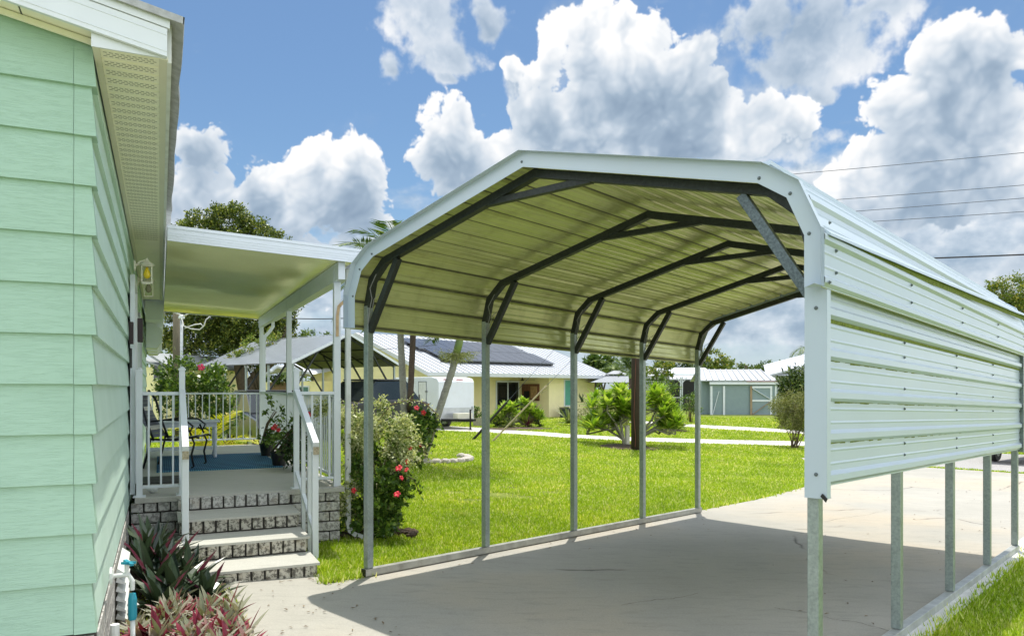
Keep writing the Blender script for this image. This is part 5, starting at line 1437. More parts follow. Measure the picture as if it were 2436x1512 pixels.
# things by the wall foot
m_ = MB(); m_.blob(H(4.72, .22, DZ + .05), (.06, .05, .045), 2, .05); m_.tube([H(4.72, .25, DZ + .06), H(4.66, .33, DZ + .09)], [.018, .012], 8); tag(m_.build('watering_can', M_WHITE_DULL, smooth=True), 'small white spouted can on the porch by the house wall', 'can')

# ---------------------------------------------------------------- power pole, wires, guys
def wire(pts_a, pts_b, sag, r, name, label, group=None, m=None):
    mb = MB(); a, b = V(pts_a), V(pts_b); ps = []
    for i in range(25):
        f = i / 24; p = a.lerp(b, f); p.z -= sag * 4 * f * (1 - f); ps.append(p)
    mb.tube(ps, r, 5); return tag(mb.build(name, m or M_BLACK), label, 'wire', group)
pb = gp(1513, 1071); PYp = pb.y
up_ = thing('utility_pole', pb, 'dark wooden utility pole rising from the lawn behind the plumeria', 'utility pole')
mb = MB(); mb.tube([pb - V((0, 0, .1)), pb + V((0, 0, 4)), pb + V((0, 0, 7.55))], [.155, .14, .115], 14); mb.build('shaft', M_WOODP_DARK, up_, smooth=True)
mb = MB(); mb.tube([at(1511, 1062, PYp - .17), at(1512, 1040, PYp - .17), at(1508, 990, PYp - .17), at(1513, 850, PYp - .16)], .008, 6); mb.build('conduit', mat('rust_conduit', (.16, .05, .03), .6, var=.3), up_)
mb = MB(); mb.bar(pb + V((-.9, -.13, 7.1)), pb + V((.9, -.13, 7.1)), .09, .11); mb.build('crossarm', M_WOODP_DARK, up_)
M_WIRE = mat('dull_wire', (.09, .10, .12), .5)
for k, (v0, u1, v1, lab) in enumerate(((445, 2436, 353, 'highest and steepest of the power lines at upper right'), (507, 2436, 430, 'second power line from the top at upper right'), (538, 2436, 461, 'third power line down at upper right'), (558, 2436, 493, 'lowest of the four thin parallel power lines at upper right'))):
    a = at(1513, v0, PYp); Y1 = PYp * .9; b = at(u1, v1, Y1); b2 = a.lerp(b, 2.0)
    wire(a, b2, 0.12, .009, 'power_line', lab, 'power lines on the right', M_WIRE)
a = at(1513, 636, PYp); b = at(2436, 597, PYp * .9); wire(a, a.lerp(b, 2.0), .1, .022, 'cable', 'thick black cable below the thin power lines at right')
gA, gB = gp(1125, 1046), gp(1172, 1049)
wire(gA, pb + V((0, 0, 6.0)), 0, .006, 'guy_wire', 'guy wire running from the black guard up to the utility pole', 'guy wires', M_WIRE)
wire(gB, pb + V((0, 0, 4.9)), 0, .006, 'guy_wire', 'guy wire running from the tan guard up to the utility pole', 'guy wires', M_WIRE)
d = (pb + V((0, 0, 6.0)) - gA).normalized()
mb = MB(); mb.tube([gA - d * .05, gA + d * 1.75], .042, 10); mb.tube([gA + d * 1.75, gA + d * 1.95], .02, 8); tag(mb.build('guy_guard', M_BLACK), 'black plastic guard tube leaning over the foot of a guy wire on the lawn', 'guard tube')
d = (pb + V((0, 0, 4.9)) - gB).normalized()
mb = MB(); mb.tube([gB - d * .05, gB + d * 2.6], .028, 8); tag(mb.build('guy_guard', mat('tan_guard', (.42, .36, .22), .7, var=.2)), 'slim tan guard rod on the second guy wire, right of the black one', 'guard tube')

# ---------------------------------------------------------------- trees
def tree(name, base, blobs, n, L, W, m, label, limbs, tr=.2, group=None, bark=None, clump=45, spread=.20, cat='tree', shell=.7):
    t = thing(name, base, label, cat, group); base = V(base); mb = MB()
    if limbs:
        for ps in limbs:
            k = len(ps); mb.tube([V(p) for p in ps], [tr * (1 - .75 * i / (k - 1)) for i in range(k)], 9)
    else:
        cen = sum((V(c) for c, r in blobs), V((0, 0, 0))) / len(blobs)
        mid = base.lerp(cen, .45); mb.tube([base - V((0, 0, .1)), base + (mid - base) * .5, mid], [tr * 1.15, tr, tr * .8], 9)
        for c, r in blobs: mb.tube([mid - V((0, 0, .1)), mid.lerp(V(c), .55) + V((0, 0, .1)), V(c)], [tr * .55, tr * .35, tr * .12], 6)
    mb.build('trunk', bark or M_BARK, t, smooth=True)
    np_mesh('crown', crown_leaves(blobs, n, L, W, clump=clump, spread=spread, shell=shell), 4, m, t); return t
M_OAK = leafmat('oak_leaf', (0.020, 0.045, 0.010), (0.07, 0.12, 0.022), (0.17, 0.22, 0.04), trans=0.22, rough=.4)
M_OAKB = leafmat('oak_crown_leaf', (0.03, 0.06, 0.012), (0.14, 0.19, 0.03), (0.36, 0.38, 0.08), trans=0.25, rough=.4)
M_LIME = leafmat('lime_tree_leaf', (0.09, 0.15, 0.02), (0.20, 0.27, 0.04), (0.40, 0.36, 0.07), trans=0.3)
M_FAR = leafmat('distant_leaf', (0.06, 0.11, 0.03), (0.14, 0.21, 0.05), (0.24, 0.30, 0.08), trans=0.2)
M_PLUM = leafmat('plumeria_leaf', (0.16, 0.30, 0.02), (0.38, 0.54, 0.06), (0.55, 0.64, 0.16), trans=0.4, rough=.3)
M_OLIVE = leafmat('olive_shrub_leaf', (0.13, 0.16, 0.04), (0.25, 0.27, 0.08), (0.34, 0.33, 0.14), trans=0.25)
def bl(L): return [(tuple(at(u, v, Y)), r) for (u, v, Y, r) in L]
def base_at(u, Y): x = (u - U0) / FPX * Y; return V((x, Y, float(gz(x, Y))))
ob = base_at(600, 34)
tree('oak_tree', ob, bl([(480, 560, 34, (1.1, 1.1, .85)), (545, 540, 34, (1.1, 1.2, .95)), (605, 570, 34.5, (1.2, 1.2, .8)), (650, 600, 35, (.8, .9, .6)), (520, 630, 34, (1.6, 1.6, 1.1)), (610, 660, 34, (1.6, 1.6, 1.2)), (440, 700, 33.5, (1.3, 1.4, 1.2)), (520, 740, 33, (1.6, 1.6, 1.1)), (600, 770, 33.5, (1.5, 1.6, 1.0)), (650, 730, 34, (1.0, 1.2, 1.2)), (440, 800, 33, (1.0, 1.2, .8)), (660, 820, 33.5, (.9, 1, .7)), (540, 820, 33, (1.1, 1.1, .7)), (670, 780, 34.5, (.55, .8, .7))]),
     95000, .13, .075, M_OAKB, 'big dark oak behind the porch, its crown showing above the patio roof',
     [[ob, at(600, 905, 34), at(640, 860, 34), at(690, 760, 34)], [ob, at(575, 900, 33.8), at(560, 830, 33.5), at(520, 700, 33.5)], [ob, at(610, 890, 34), at(660, 850, 33.8), at(660, 800, 33.6)], [at(560, 830, 33.5), at(480, 760, 33.2), at(450, 700, 33.2)]], .34, clump=50, spread=.17, shell=.5)
tree('ornamental_tree', base_at(625, 28), bl([(620, 830, 28, (.65, .6, .55)), (640, 800, 28, (.4, .4, .45)), (600, 855, 28, (.5, .5, .35)), (575, 850, 28, (.4, .4, .3))]), 3000, .10, .05, M_LIME, 'small yellow-green tree with reddish tips in front of the dark oak', None, .07)
tree('bush_tree', base_at(385, 40), bl([(375, 880, 40, (1.2, 1, .7)), (400, 850, 40, (1.3, 1.0, .9)), (430, 880, 40, (1.2, 1, .8)), (360, 840, 46, (1.2, 1, .5))]), 3000, .2, .1, M_FAR, 'mid-green tree showing beside the awnings at the far end of the porch', None, .12)
shrub('hibiscus_hedge', base_at(460, 18.5), [(tuple(at(u, v, Y)), r) for (u, v, Y, r) in ((420, 900, 18.5, (.45, .5, .40)), (470, 890, 18.3, (.42, .5, .42)), (510, 910, 18.2, (.36, .4, .38)), (450, 940, 18.2, (.6, .5, .4)), (520, 950, 18.4, (.4, .4, .4)), (400, 940, 18.6, (.35, .4, .4)), (540, 985, 18.8, (.35, .4, .4)), (495, 1000, 18.8, (.6, .4, .4)))], 5200, .11, .065, M_HIB,
      'tall hibiscus hedge with one pink bloom beyond the porch railing', 'hedge', None, [tuple(at(478, 873, 17.8))], M_PINK, .10, clump=22, spread=.3)
# young areca palms (yellow)
random.seed(31)
ab = base_at(490, 16.2)
t = thing('areca_palm', ab, 'sunlit yellow-green areca palm clump behind the far porch railing', 'palm')
for k in range(17):
    th = k * 2.4; e = random.uniform(.5, 1.35); dd = V((math.cos(th) * math.cos(e), math.sin(th) * math.cos(e), math.sin(e)))
    pts, lv = frond_arrays(ab + V((random.uniform(-.15, .15), random.uniform(-.15, .15), .1)), dd, random.uniform(1.2, 1.8), 2.0, 26, .34, .032)
    f = np_mesh('frond', lv, 4, M_PALMY, t)
    r = MB(); r.tube([q for q, _ in pts], [.012 * (1 - .7 * i / 14) for i in range(15)], 5); r.build('rachis', mat('yellow_rachis', (.5, .42, .05), .5), f)
# wooden pole + service mast at left
lp = base_at(420, 27); t = thing('utility_pole', lp, 'weathered wooden pole seen under the patio roof near the house awnings', 'utility pole')
mb = MB(); mb.tube([lp, lp + V((0, 0, 5.5))], [.14, .12], 12); mb.build('shaft', M_WOODP, t, smooth=True)
mp_ = base_at(432, 24); t = thing('service_mast', mp_, 'thin grey metal service mast with white drop wires, right of the wooden pole', 'mast')
mtop = at(432, 757, 24)
mb = MB(); mb.tube([mp_, mtop], .045, 10); mb.build('pipe', mat('grey_pipe', (.42, .45, .45), .45, metal=.4), t, smooth=True)
mb = MB(); mb.lathe(mtop, [(.05, -.02), (.10, .0), (.09, .08), (.03, .12)], 10); mb.build('weatherhead', M_WHITE_DULL, t)
M_WW = mat('white_cable', (.62, .62, .58), .6)
for pts in ([(434, 752), (450, 746), (500, 750), (560, 748)], [(432, 757), (437, 775), (455, 782), (475, 784), (485, 775), (490, 760), (500, 752)], [(440, 780), (462, 772), (478, 770), (482, 775)], [(430, 748), (410, 742)]):
    mb = MB(); mb.tube([at(u, v, 23.9) for u, v in pts], .018, 6); mb.build('drop_wire', M_WW, t, smooth=True)
wire(at(560, 748, 23.9), at(1010, 735, 31), .25, .018, 'cable', 'black cable sagging across the sky right of the patio roof')
wire(at(430, 842, 30), at(1040, 820, 34), .15, .012, 'cable', 'thin dark cable crossing in front of the oak and the far roof')

# ---------------------------------------------------------------- neighbouring houses
def HB(O, k, m_, z): p = V(O) + E * k + N * m_; return V((p.x, p.y, z))
# yellow house with solar panels
O = V((-3.9, 36.0, 0)); z0 = 0.0
yh = thing('yellow_house', O, 'pale yellow house with a white metal roof and dark solar panels', 'house')
LEN, DEP, ZE, ZR = 14.3, 11.0, 2.42, 4.55
mb = MB()
GR = -0.15
# walls: gable end (faces left-front), front wall with patio recess
mb.prism([HB(O, .35, .55, GR), HB(O, .35, DEP - .5, GR), HB(O, .35, DEP - .5, ZE + .1), HB(O, .35, DEP / 2, ZR - .12), HB(O, .35, .55, ZE + .1)], E * .15)
def wall(k0, k1, m0, z1=ZE + .05): mb.obox(HB(O, k0, m0, GR), E * (k1 - k0), N * .15, V((0, 0, z1 - GR)))
kk = lambda u, m_=.55: ((u - U0) / FPX * (O.y + N.y * m_) - (O.x + N.x * m_)) / (E.x - (u - U0) / FPX * E.y)
k_a, k_b = kk(1128), kk(1306)
wall(.5, k_a, .55); wall(k_b, LEN - .3, .55); wall(k_a, k_b, 2.9)
mb.obox(HB(O, k_a, .70, GR), E * -.15, N * 2.3, V((0, 0, ZE + .2))); mb.obox(HB(O, k_b, .70, GR), E * .15, N * 2.3, V((0, 0, ZE + .2)))
mb.obox(HB(O, LEN - .45, .7, GR), E * .15, N * 9, V((0, 0, ZE + .2)))
mb.build('wall', M_YELLOWW, yh)
cl = MB(); cl.obox(HB(O, k_a - .2, .72, ZE - .03), E * (k_b - k_a + .4), N * 2.3, V((0, 0, .05))); cl.build('patio_ceiling', M_CREAM, yh)
def seam_roof(O, k0, k1, m0, m1, za, zb, name, parent, m, step=.42, th=.08):
    r = MB(); a, b = HB(O, k0, m0, za), HB(O, k0, m1, zb)
    r.prism([a, b, b + V((0, 0, th)), a + V((0, 0, th))], E * (k1 - k0))
    k = k0 + step / 2
    while k < k1:
        r.prism([HB(O, k, m0, za + th), HB(O, k, m1, zb + th), HB(O, k, m1, zb + th + .03), HB(O, k, m0, za + th + .03)], E * .05, 1); k += step
    return r.build(name, [m, M_SEAM], parent)
seam_roof(O, -.35, LEN + .3, -.25, DEP / 2, ZE - .02, ZR, 'roof', yh, M_WROOF)
seam_roof(O, -.35, LEN + .3, DEP + .25, DEP / 2, ZE - .02, ZR, 'roof', yh, M_WROOF)
fb = MB(); fb.obox(HB(O, -.36, -.28, ZE - .13), E * (LEN + .66), N * .03, V((0, 0, .19)))
for s in (0, 1):
    fb.prism([HB(O, -.37, -.25 if s == 0 else DEP + .25, ZE - .14), HB(O, -.37, DEP / 2, ZR - .12), HB(O, -.37, DEP / 2, ZR + .08), HB(O, -.37, -.25 if s == 0 else DEP + .25, ZE + .06)], E * .03)
    fb.prism([HB(O, LEN + .32, -.25 if s == 0 else DEP + .25, ZE - .14), HB(O, LEN + .32, DEP / 2, ZR - .12), HB(O, LEN + .32, DEP / 2, ZR + .08), HB(O, LEN + .32, -.25 if s == 0 else DEP + .25, ZE + .06)], E * .03)
fb.build('fascia', mat('silver_fascia', (.62, .64, .65), .45, var=.04), yh)
# solar panels
sp_k0, sp_k1 = kk(1000, 3) - .0, kk(1302, 1.6)
M_SOLAR = mat('solar_glass', (0.055, 0.060, 0.075), 0.22, var=.08, nscale=1, spec=.6); M_SFR = mat('panel_frame', (.16, .17, .19), .4, metal=.5)
rs = (ZR - (ZE - .02)) / (DEP / 2 + .25); rz_ = lambda m_: ZE - .02 + rs * (m_ + .25) + .26
npan = 11; wpan = (sp_k1 - sp_k0) / npan
for r_, (ma, mb2) in enumerate(((1.05, 2.70), (2.72, 4.35))):
    for i in range(npan):
        k = sp_k0 + i * wpan - r_ * .35
        pm = MB(); pm.prism([HB(O, k, ma, rz_(ma)), HB(O, k, mb2, rz_(mb2)), HB(O, k, mb2, rz_(mb2) + .035), HB(O, k, ma, rz_(ma) + .035)], E * (wpan - .03), 0)
        pm.prism([HB(O, k, ma - .02, rz_(ma) - .03), HB(O, k, ma, rz_(ma) - .03), HB(O, k, ma, rz_(ma) + .037), HB(O, k, ma - .02, rz_(ma) + .037)], E * (wpan - .02), 1)
        pm.build('solar_panel', [M_SOLAR, M_SFR], yh)
rl = MB(); rl.bar(HB(O, sp_k0 - .2, 1.2, rz_(1.2) - .10), HB(O, sp_k1, 1.2, rz_(1.2) - .10), .06, .12); rl.bar(HB(O, sp_k0 - .4, 3.6, rz_(3.6) - .10), HB(O, sp_k1, 3.6, rz_(3.6) - .10), .06, .12); rl.build('panel_rack', M_BLACK, yh)
# sliding door, window, shelf picture, fan, on the recess wall
kd0, kd1 = kk(1181, 2.9), kk(1232, 2.9)
fr = MB()
for k in (kd0 - .08, (kd0 + kd1) / 2 - .04, kd1): fr.obox(HB(O, k, 2.84, GR), E * .08, N * .06, V((0, 0, 2.25)))
fr.obox(HB(O, kd0 - .08, 2.835, 2.05), E * (kd1 - kd0 + .16), N * .06, V((0, 0, .10))); df_ = fr.build('sliding_door', M_WHITE, yh)
gl = MB(); gl.obox(HB(O, kd0, 2.87, GR), E * (kd1 - kd0), N * .02, V((0, 0, 2.2))); gl.build('pane', M_GLASS, df_)
kw0, kw1 = kk(1343), kk(1358)
fr = MB(); fr.obox(HB(O, kw0 - .07, .50, .62), E * (kw1 - kw0 + .14), N * .05, V((0, 0, 1.62))); wf_ = fr.build('window', M_WHITE, yh)
gl = MB(); gl.obox(HB(O, kw0, .485, .70), E * (kw1 - kw0), N * .015, V((0, 0, 1.46))); gl.build('shutter', mat('sea_green_shutter', (.10, .36, .27), .5), wf_)
ft = thing('ceiling_fan', HB(O, (kd0 + kd1) / 2 + .2, 1.9, 2.2), 'dark-bladed ceiling fan hanging under the yellow house patio', 'fan')
c = V(ft['_o']); m_ = MB(); m_.tube([c + V((0, 0, .2)), c], .03, 8); m_.lathe(c + V((0, 0, -.06)), [(.02, 0), (.10, .02), (.10, .08), (.03, .1)], 10); m_.build('motor', M_WOODP_DARK, ft)
for k in range(4):
    th = k * math.pi / 2 + .2; dv = V((math.cos(th), math.sin(th), 0)); m_ = MB(); m_.bar(c + dv * .1, c + dv * .75, .16, .015); m_.build('blade', M_WOODP_DARK, ft)
# wall picture on right return wall, grill table below
q = lambda k, m_, z: HB(O, k, m_, z)
m_ = MB(); m_.obox(q(k_b - .012, 1.25, .98), N * 1.35, E * -.05, V((0, 0, .98)), 0); m_.obox(q(k_b - .065, 1.40, 1.12), N * .5, E * -.02, V((0, 0, .7)), 1); m_.obox(q(k_b - .065, 2.0, 1.05), N * .4, E * -.02, V((0, 0, .5)), 2)
tag(m_.build('wall_hanging', [mat('brown_panel', (.20, .09, .045), .7, var=.4, nscale=6), mat('tan_panel', (.45, .28, .12), .7, var=.4, nscale=8), M_BLACK]), 'brown and tan wall hanging on the patio end wall of the yellow house', 'wall hanging')
gt_ = thing('patio_bench', q(k_b - .5, 1.9, GR + .15), 'dark table with blue-black items beneath the wall hanging', 'table')
m_ = MB(); m_.obox(q(k_b - .75, 1.35, .62), E * .6, N * 1.2, V((0, 0, .05))); m_.build('table_top', M_WOODP, gt_)
for (a, b) in ((-.72, 1.38), (-.22, 1.38), (-.72, 2.48), (-.22, 2.48)): m_ = MB(); m_.obox(q(k_b + a, b, GR), E * .05, N * .05, V((0, 0, .78))); m_.build('leg', M_WOODP, gt_)
m_ = MB(); m_.obox(q(k_b - .70, 1.6, .67), E * .5, N * .75, V((0, 0, .22))); m_.blob(q(k_b - .5, 1.8, .95), (.2, .25, .12), 2, .1); tag(m_.build('grill', mat('blue_black_cover', (.02, .025, .06), .5)), 'blue-black covered grill on the dark patio table', 'grill')
# trash bins by the wall
for k, (u, h) in enumerate(((1346, 1.05), (1362, .95))):
    t = thing('trash_bin', HB(O, kk(u, -.3), -.2, GR), ('dark green wheeled bin by the yellow wall, left of the spiky plant' if k == 0 else 'dark grey wheeled bin by the yellow wall, behind the spiky plant'), 'bin', 'bins by the yellow wall')
    c = V(t['_o']); m_ = MB(); m_.prism([c + V((-.25, -.25, 0)), c + V((.25, -.25, 0)), c + V((.25, .25, 0)), c + V((-.25, .25, 0))], (0, 0, h * .6)); m_.build('bin_body', mat('dark_green_plastic', (.015, .035, .025), .5) if k == 0 else M_BLACK, t, bevel=.03)
    m_ = MB(); m_.prism([c + V((-.30, -.30, h * .6)), c + V((.30, -.30, h * .6)), c + V((.28, .28, h * .68)), c + V((-.28, .28, h * .68))], (0, 0, .05)); m_.build('lid', M_BLACK, t, bevel=.01)
# meter boxes and conduit on the gable wall
m_ = MB(); kf = .33
for (m0, z, w, h) in ((2.15, 1.15, .28, .55), (2.6, 1.2, .22, .40)): m_.obox(HB(O, kf, m0, z), N * w, E * -.12, V((0, 0, h)))
m_.tube([HB(O, kf - .05, 2.28, 1.7), HB(O, kf - .05, 2.28, 2.9)], .03, 6); m_.tube([HB(O, kf - .05, 2.7, 1.5), HB(O, kf - .05, 2.7, 2.6)], .02, 6)
m_.build('meter_box', mat('grey_box', (.38, .38, .36), .6), yh)
m_ = MB(); m_.obox(HB(O, kf, 5.5, 1.1), N * .5, E * -.04, V((0, 0, .55))); gw = m_.build('window', M_WHITE, yh); m_ = MB(); m_.obox(HB(O, kf - .042, 5.56, 1.15), N * .38, E * -.01, V((0, 0, .45))); m_.build('pane', mat('green_pane', (.03, .14, .10), .2), gw)

# lower white-roofed annex left of the gable
O2 = V((-10.6, 41.5, 0))
ax_ = thing('annex_shed', O2, 'low yellow annex with a wavy white sheet roof, left of the yellow gable', 'shed')
m_ = MB(); m_.obox(HB(O2, 0, 0, -.2), E * 1.0, N * 7, V((0, 0, 2.3))); m_.build('wall', M_YELLOWW, ax_)
m_ = MB(); nn_ = 40
for i in range(nn_):
    f0, f1 = i / nn_, (i + 1) / nn_; g = lambda f: 2.45 + .55 * math.sin(math.pi * min(1, f * 1.3)) + .06 * math.sin(f * 40)
    m_.quad(HB(O2, -.5, f0 * 7, g(f0)), HB(O2, 1.2, f0 * 7, g(f0) + .3), HB(O2, 1.2, f1 * 7, g(f1) + .3), HB(O2, -.5, f1 * 7, g(f1)))
    m_.quad(HB(O2, -.5, f0 * 7, g(f0) - .12), HB(O2, -.5, f0 * 7, g(f0)), HB(O2, -.5, f1 * 7, g(f1)), HB(O2, -.5, f1 * 7, g(f1) - .12))
m_.build('roof', M_WROOF, ax_)
m_ = MB(); m_.obox(HB(O2, -.012, 1.0, 1.15), N * 1.1, E * -.04, V((0, 0, .7))); w_ = m_.build('window', M_WHITE, ax_); m_ = MB(); m_.obox(HB(O2, -.055, 1.08, 1.22), N * .94, E * -.01, V((0, 0, .56))); m_.build('pane', MATS['green_pane'], w_)

# second metal carport over there
O3 = at(697, 861, 24.0); O3.z = 0; zt3 = 1.73 + 61 / 1790 * 24
c3 = thing('metal_carport', O3, 'smaller silver-roofed metal carport with slanting braces, in front of the yellow gable', 'carport')
W3, L3, RISE = 4.2, 6.2, 1.02
def C3(k, m_, z): p = O3 + E * k + N * m_; return V((p.x, p.y, z))
M_SILV = mat('silver_sheet', (.44, .48, .51), .35, metal=.3, var=.05, nscale=3)
for sgn in (0, 1):
    r = MB(); n_ = 22
    for i in range(n_):
        f0, f1, f2 = i / n_, (i + .75) / n_, (i + 1) / n_
        def Z(f): return zt3 + RISE * f
        def kx(f): return (-.1 + f * (W3 / 2 + .1)) if sgn == 0 else (W3 + .1 - f * (W3 / 2 + .1))
        for (a, b, d1, d2) in ((f0, f1, 0, 0), (f1, f2, .025, .025)):
            r.quad(C3(kx(a), -.1, Z(a) + d1), C3(kx(b), -.1, Z(b) + d2), C3(kx(b), L3, Z(b) + d2), C3(kx(a), L3, Z(a) + d1))
    r.build('roof_sheet', M_SILV, c3)
    r = MB(); r.prism([C3(kx(0), -.1, Z(0) - .02), C3(kx(1), -.1, Z(1) - .02), C3(kx(1), -.1, Z(1) - .035), C3(kx(0), -.1, Z(0) - .035)], N * (L3)); r.build('roof_lining', mat('grey_lining', (.22, .22, .20), .7, var=.15, nscale=4), c3)
    r = MB(); r.prism([C3(kx(0), -.115, Z(0) - .06), C3(kx(1), -.115, Z(1) - .06), C3(kx(1), -.115, Z(1) + .03), C3(kx(0), -.115, Z(0) + .03)], N * .012); r.build('edge_trim', M_WHITE, c3)
    for i in range(5):
        m0 = .05 + i * (L3 - .2) / 4; k = 0.02 if sgn == 0 else W3 - .08
        p_ = MB(); p_.obox(C3(k, m0, -.25), E * .06, N * .06, V((0, 0, zt3 + .22))); p_.build('leg', M_GALV, c3)
        s = 1 if sgn == 0 else -1
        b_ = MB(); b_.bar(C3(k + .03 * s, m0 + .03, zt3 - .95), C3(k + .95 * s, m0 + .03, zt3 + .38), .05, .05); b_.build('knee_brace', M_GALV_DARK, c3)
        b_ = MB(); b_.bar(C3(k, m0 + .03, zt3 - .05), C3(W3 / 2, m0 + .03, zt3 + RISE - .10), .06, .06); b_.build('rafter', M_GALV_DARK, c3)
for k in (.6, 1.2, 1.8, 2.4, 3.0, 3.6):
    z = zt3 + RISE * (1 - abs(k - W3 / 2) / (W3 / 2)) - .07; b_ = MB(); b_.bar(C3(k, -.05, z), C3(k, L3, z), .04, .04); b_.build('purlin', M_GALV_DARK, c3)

# ---------------------------------------------------------------- vehicles
def wheel(parent, c, axis, r, w):
    t_ = MB(); t_.lathe(V(c) - V(axis) * w / 2, [(r * .6, 0), (r * .92, 0), (r, w * .2), (r, w * .8), (r * .92, w), (r * .6, w)], 20, axis); o = t_.build('wheel', M_BLACK, parent, smooth=False)
    t_ = MB(); t_.lathe(V(c) - V(axis) * w * .52, [(r * .15, 0), (r * .55, w * .02), (r * .62, w * .08), (r * .62, w * .98), (r * .5, w * 1.02), (r * .12, w * 1.04)], 14, axis); t_.build('rim', mat('alloy', (.45, .46, .47), .35, metal=.7), o)
def car(name, c, fwd, label, body, prof, cab, W=1.75, cat='car'):
    """side profile extruded across; cabin narrower"""
    t = thing(name, c, label, cat); f = V(fwd).normalized(); s = V((-f.y, f.x, 0)); c = V(c)
    P = lambda x, y, z: c + f * x + s * y + V((0, 0, z))
    b = MB(); b.prism([P(x, -W / 2, z) for x, z in prof], s * W); b.build('body', body, t, bevel=.06)
    b = MB(); n = len(cab); lo = [P(x, -W / 2 * .95 + (.12 if z > 1.2 else .03), z) for x, z in cab]; hi = [P(x, W / 2 * .95 - (.12 if z > 1.2 else .03), z) for x, z in cab]
    b.add(lo + hi, [tuple(range(n - 1, -1, -1)), tuple(range(n, 2 * n))] + [(i, (i + 1) % n, (i + 1) % n + n, i + n) for i in range(n)]); b.build('window', M_GLASS, t, bevel=.03)
    x0, x1 = cab[1][0], cab[2][0]; zt = max(z for x, z in cab)
    b = MB(); b.obox(P(x0 + .03, -W / 2 * .80, zt - .005), f * (x1 - x0 - .06), s * W * .80, V((0, 0, .05))); b.build('car_roof', body, t, bevel=.02)
    xs = [p[0] for p in prof]; L = max(xs) - min(xs)
    for x in (min(xs) + L * .18, max(xs) - L * .19):
        for y in (-1, 1): wheel(t, P(x, y * (W / 2 - .10), .33), s, .33, .2)
    for y in (-1, 1):
        b = MB(); b.obox(P(max(xs) - .03, y * W * .36 - .14, .66), f * .05, s * .28, V((0, 0, .14))); b.build('headlight', mat('lamp_lens', (.7, .72, .72), .15), t)
        b = MB(); b.obox(P(min(xs) - .02, y * W * .40 - .09, .72), f * .04, s * .18, V((0, 0, .22))); b.build('tail_light', mat('red_lens', (.35, .01, .01), .2), t)
    return t
M_CARB = mat('black_car_paint', (.008, .008, .009), .45, var=.1, spec=.7); M_CARW = mat('white_car_paint', (.70, .71, .72), .25, var=.03)
cc = base_at(872, 26.3)
PROF_CAR = [(-2.2, .35), (-2.25, .75), (-2.1, 1.0), (-1.2, 1.08), (1.0, 1.06), (2.0, .92), (2.2, .7), (2.2, .35)]; CAB_CAR = [(-1.8, 1.05), (-1.15, 1.62), (.35, 1.60), (1.15, 1.05)]
car('parked_car', cc, V((-.5, -.87, 0)), 'black car parked under the silver-roofed carport', M_CARB, PROF_CAR, CAB_CAR).scale = (1.1, 1.1, 1.22)
car('parked_car', base_at(640, 21.5) + V((0, 0, 0)), (.55, -.83, 0), 'dark car with a pale headlight, behind the slatted porch railing', mat('dark_car_paint', (.012, .013, .016), .2, spec=.6), PROF_CAR, CAB_CAR)
vb = gp(2440, 1108); vd = V((.78, .63, 0)); vp = vb + V((.9, 1.0, 0)) + vd * 0.9
car('parked_pickup', V((vp.x, vp.y, float(gz(vp.x, vp.y)) + .02)), -vd, 'white pickup at the far right, half hidden by the carport side panel', M_CARW, [(-2.7, .55), (-2.75, 1.05), (-2.6, 1.12), (1.0, 1.15), (2.2, 1.05), (2.5, .85), (2.5, .5)], [(-.9, 1.12), (-.7, 1.80), (.6, 1.80), (1.35, 1.12)], 1.9, 'pickup')

# cargo trailer
tc_ = at(1043, 1005, 31.0); tc_.z = 0
f_ = V((.62, -.785, 0)).normalized(); s_ = V((.785, .62, 0)).normalized()
tr_ = thing('cargo_trailer', tc_, 'white enclosed cargo trailer with a side door, parked by the palms', 'trailer')
T = lambda x, y, z: tc_ + f_ * x + s_ * y + V((0, 0, z))
b = MB(); prof = [(-3.7, .38), (-3.7, 2.10), (-3.55, 2.19), (-.55, 2.19), (-.12, 2.12), (0, 1.98), (0, .38)]
b.prism([T(x, 0, z) for x, z in prof], s_ * 1.8); b.build('body', M_WHITE, tr_, bevel=.03)
b = MB(); b.obox(T(.004, .02, .40), s_ * 1.76, f_ * .008, V((0, 0, .50))); b.build('stone_guard', mat('bright_aluminium', (.52, .54, .56), .3, metal=.6, var=.1), tr_)
b = MB(); b.obox(T(-1.55, -.012, .50), f_ * .62, s_ * .02, V((0, 0, 1.48))); dr_ = b.build('door', M_WHITE_DULL, tr_, bevel=.01)
b = MB()
for (x, z, w, h) in ((-1.57, .48, .025, 1.52), (-.94, .48, .025, 1.52), (-1.57, 1.98, .65, .025)): b.obox(T(x, -.018, z), f_ * w, s_ * .012, V((0, 0, h)))
b.build('door_gasket', mat('grey_gasket', (.18, .20, .21), .6), dr_)
b = MB(); b.obox(T(-1.50, -.03, .85), f_ * .05, s_ * .03, V((0, 0, .60))); b.obox(T(-1.45, -.04, .98), f_ * .18, s_ * .03, V((0, 0, .04))); b.build('handle', M_BLACK, dr_)
b = MB(); b.obox(T(-1.0, -.03, 1.55), f_ * .16, s_ * .025, V((0, 0, .05))); b.build('hinge', M_BOLT, dr_)
for y in (.25, .9, 1.0, 1.1): 
    b = MB(); b.obox(T(-.02, y, 2.05), s_ * .10, f_ * .06, V((0, 0, .05))); b.build('marker_light', mat('red_lens', (.35, .01, .01), .2), tr_)
b = MB(); b.obox(T(-3.72, -.01, .34), f_ * 3.74, s_ * .03, V((0, 0, .06))); b.build('rub_rail', mat('bright_aluminium', (.5, .5, .5), .3), tr_)
for y in (.05, 1.75): wheel(tr_, T(-2.1, y, .30), s_, .33, .2)
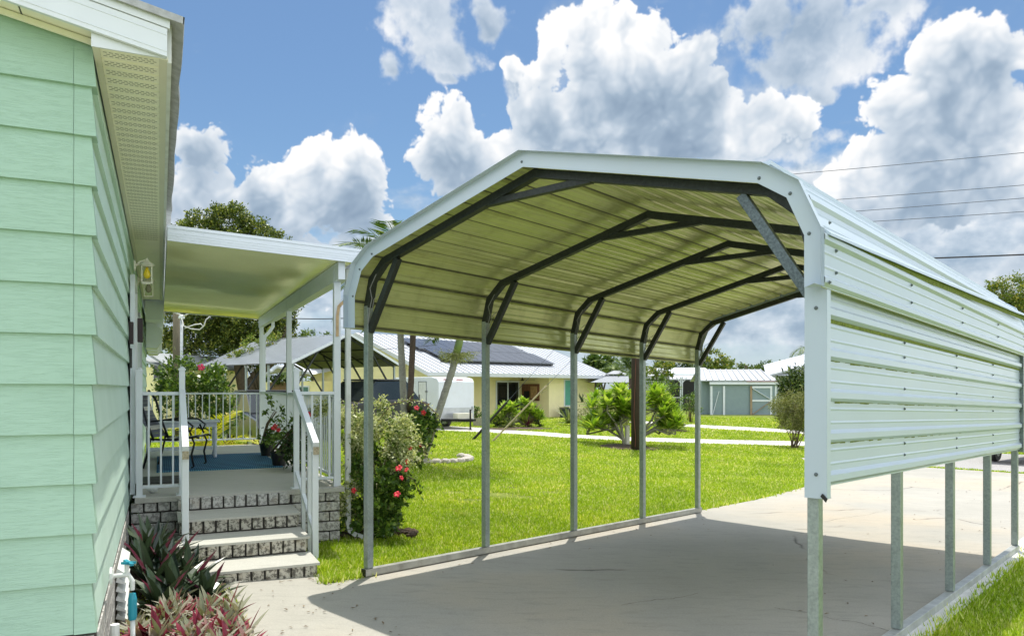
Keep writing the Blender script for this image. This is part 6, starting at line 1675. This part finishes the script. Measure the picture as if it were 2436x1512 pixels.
b = MB(); b.bar(T(0, .15, .40), T(1.1, .9, .40), .08, .1); b.bar(T(0, 1.65, .40), T(1.1, .9, .40), .08, .1); b.bar(T(.9, .9, .40), T(1.35, .9, .42), .08, .09); b.build('tongue', M_BLACKM, tr_)
b = MB(); b.tube([T(1.0, .9, .0), T(1.0, .9, .85)], .035, 8); b.tube([T(1.0, .9, .82), T(1.12, .9, .84), T(1.12, .9, .98)], .015, 6); b.lathe(T(1.0, .9, .0), [(.12, 0), (.12, .02), (.04, .03)], 10); b.build('jack', M_BLACKM, tr_)
b = MB(); b.obox(T(.25, .55, .46), f_ * .35, s_ * .75, V((0, 0, .22))); b.build('tongue_box', M_CREAM, tr_, bevel=.01)
# wooden planter near the carport
pl = thing('planter_box', base_at(661, 27), 'brown wooden planter box with trailing green plant beyond the porch', 'planter')
b = MB(); c = at(661, 930, 27); b.obox(c + V((-.32, 0, 0)), (.62, .1, 0), (0, .4, 0), (0, 0, .30)); b.build('box', mat('warm_brown_wood', (.30, .19, .09), .8, var=.3), pl, bevel=.01)
b = MB(); 
for dx in (-.28, .22): b.obox(c + V((dx, .1, -1.7)), (.06, 0, 0), (0, .06, 0), (0, 0, 1.7))
b.build('stand', M_WOODP, pl)
np_mesh('foliage', crown_leaves([(tuple(c + V((-.1, .2, .38))), (.35, .25, .16))], 500, .1, .05, M_HIB if False else 18), 4, M_HIB, pl)
# ---------------------------------------------------------------- far left house
lh = thing('neighbour_house', base_at(335, 30), 'yellow house with a wooden eave glimpsed behind the window awnings', 'house')
b = MB(); c = at(375, 905, 30); c.z = 0; b.obox(c + V((-8, 0, 0)), (8, 0, 0), (1.5, 6, 0), (0, 0, 2.55)); b.build('wall', M_YELLOWW, lh)
b = MB(); b.prism([at(352, 838, 29.6), at(396, 868, 29.6), at(396, 873, 29.6), at(352, 845, 29.6)], V((1.5, 6, 0))); b.prism([at(330, 850, 29.7), at(392, 874, 29.7), at(392, 876, 29.7), at(330, 856, 29.7)], V((1.5, 6, 0))); b.build('roof', mat('grey_shingle', (.32, .34, .34), .8, var=.2), lh)
b = MB(); b.obox(at(364, 895, 29.95) + V((0, 0, -.2)), (.5, 0, 0), (0, .05, 0), (0, 0, .7)); w_ = b.build('window', M_CREAM, lh); b = MB(); b.obox(at(366, 893, 29.93) + V((0, 0, -.15)), (.38, 0, 0), (0, .01, 0), (0, 0, .55)); b.build('pane', M_GLASS, w_)

# ---------------------------------------------------------------- plumerias and garden shrubs
def plumeria(base, tips, label, L=.42, group='plumerias on the lawn'):
    t = thing('plumeria', base, label, 'tree', group); base = V(base); mb = MB(); P, AX, NR, LL, WW = [], [], [], [], []
    random.seed(len(label))
    hubs = [V(p) for p in tips[::6]]; cen = sum((V(p) for p in tips), V((0, 0, 0))) / len(tips)
    for h in hubs: mb.tube([base, base + V((0, 0, .22)), base.lerp(cen, .45).lerp(h, .35), h + V((0, 0, -.25))], [.055, .045, .035, .025], 7)
    for p in tips:
        p = V(p); hb = min(hubs, key=lambda q: (q - p).length); s0 = hb + V((0, 0, -.25)); mb.tube([s0, s0.lerp(p, .5) + V((0, 0, -.04)), p], [.024, .02, .016], 6)
        for k in range(24):
            th = k * 2.4; e = random.uniform(-.15, 1.2); d = V((math.cos(th) * math.cos(e), math.sin(th) * math.cos(e), math.sin(e)))
            P.append(p + d * .03 + V((0, 0, random.uniform(-.10, .05)))); AX.append(d); NR.append(V((0, 0, 1)) + d * .3); LL.append(L * random.uniform(.7, 1.15)); WW.append(L * .34)
    mb.build('branches', mat('grey_green_bark', (.26, .25, .18), .8, var=.2, nscale=10), t, smooth=True)
    f = lambda q: np.array([list(x) for x in q])
    np_mesh('leaves', leaf_verts(f(P), f(AX), f(NR), np.array(LL), np.array(WW), .18), 4, M_PLUM, t); return t
def tips(lst, Y): return [at(u, v, Y + random.uniform(-.5, .5)) for u, v in lst]
random.seed(44)
b1 = gp(1497, 1062); Yp = b1.y + .4
def spread_tips(u0, u1, v0, v1, n, Y, seed):
    random.seed(seed); out = []
    cl = [(random.uniform(u0, u1), random.uniform(v0, v1)) for _ in range(9)]
    for k in range(n):
        cu, cv = random.choice(cl); u = min(u1, max(u0, random.gauss(cu, (u1 - u0) * .09))); v = min(v1, max(v0, random.gauss(cv, (v1 - v0) * .12))); f = 1 - ((u - (u0 + u1) / 2) / ((u1 - u0) / 2)) ** 2
        out.append(at(u, v1 - (v1 - v) * (.35 + .65 * f), Y + random.uniform(-.6, .6)))
    return out
plumeria(b1 + V((-.15, .3, 0)), spread_tips(1396, 1508, 922, 1015, 46, Yp, 1), 'bright leafy plumeria on the left side of the dark utility pole')
plumeria(b1 + V((.25, .3, 0)), spread_tips(1518, 1612, 926, 1015, 40, Yp, 2), 'bright leafy plumeria on the right side of the dark utility pole')
plumeria(gp(1222, 1016), spread_tips(1180, 1282, 955, 1002, 34, gp(1222, 1016).y, 3), 'small wide plumeria in front of the yellow house patio')
b = MB(); q = gp(1492, 1058); b.tube([q, q + V((0, 0, .62))], .085, 12); b.lathe(q + V((0, 0, .62)), [(.085, 0), (.09, .02), (.03, .05)], 12); tag(b.build('bollard', M_CREAM), 'short cream post standing left of the utility pole', 'post')
def ringbed(u, v, r, label):
    q = gp(u, v); mb = MB(); n = 26; random.seed(u)
    ps = [V((q.x + math.cos(k * 2 * math.pi / n) * r * random.uniform(.85, 1.1), q.y + math.sin(k * 2 * math.pi / n) * r * random.uniform(.8, 1.1), 0)) for k in range(n)]
    for p in ps: p.z = float(gz(p.x, p.y)) + .03
    q.z += .07; mb.add([q] + ps, [(0, k + 1, (k + 1) % n + 1) for k in range(n)]); tag(mb.build('mulch_bed', M_SOIL), label, 'mulch', kind='stuff')
ringbed(1495, 1064, 1.0, 'mulch circle round the utility pole'); ringbed(1598, 1024, .7, 'mulch circle under the small palm'); ringbed(1235, 1020, 1.3, 'mulch bed under the small plumeria')
qs = gp(1598, 1024)
palm('young_palm', [qs, qs + V((0, 0, .45))], .12, 'young stocky palm in its own mulch circle right of the utility pole', None, 11, .75, .28, .03, M_TRUNK, M_PALMY if False else M_PLUM, el=(-.1, 1.2), droop=1.4, fruit=False, shaft=False, seed=5, nl=18)
def spiky(base, n, L, w, label, m, name='spiky_plant', cat='plant'):
    mb = MB(); random.seed(n)
    for k in range(n):
        th = k * 2.4; e = random.uniform(.1, 1.4); strap(mb, V(base) + V((0, 0, .1)), V((math.cos(th) * math.cos(e), math.sin(th) * math.cos(e), math.sin(e))), L * random.uniform(.7, 1.1), w, .7, 0)
    return tag(mb.build(name, m), label, cat)
M_SPK = leafmat('spiky_leaf', (.10, .15, .04), (.30, .34, .12), trans=.2)
spiky(gp(1352, 1012), 46, 1.05, .07, 'spiky striped screw-pine by the yellow wall, right of the bins', M_SPK)
spiky(gp(1255, 1018), 30, .6, .05, 'dark red spiky bromeliad under the small plumeria', two_side('bromeliad_leaf', (.05, .07, .03), (.16, .03, .04), (.10, .02, .03)))
spiky(gp(1212, 1019), 30, .6, .05, 'green spiky clump under the small plumeria, left side', M_SPK)
spiky(base_at(1384, 38) + V((0, 0, .9)), 22, .55, .06, 'dracaena tuft against the right end of the yellow wall', M_HIBD)
def sh2(nm, u, Y, L_, n, l, w, m, label, cat='shrub', **kw):
    return shrub(nm, base_at(u, Y), [(tuple(at(a, b, c)), r) for a, b, c, r in L_], n, l, w, m, label, cat, clump=24, spread=.28, **kw)
sh2('garden_shrub', 1430, 33, [(1400, 995, 33, (.7, .6, .45)), (1435, 985, 33, (.7, .6, .6)), (1470, 1000, 33, (.5, .5, .4)), (1450, 970, 33.5, (.5, .5, .4))], 3200, .10, .045, M_OLIVE, 'greyish dense shrub mass behind the left plumeria')
sh2('garden_shrub', 1140, 34, [(1138, 985, 34, (.25, .25, .22)), (1130, 975, 34, (.15, .15, .15))], 500, .10, .05, M_HIB, 'small potted shrub beside the trailer tongue')
b = MB(); q = gp(1137, 1013); b.lathe(q, [(.2, 0), (.26, .35), (.28, .37), (.24, .37)], 14); tag(b.build('flower_pot', M_STONE), 'pale round flower pot right of the trailer tongue', 'flower pot')
sh2('garden_shrub', 1190, 33, [(1185, 1010, 33, (.45, .35, .22)), (1205, 1008, 33, (.4, .35, .25)), (1270, 1012, 33, (.35, .35, .2))], 1300, .09, .05, M_HIBD, 'low dark groundcover shrub at the foot of the small plumeria')
sh2('round_shrub', 1890, 27.5, [(1860, 970, 27.5, (.42, .5, .42)), (1895, 960, 27.5, (.5, .5, .45)), (1925, 965, 27.5, (.5, .5, .5)), (1880, 1000, 27.5, (.45, .5, .35)), (1915, 1005, 27.5, (.45, .5, .3))], 14000, .06, .032, M_OLIVE, 'rounded olive-green shrub on bare stems, left of the white corner trim', stems=14)
sh2('broadleaf_shrub', 1890, 36, [(1890, 918, 36, (.6, .7, .55)), (1918, 905, 36, (.8, .7, .65)), (1905, 950, 36, (.9, .7, .7)), (1940, 940, 36, (.7, .7, .8))], 5000, .24, .07, M_OAK, 'dark broad-leaved shrub between the grey shed and the round shrub')
sh2('garden_shrub', 1640, 38, [(1640, 955, 38, (.5, .5, .4)), (1650, 970, 38, (.4, .4, .35))], 900, .1, .05, M_HIB, 'dark flowering shrub at the left corner of the grey shed')
sh2('garden_shrub', 1560, 36, [(1545, 930, 36, (.6, .6, .5)), (1575, 925, 36, (.6, .6, .5))], 1200, .14, .07, M_HIB, 'mid-green shrub in front of the chain-link fence')

# gazebo roof
gz_ = thing('gazebo', base_at(1465, 46), 'dark-roofed gazebo half hidden right of the yellow house', 'gazebo')
b = MB(); zc = at(1465, 893, 46); 
def pyr(c, w, h, z): 
    q = [V((c.x - w, c.y - w, z)), V((c.x + w, c.y - w, z)), V((c.x + w, c.y + w, z)), V((c.x - w, c.y + w, z))]; tz = [V((c.x - w * .25, c.y - w * .25, z + h)), V((c.x + w * .25, c.y - w * .25, z + h)), V((c.x + w * .25, c.y + w * .25, z + h)), V((c.x - w * .25, c.y + w * .25, z + h))]
    b.add(q + tz, [(0, 1, 5, 4), (1, 2, 6, 5), (2, 3, 7, 6), (3, 0, 4, 7), (4, 5, 6, 7), (3, 2, 1, 0)])
pyr(zc, 1.7, .45, 2.05); pyr(zc, .6, .22, 2.56); b.build('roof', mat('grey_metal_roof', (.22, .24, .26), .5, var=.1), gz_)
for sx in (-1.45, 1.45):
    for sy in (-1.45, 1.45): b = MB(); b.obox(V((zc.x + sx, zc.y + sy, -.2)), (.09, 0, 0), (0, .09, 0), (0, 0, 2.3)); b.build('post', M_WOODP_DARK, gz_)

# grey-blue shed with white roof and Z-braced door
D1 = V((.995, -.10, 0)); D2 = V((.10, .995, 0)); sb = gp(1676, 986)
gs_ = thing('garden_shed', sb, 'blue-grey shed with a white standing-seam roof and braced sliding door', 'shed')
S = lambda x, y, z: sb + D1 * x + D2 * y + V((0, 0, z))
px_ = sb.y / FPX; SW = 168 * px_
M_BG = mat('blue_grey_stucco', (.24, .31, .32), .8, var=.06, nscale=4, bstr=.2)
b = MB(); b.obox(S(.35, 0, -.3), D1 * (SW - .35), D2 * 4, V((0, 0, 2.45))); b.obox(S(-.1, .5, -.3), D1 * 1.0, D2 * 3.5, V((0, 0, 2.55))); b.build('wall', M_BG, gs_)
b = MB(); z0, z1 = 80 * px_, 107 * px_
b.prism([S(-.35, -.15, z0), S(4.55, -.15, z0), S(3.95, 2.0, z1), S(-.2, 2.0, z1)], V((0, 0, .06)))
for k in range(12): b.bar(S(-.3 + k * .4, -.15, z0 + .08), S(-.15 + k * .37, 2.0, z1 + .08), .06, .06, m=1)
b.prism([S(-.35, 4.2, z0), S(4.55, 4.2, z0), S(3.95, 2.0, z1), S(-.2, 2.0, z1)], V((0, 0, .05))); b.build('roof', [M_WROOF, M_SEAM], gs_)
b = MB(); b.obox(S(.3, -.18, 72 * px_), D1 * (SW - .2), D2 * .2, V((0, 0, .16))); b.build('door_track', M_WHITE, gs_); b = MB(); b.obox(S(2.6, -.22, 72 * px_ + .165), D1 * 2.2, D2 * .1, V((0, 0, .05))); b.build('track_rust', mat('rusty_pink', (.35, .18, .16), .7), gs_)
dx = (1781 - 1676) * px_; dw = (1832 - 1781) * px_; dh = 70 * px_
b = MB(); b.obox(S(dx, -.06, -.05), D1 * dw, D2 * .03, V((0, 0, dh))); dd_ = b.build('door', M_BG, gs_)
b = MB()
for (x, z, w, h) in ((0, 0, .13, dh), (dw - .13, 0, .12, dh), (.13, dh - .13, dw - .26, .12), (.13, dh * .48, dw - .26, .11)): b.obox(S(dx + x, -.10, z - .05), D1 * w, D2 * .035, V((0, 0, h)), 1 if x == 0 else 0)
b.bar(S(dx + .15, -.10, dh - .2), S(dx + dw - .15, -.10, dh * .54), .03, .12, up=D2); b.bar(S(dx + .15, -.10, .05), S(dx + dw - .15, -.10, dh * .44), .03, .12, m=1, up=D2); b.bar(S(dx, -.1, .0), S(dx + dw, -.1, .0), .03, .14, m=1, up=D2)
b.build('door_frame', [M_WHITE, mat('tan_timber', (.34, .25, .15), .8, var=.25)], dd_)
b = MB()
for x in (.36, 1.15):
    b = MB(); b.obox(S(x, -.08, -.05), D1 * .13, D2 * .05, V((0, 0, dh))); b.build('door_jamb', M_WHITE, gs_)
b = MB(); b.obox(S(SW - .15, -.03, -.1), D1 * .1, D2 * .04, V((0, 0, dh + .1))); b.build('corner_board', M_WHITE, gs_)
b = MB(); b.bar(S(.5, -.08, .0), S(.9, -.08, dh * .8), .03, .04, up=D2); b.build('brace', M_WHITE, gs_)

# long white-roofed house with carport, chain link fence
rh = thing('ranch_house', at(1600, 960, 60), 'long white-roofed house with a dark carport bay, left of the grey shed', 'house')
b = MB(); c = at(1530, 960, 60); c.z = -.2; b.obox(c, (2.1, 0, 0), (0, 5, 0), (0, 0, 2.9)); b.obox(c + V((2.1, 2.0, 0)), (6, 0, 0), (0, 3, 0), (0, 0, 2.9)); b.build('wall', mat('light_grey_stucco', (.45, .46, .45), .8, var=.06), rh)
b = MB(); c = at(1515, 905, 60); b.prism([c, c + V((6.2, 0, 0)), c + V((6.2, 4, 1.0)), c + V((0, 4, 1.0))], V((0, 0, .12))); b.build('roof', M_WROOF, rh)
b = MB(); c = at(1600, 892, 57); b.prism([c, c + V((3.2, 0, 0)), c + V((3.2, 3, .55)), c + V((0, 3, .55))], V((0, 0, .1))); b.build('carport_roof', M_WHITE, rh)
b = MB(); c = at(1602, 960, 59); c.z = -.2; b.obox(c, (3.2, 0, 0), (0, .1, 0), (0, 0, 2.5)); b.build('bay_shade_panel', M_BLACK, rh)  # black panel painted in for the shade inside the open bay
for u in (1618, 1622, 1660):
    b = MB(); c = at(u, 960, 57.2); c.z = -.2; b.obox(c, (.08, 0, 0), (0, .08, 0), (0, 0, 2.75)); b.build('post', M_WHITE, rh)
b = MB(); c = at(1620, 905, 57.2)
for s in (-1, 1): b.bar(c + V((.04, 0, -.25)), c + V((.04 + s * .4, 0, .25)), .06, .06, up=(0, 1, 0))
b.build('bracket', M_WHITE, rh)
cf = thing('chain_link_fence', at(1610, 985, 52), 'grey chain-link fence with a white top rail, left of the grey shed', 'fence')
b = MB(); a, c = at(1555, 945, 52), at(1668, 945, 52); b.bar(a, c, .07, .07); b.build('top_rail', M_WHITE_DULL, cf)
for u in (1555, 1592, 1622, 1668): b = MB(); p = at(u, 944, 52); b.tube([V((p.x, p.y, -.1)), p], .035, 6); b.build('post', M_GALV, cf)
b = MB(); k = a.x
while k < c.x: 
    for s in (-1, 1): b.tube([V((k, 52.02, -.1)), V((k + s * .9, 52.02, a.z))], .007, 3, caps=False)
    k += .16
b.build('mesh', mat('dark_chain_mesh', (.07, .08, .08), .5, metal=.4), cf)
# white roof at the right edge of the opening
wh = thing('white_roof_house', at(1880, 900, 52), 'house with a sloping white roof and gutter behind the broad-leaved shrub', 'house')
b = MB(); b.prism([at(1822, 893, 52), at(1834, 893, 52), at(2030, 850, 52), at(1990, 850, 52)], (1.5, 5, .9)); b.prism([at(1820, 893, 52), at(2060, 893, 52), at(2060, 843, 53.5), at(1945, 868, 53.2)], (0, .6, 0)); b.build('roof', M_WROOF, wh)
b = MB(); b.obox(at(1852, 985, 53.4) + V((0, 0, .0)), (9, 0, 0), (0, 5, 0), (0, 0, 2.8)); b.build('wall', mat('light_grey_stucco', (.45, .46, .45), .8), wh)
b = MB(); b.sweep_rect([at(1848, 897, 52.5), at(1852, 903, 52.7), at(1862, 910, 53.2), at(1862, 960, 53.2)], .1, .1, (0, 1, 0)); b.build('downspout', M_WHITE, wh)

# far trees along the skyline
def ft(nm, u, Y, L_, n, l, m, label, group=None): return tree(nm, base_at(u, Y), bl([(a, b_, Y, r) for a, b_, r in L_]), n, l, l * .5, m, label, None, .14, group, clump=30)
G_ = 'trees along the skyline'
ft('far_tree', 1590, 70, [(1585, 880, (2.0, 1.5, .9)), (1620, 870, (2, 1.5, 1.0)), (1650, 880, (1.5, 1.5, .8))], 3000, .32, M_OAK, 'dark spreading tree behind the white roof, under the carport eave', G_)
ft('far_tree', 1560, 55, [(1560, 885, (1.0, .8, .45)), (1582, 880, (.9, .8, .5))], 1200, .22, M_LIME, 'light green tree just right of the utility pole, above the white roof', G_)
ft('far_tree', 1700, 75, [(1690, 860, (1.6, 1.3, 1.2)), (1720, 872, (1.3, 1.2, .8)), (1670, 875, (1.2, 1.2, .8))], 2600, .3, M_LIME, 'yellowish feathery tree above the left end of the shed roof', G_)
ft('far_tree', 1740, 90, [(1745, 880, (1.6, 1.3, .7)), (1725, 885, (1.2, 1.2, .6))], 1400, .34, M_FAR, 'round tree above the middle of the shed roof', G_)
ft('far_tree', 1830, 90, [(1810, 882, (1.7, 1.5, .7)), (1840, 876, (1.8, 1.5, .9)), (1870, 876, (1.7, 1.5, .8)), (1895, 884, (1.4, 1.4, .7)), (1785, 888, (1.2, 1.2, .5))], 3600, .34, M_FAR, 'wide bushy tree line right of the shed roof', G_)
ft('far_tree', 745, 55, [(725, 815, (1.0, 1, .55)), (760, 810, (1.1, 1, .65)), (790, 815, (1.0, 1, .6)), (710, 822, (.8, .8, .5))], 2200, .22, M_FAR, 'green tree top above the silver carport roof', G_)
ft('far_tree', 1440, 60, [(1405, 885, (.8, .8, .9)), (1425, 865, (.9, .9, 1.0)), (1450, 880, (.9, .9, .8))], 1500, .5, M_PALMG, 'ragged broad-leaved tree behind the right end of the yellow house', G_)
ft('far_tree', 2400, 46, [(2375, 715, (1.0, 1.1, .9)), (2400, 690, (1.0, 1.1, .9)), (2440, 700, (1.4, 1.2, 1.1)), (2420, 770, (1.7, 1.5, 1.5)), (2480, 740, (1.6, 1.5, 1.6)), (2360, 745, (.7, .8, .6)), (2440, 830, (1.6, 1.5, 1.4))], 20000, .16, M_LIME, 'yellow-green tree rising behind the far end of the white carport', G_)
pf = base_at(1918, 60)
palm('palm_tree', [pf, at(1922, 850, 60)], .13, 'distant thin palm with drooping fronds beside the white corner trim', G_, 9, 1.9, .5, .06, M_TRUNK, M_FAR, el=(-.2, 1.0), droop=2.2, fruit=False, seed=3, nl=20)
palm('palm_tree', [base_at(1470, 48), at(1470, 905, 48)], .14, 'pale young palm with arching fronds right of the yellow house roof', G_, 12, 2.2, .5, .05, M_TRUNK, M_FAR, el=(.2, 1.3), droop=1.8, fruit=False, seed=13, nl=24)
palm('fan_palm', [base_at(1500, 40), at(1500, 900, 40)], .12, 'dark spiky palm just left of the utility pole', G_, 16, .9, .4, .05, M_TRUNKD, M_HIBD, el=(-.3, 1.3), droop=.5, fruit=False, seed=14, nl=16)
for (u, v, lab) in ((1730, 857, 'thin far utility pole, left of the two above the shed roof'), (1775, 868, 'thin far utility pole, right of the two above the shed roof')):
    p = base_at(u, 80); b = MB(); b.tube([p, at(u, v, 80)], .11, 8); b.bar(at(u - 5, v + 4, 80), at(u + 5, v + 4, 80), .1, .1); tag(b.build('utility_pole', M_WOODP), lab, 'utility pole', 'far utility poles')
wire(at(1730, 860, 80), at(1560, 852, 60), .2, .02, 'cable', 'faint far cable left of the far poles', None, M_WIRE); wire(at(1730, 860, 80), at(1775, 870, 80), .1, .02, 'cable', 'faint far cable between the two far poles', None, M_WIRE)
# a distant band of trees closing the horizon
vs = []
random.seed(77)
B_ = []
for k in range(90):
    az_ = -1.0 + 2.0 * k / 89 + random.uniform(-.01, .01); Y = random.uniform(105, 135); r = random.uniform(2.2, 4.0)
    B_.append(((math.tan(az_) * Y if abs(az_) < 1.2 else 0, Y, random.uniform(.8, 2.0)), (r, r, r * random.uniform(.55, .8))))
o = np_mesh('far_woods', crown_leaves(B_, 22000, .7, .4, clump=30), 4, M_FAR); tag(o, 'low belt of distant trees along the horizon', 'woods', kind='stuff')
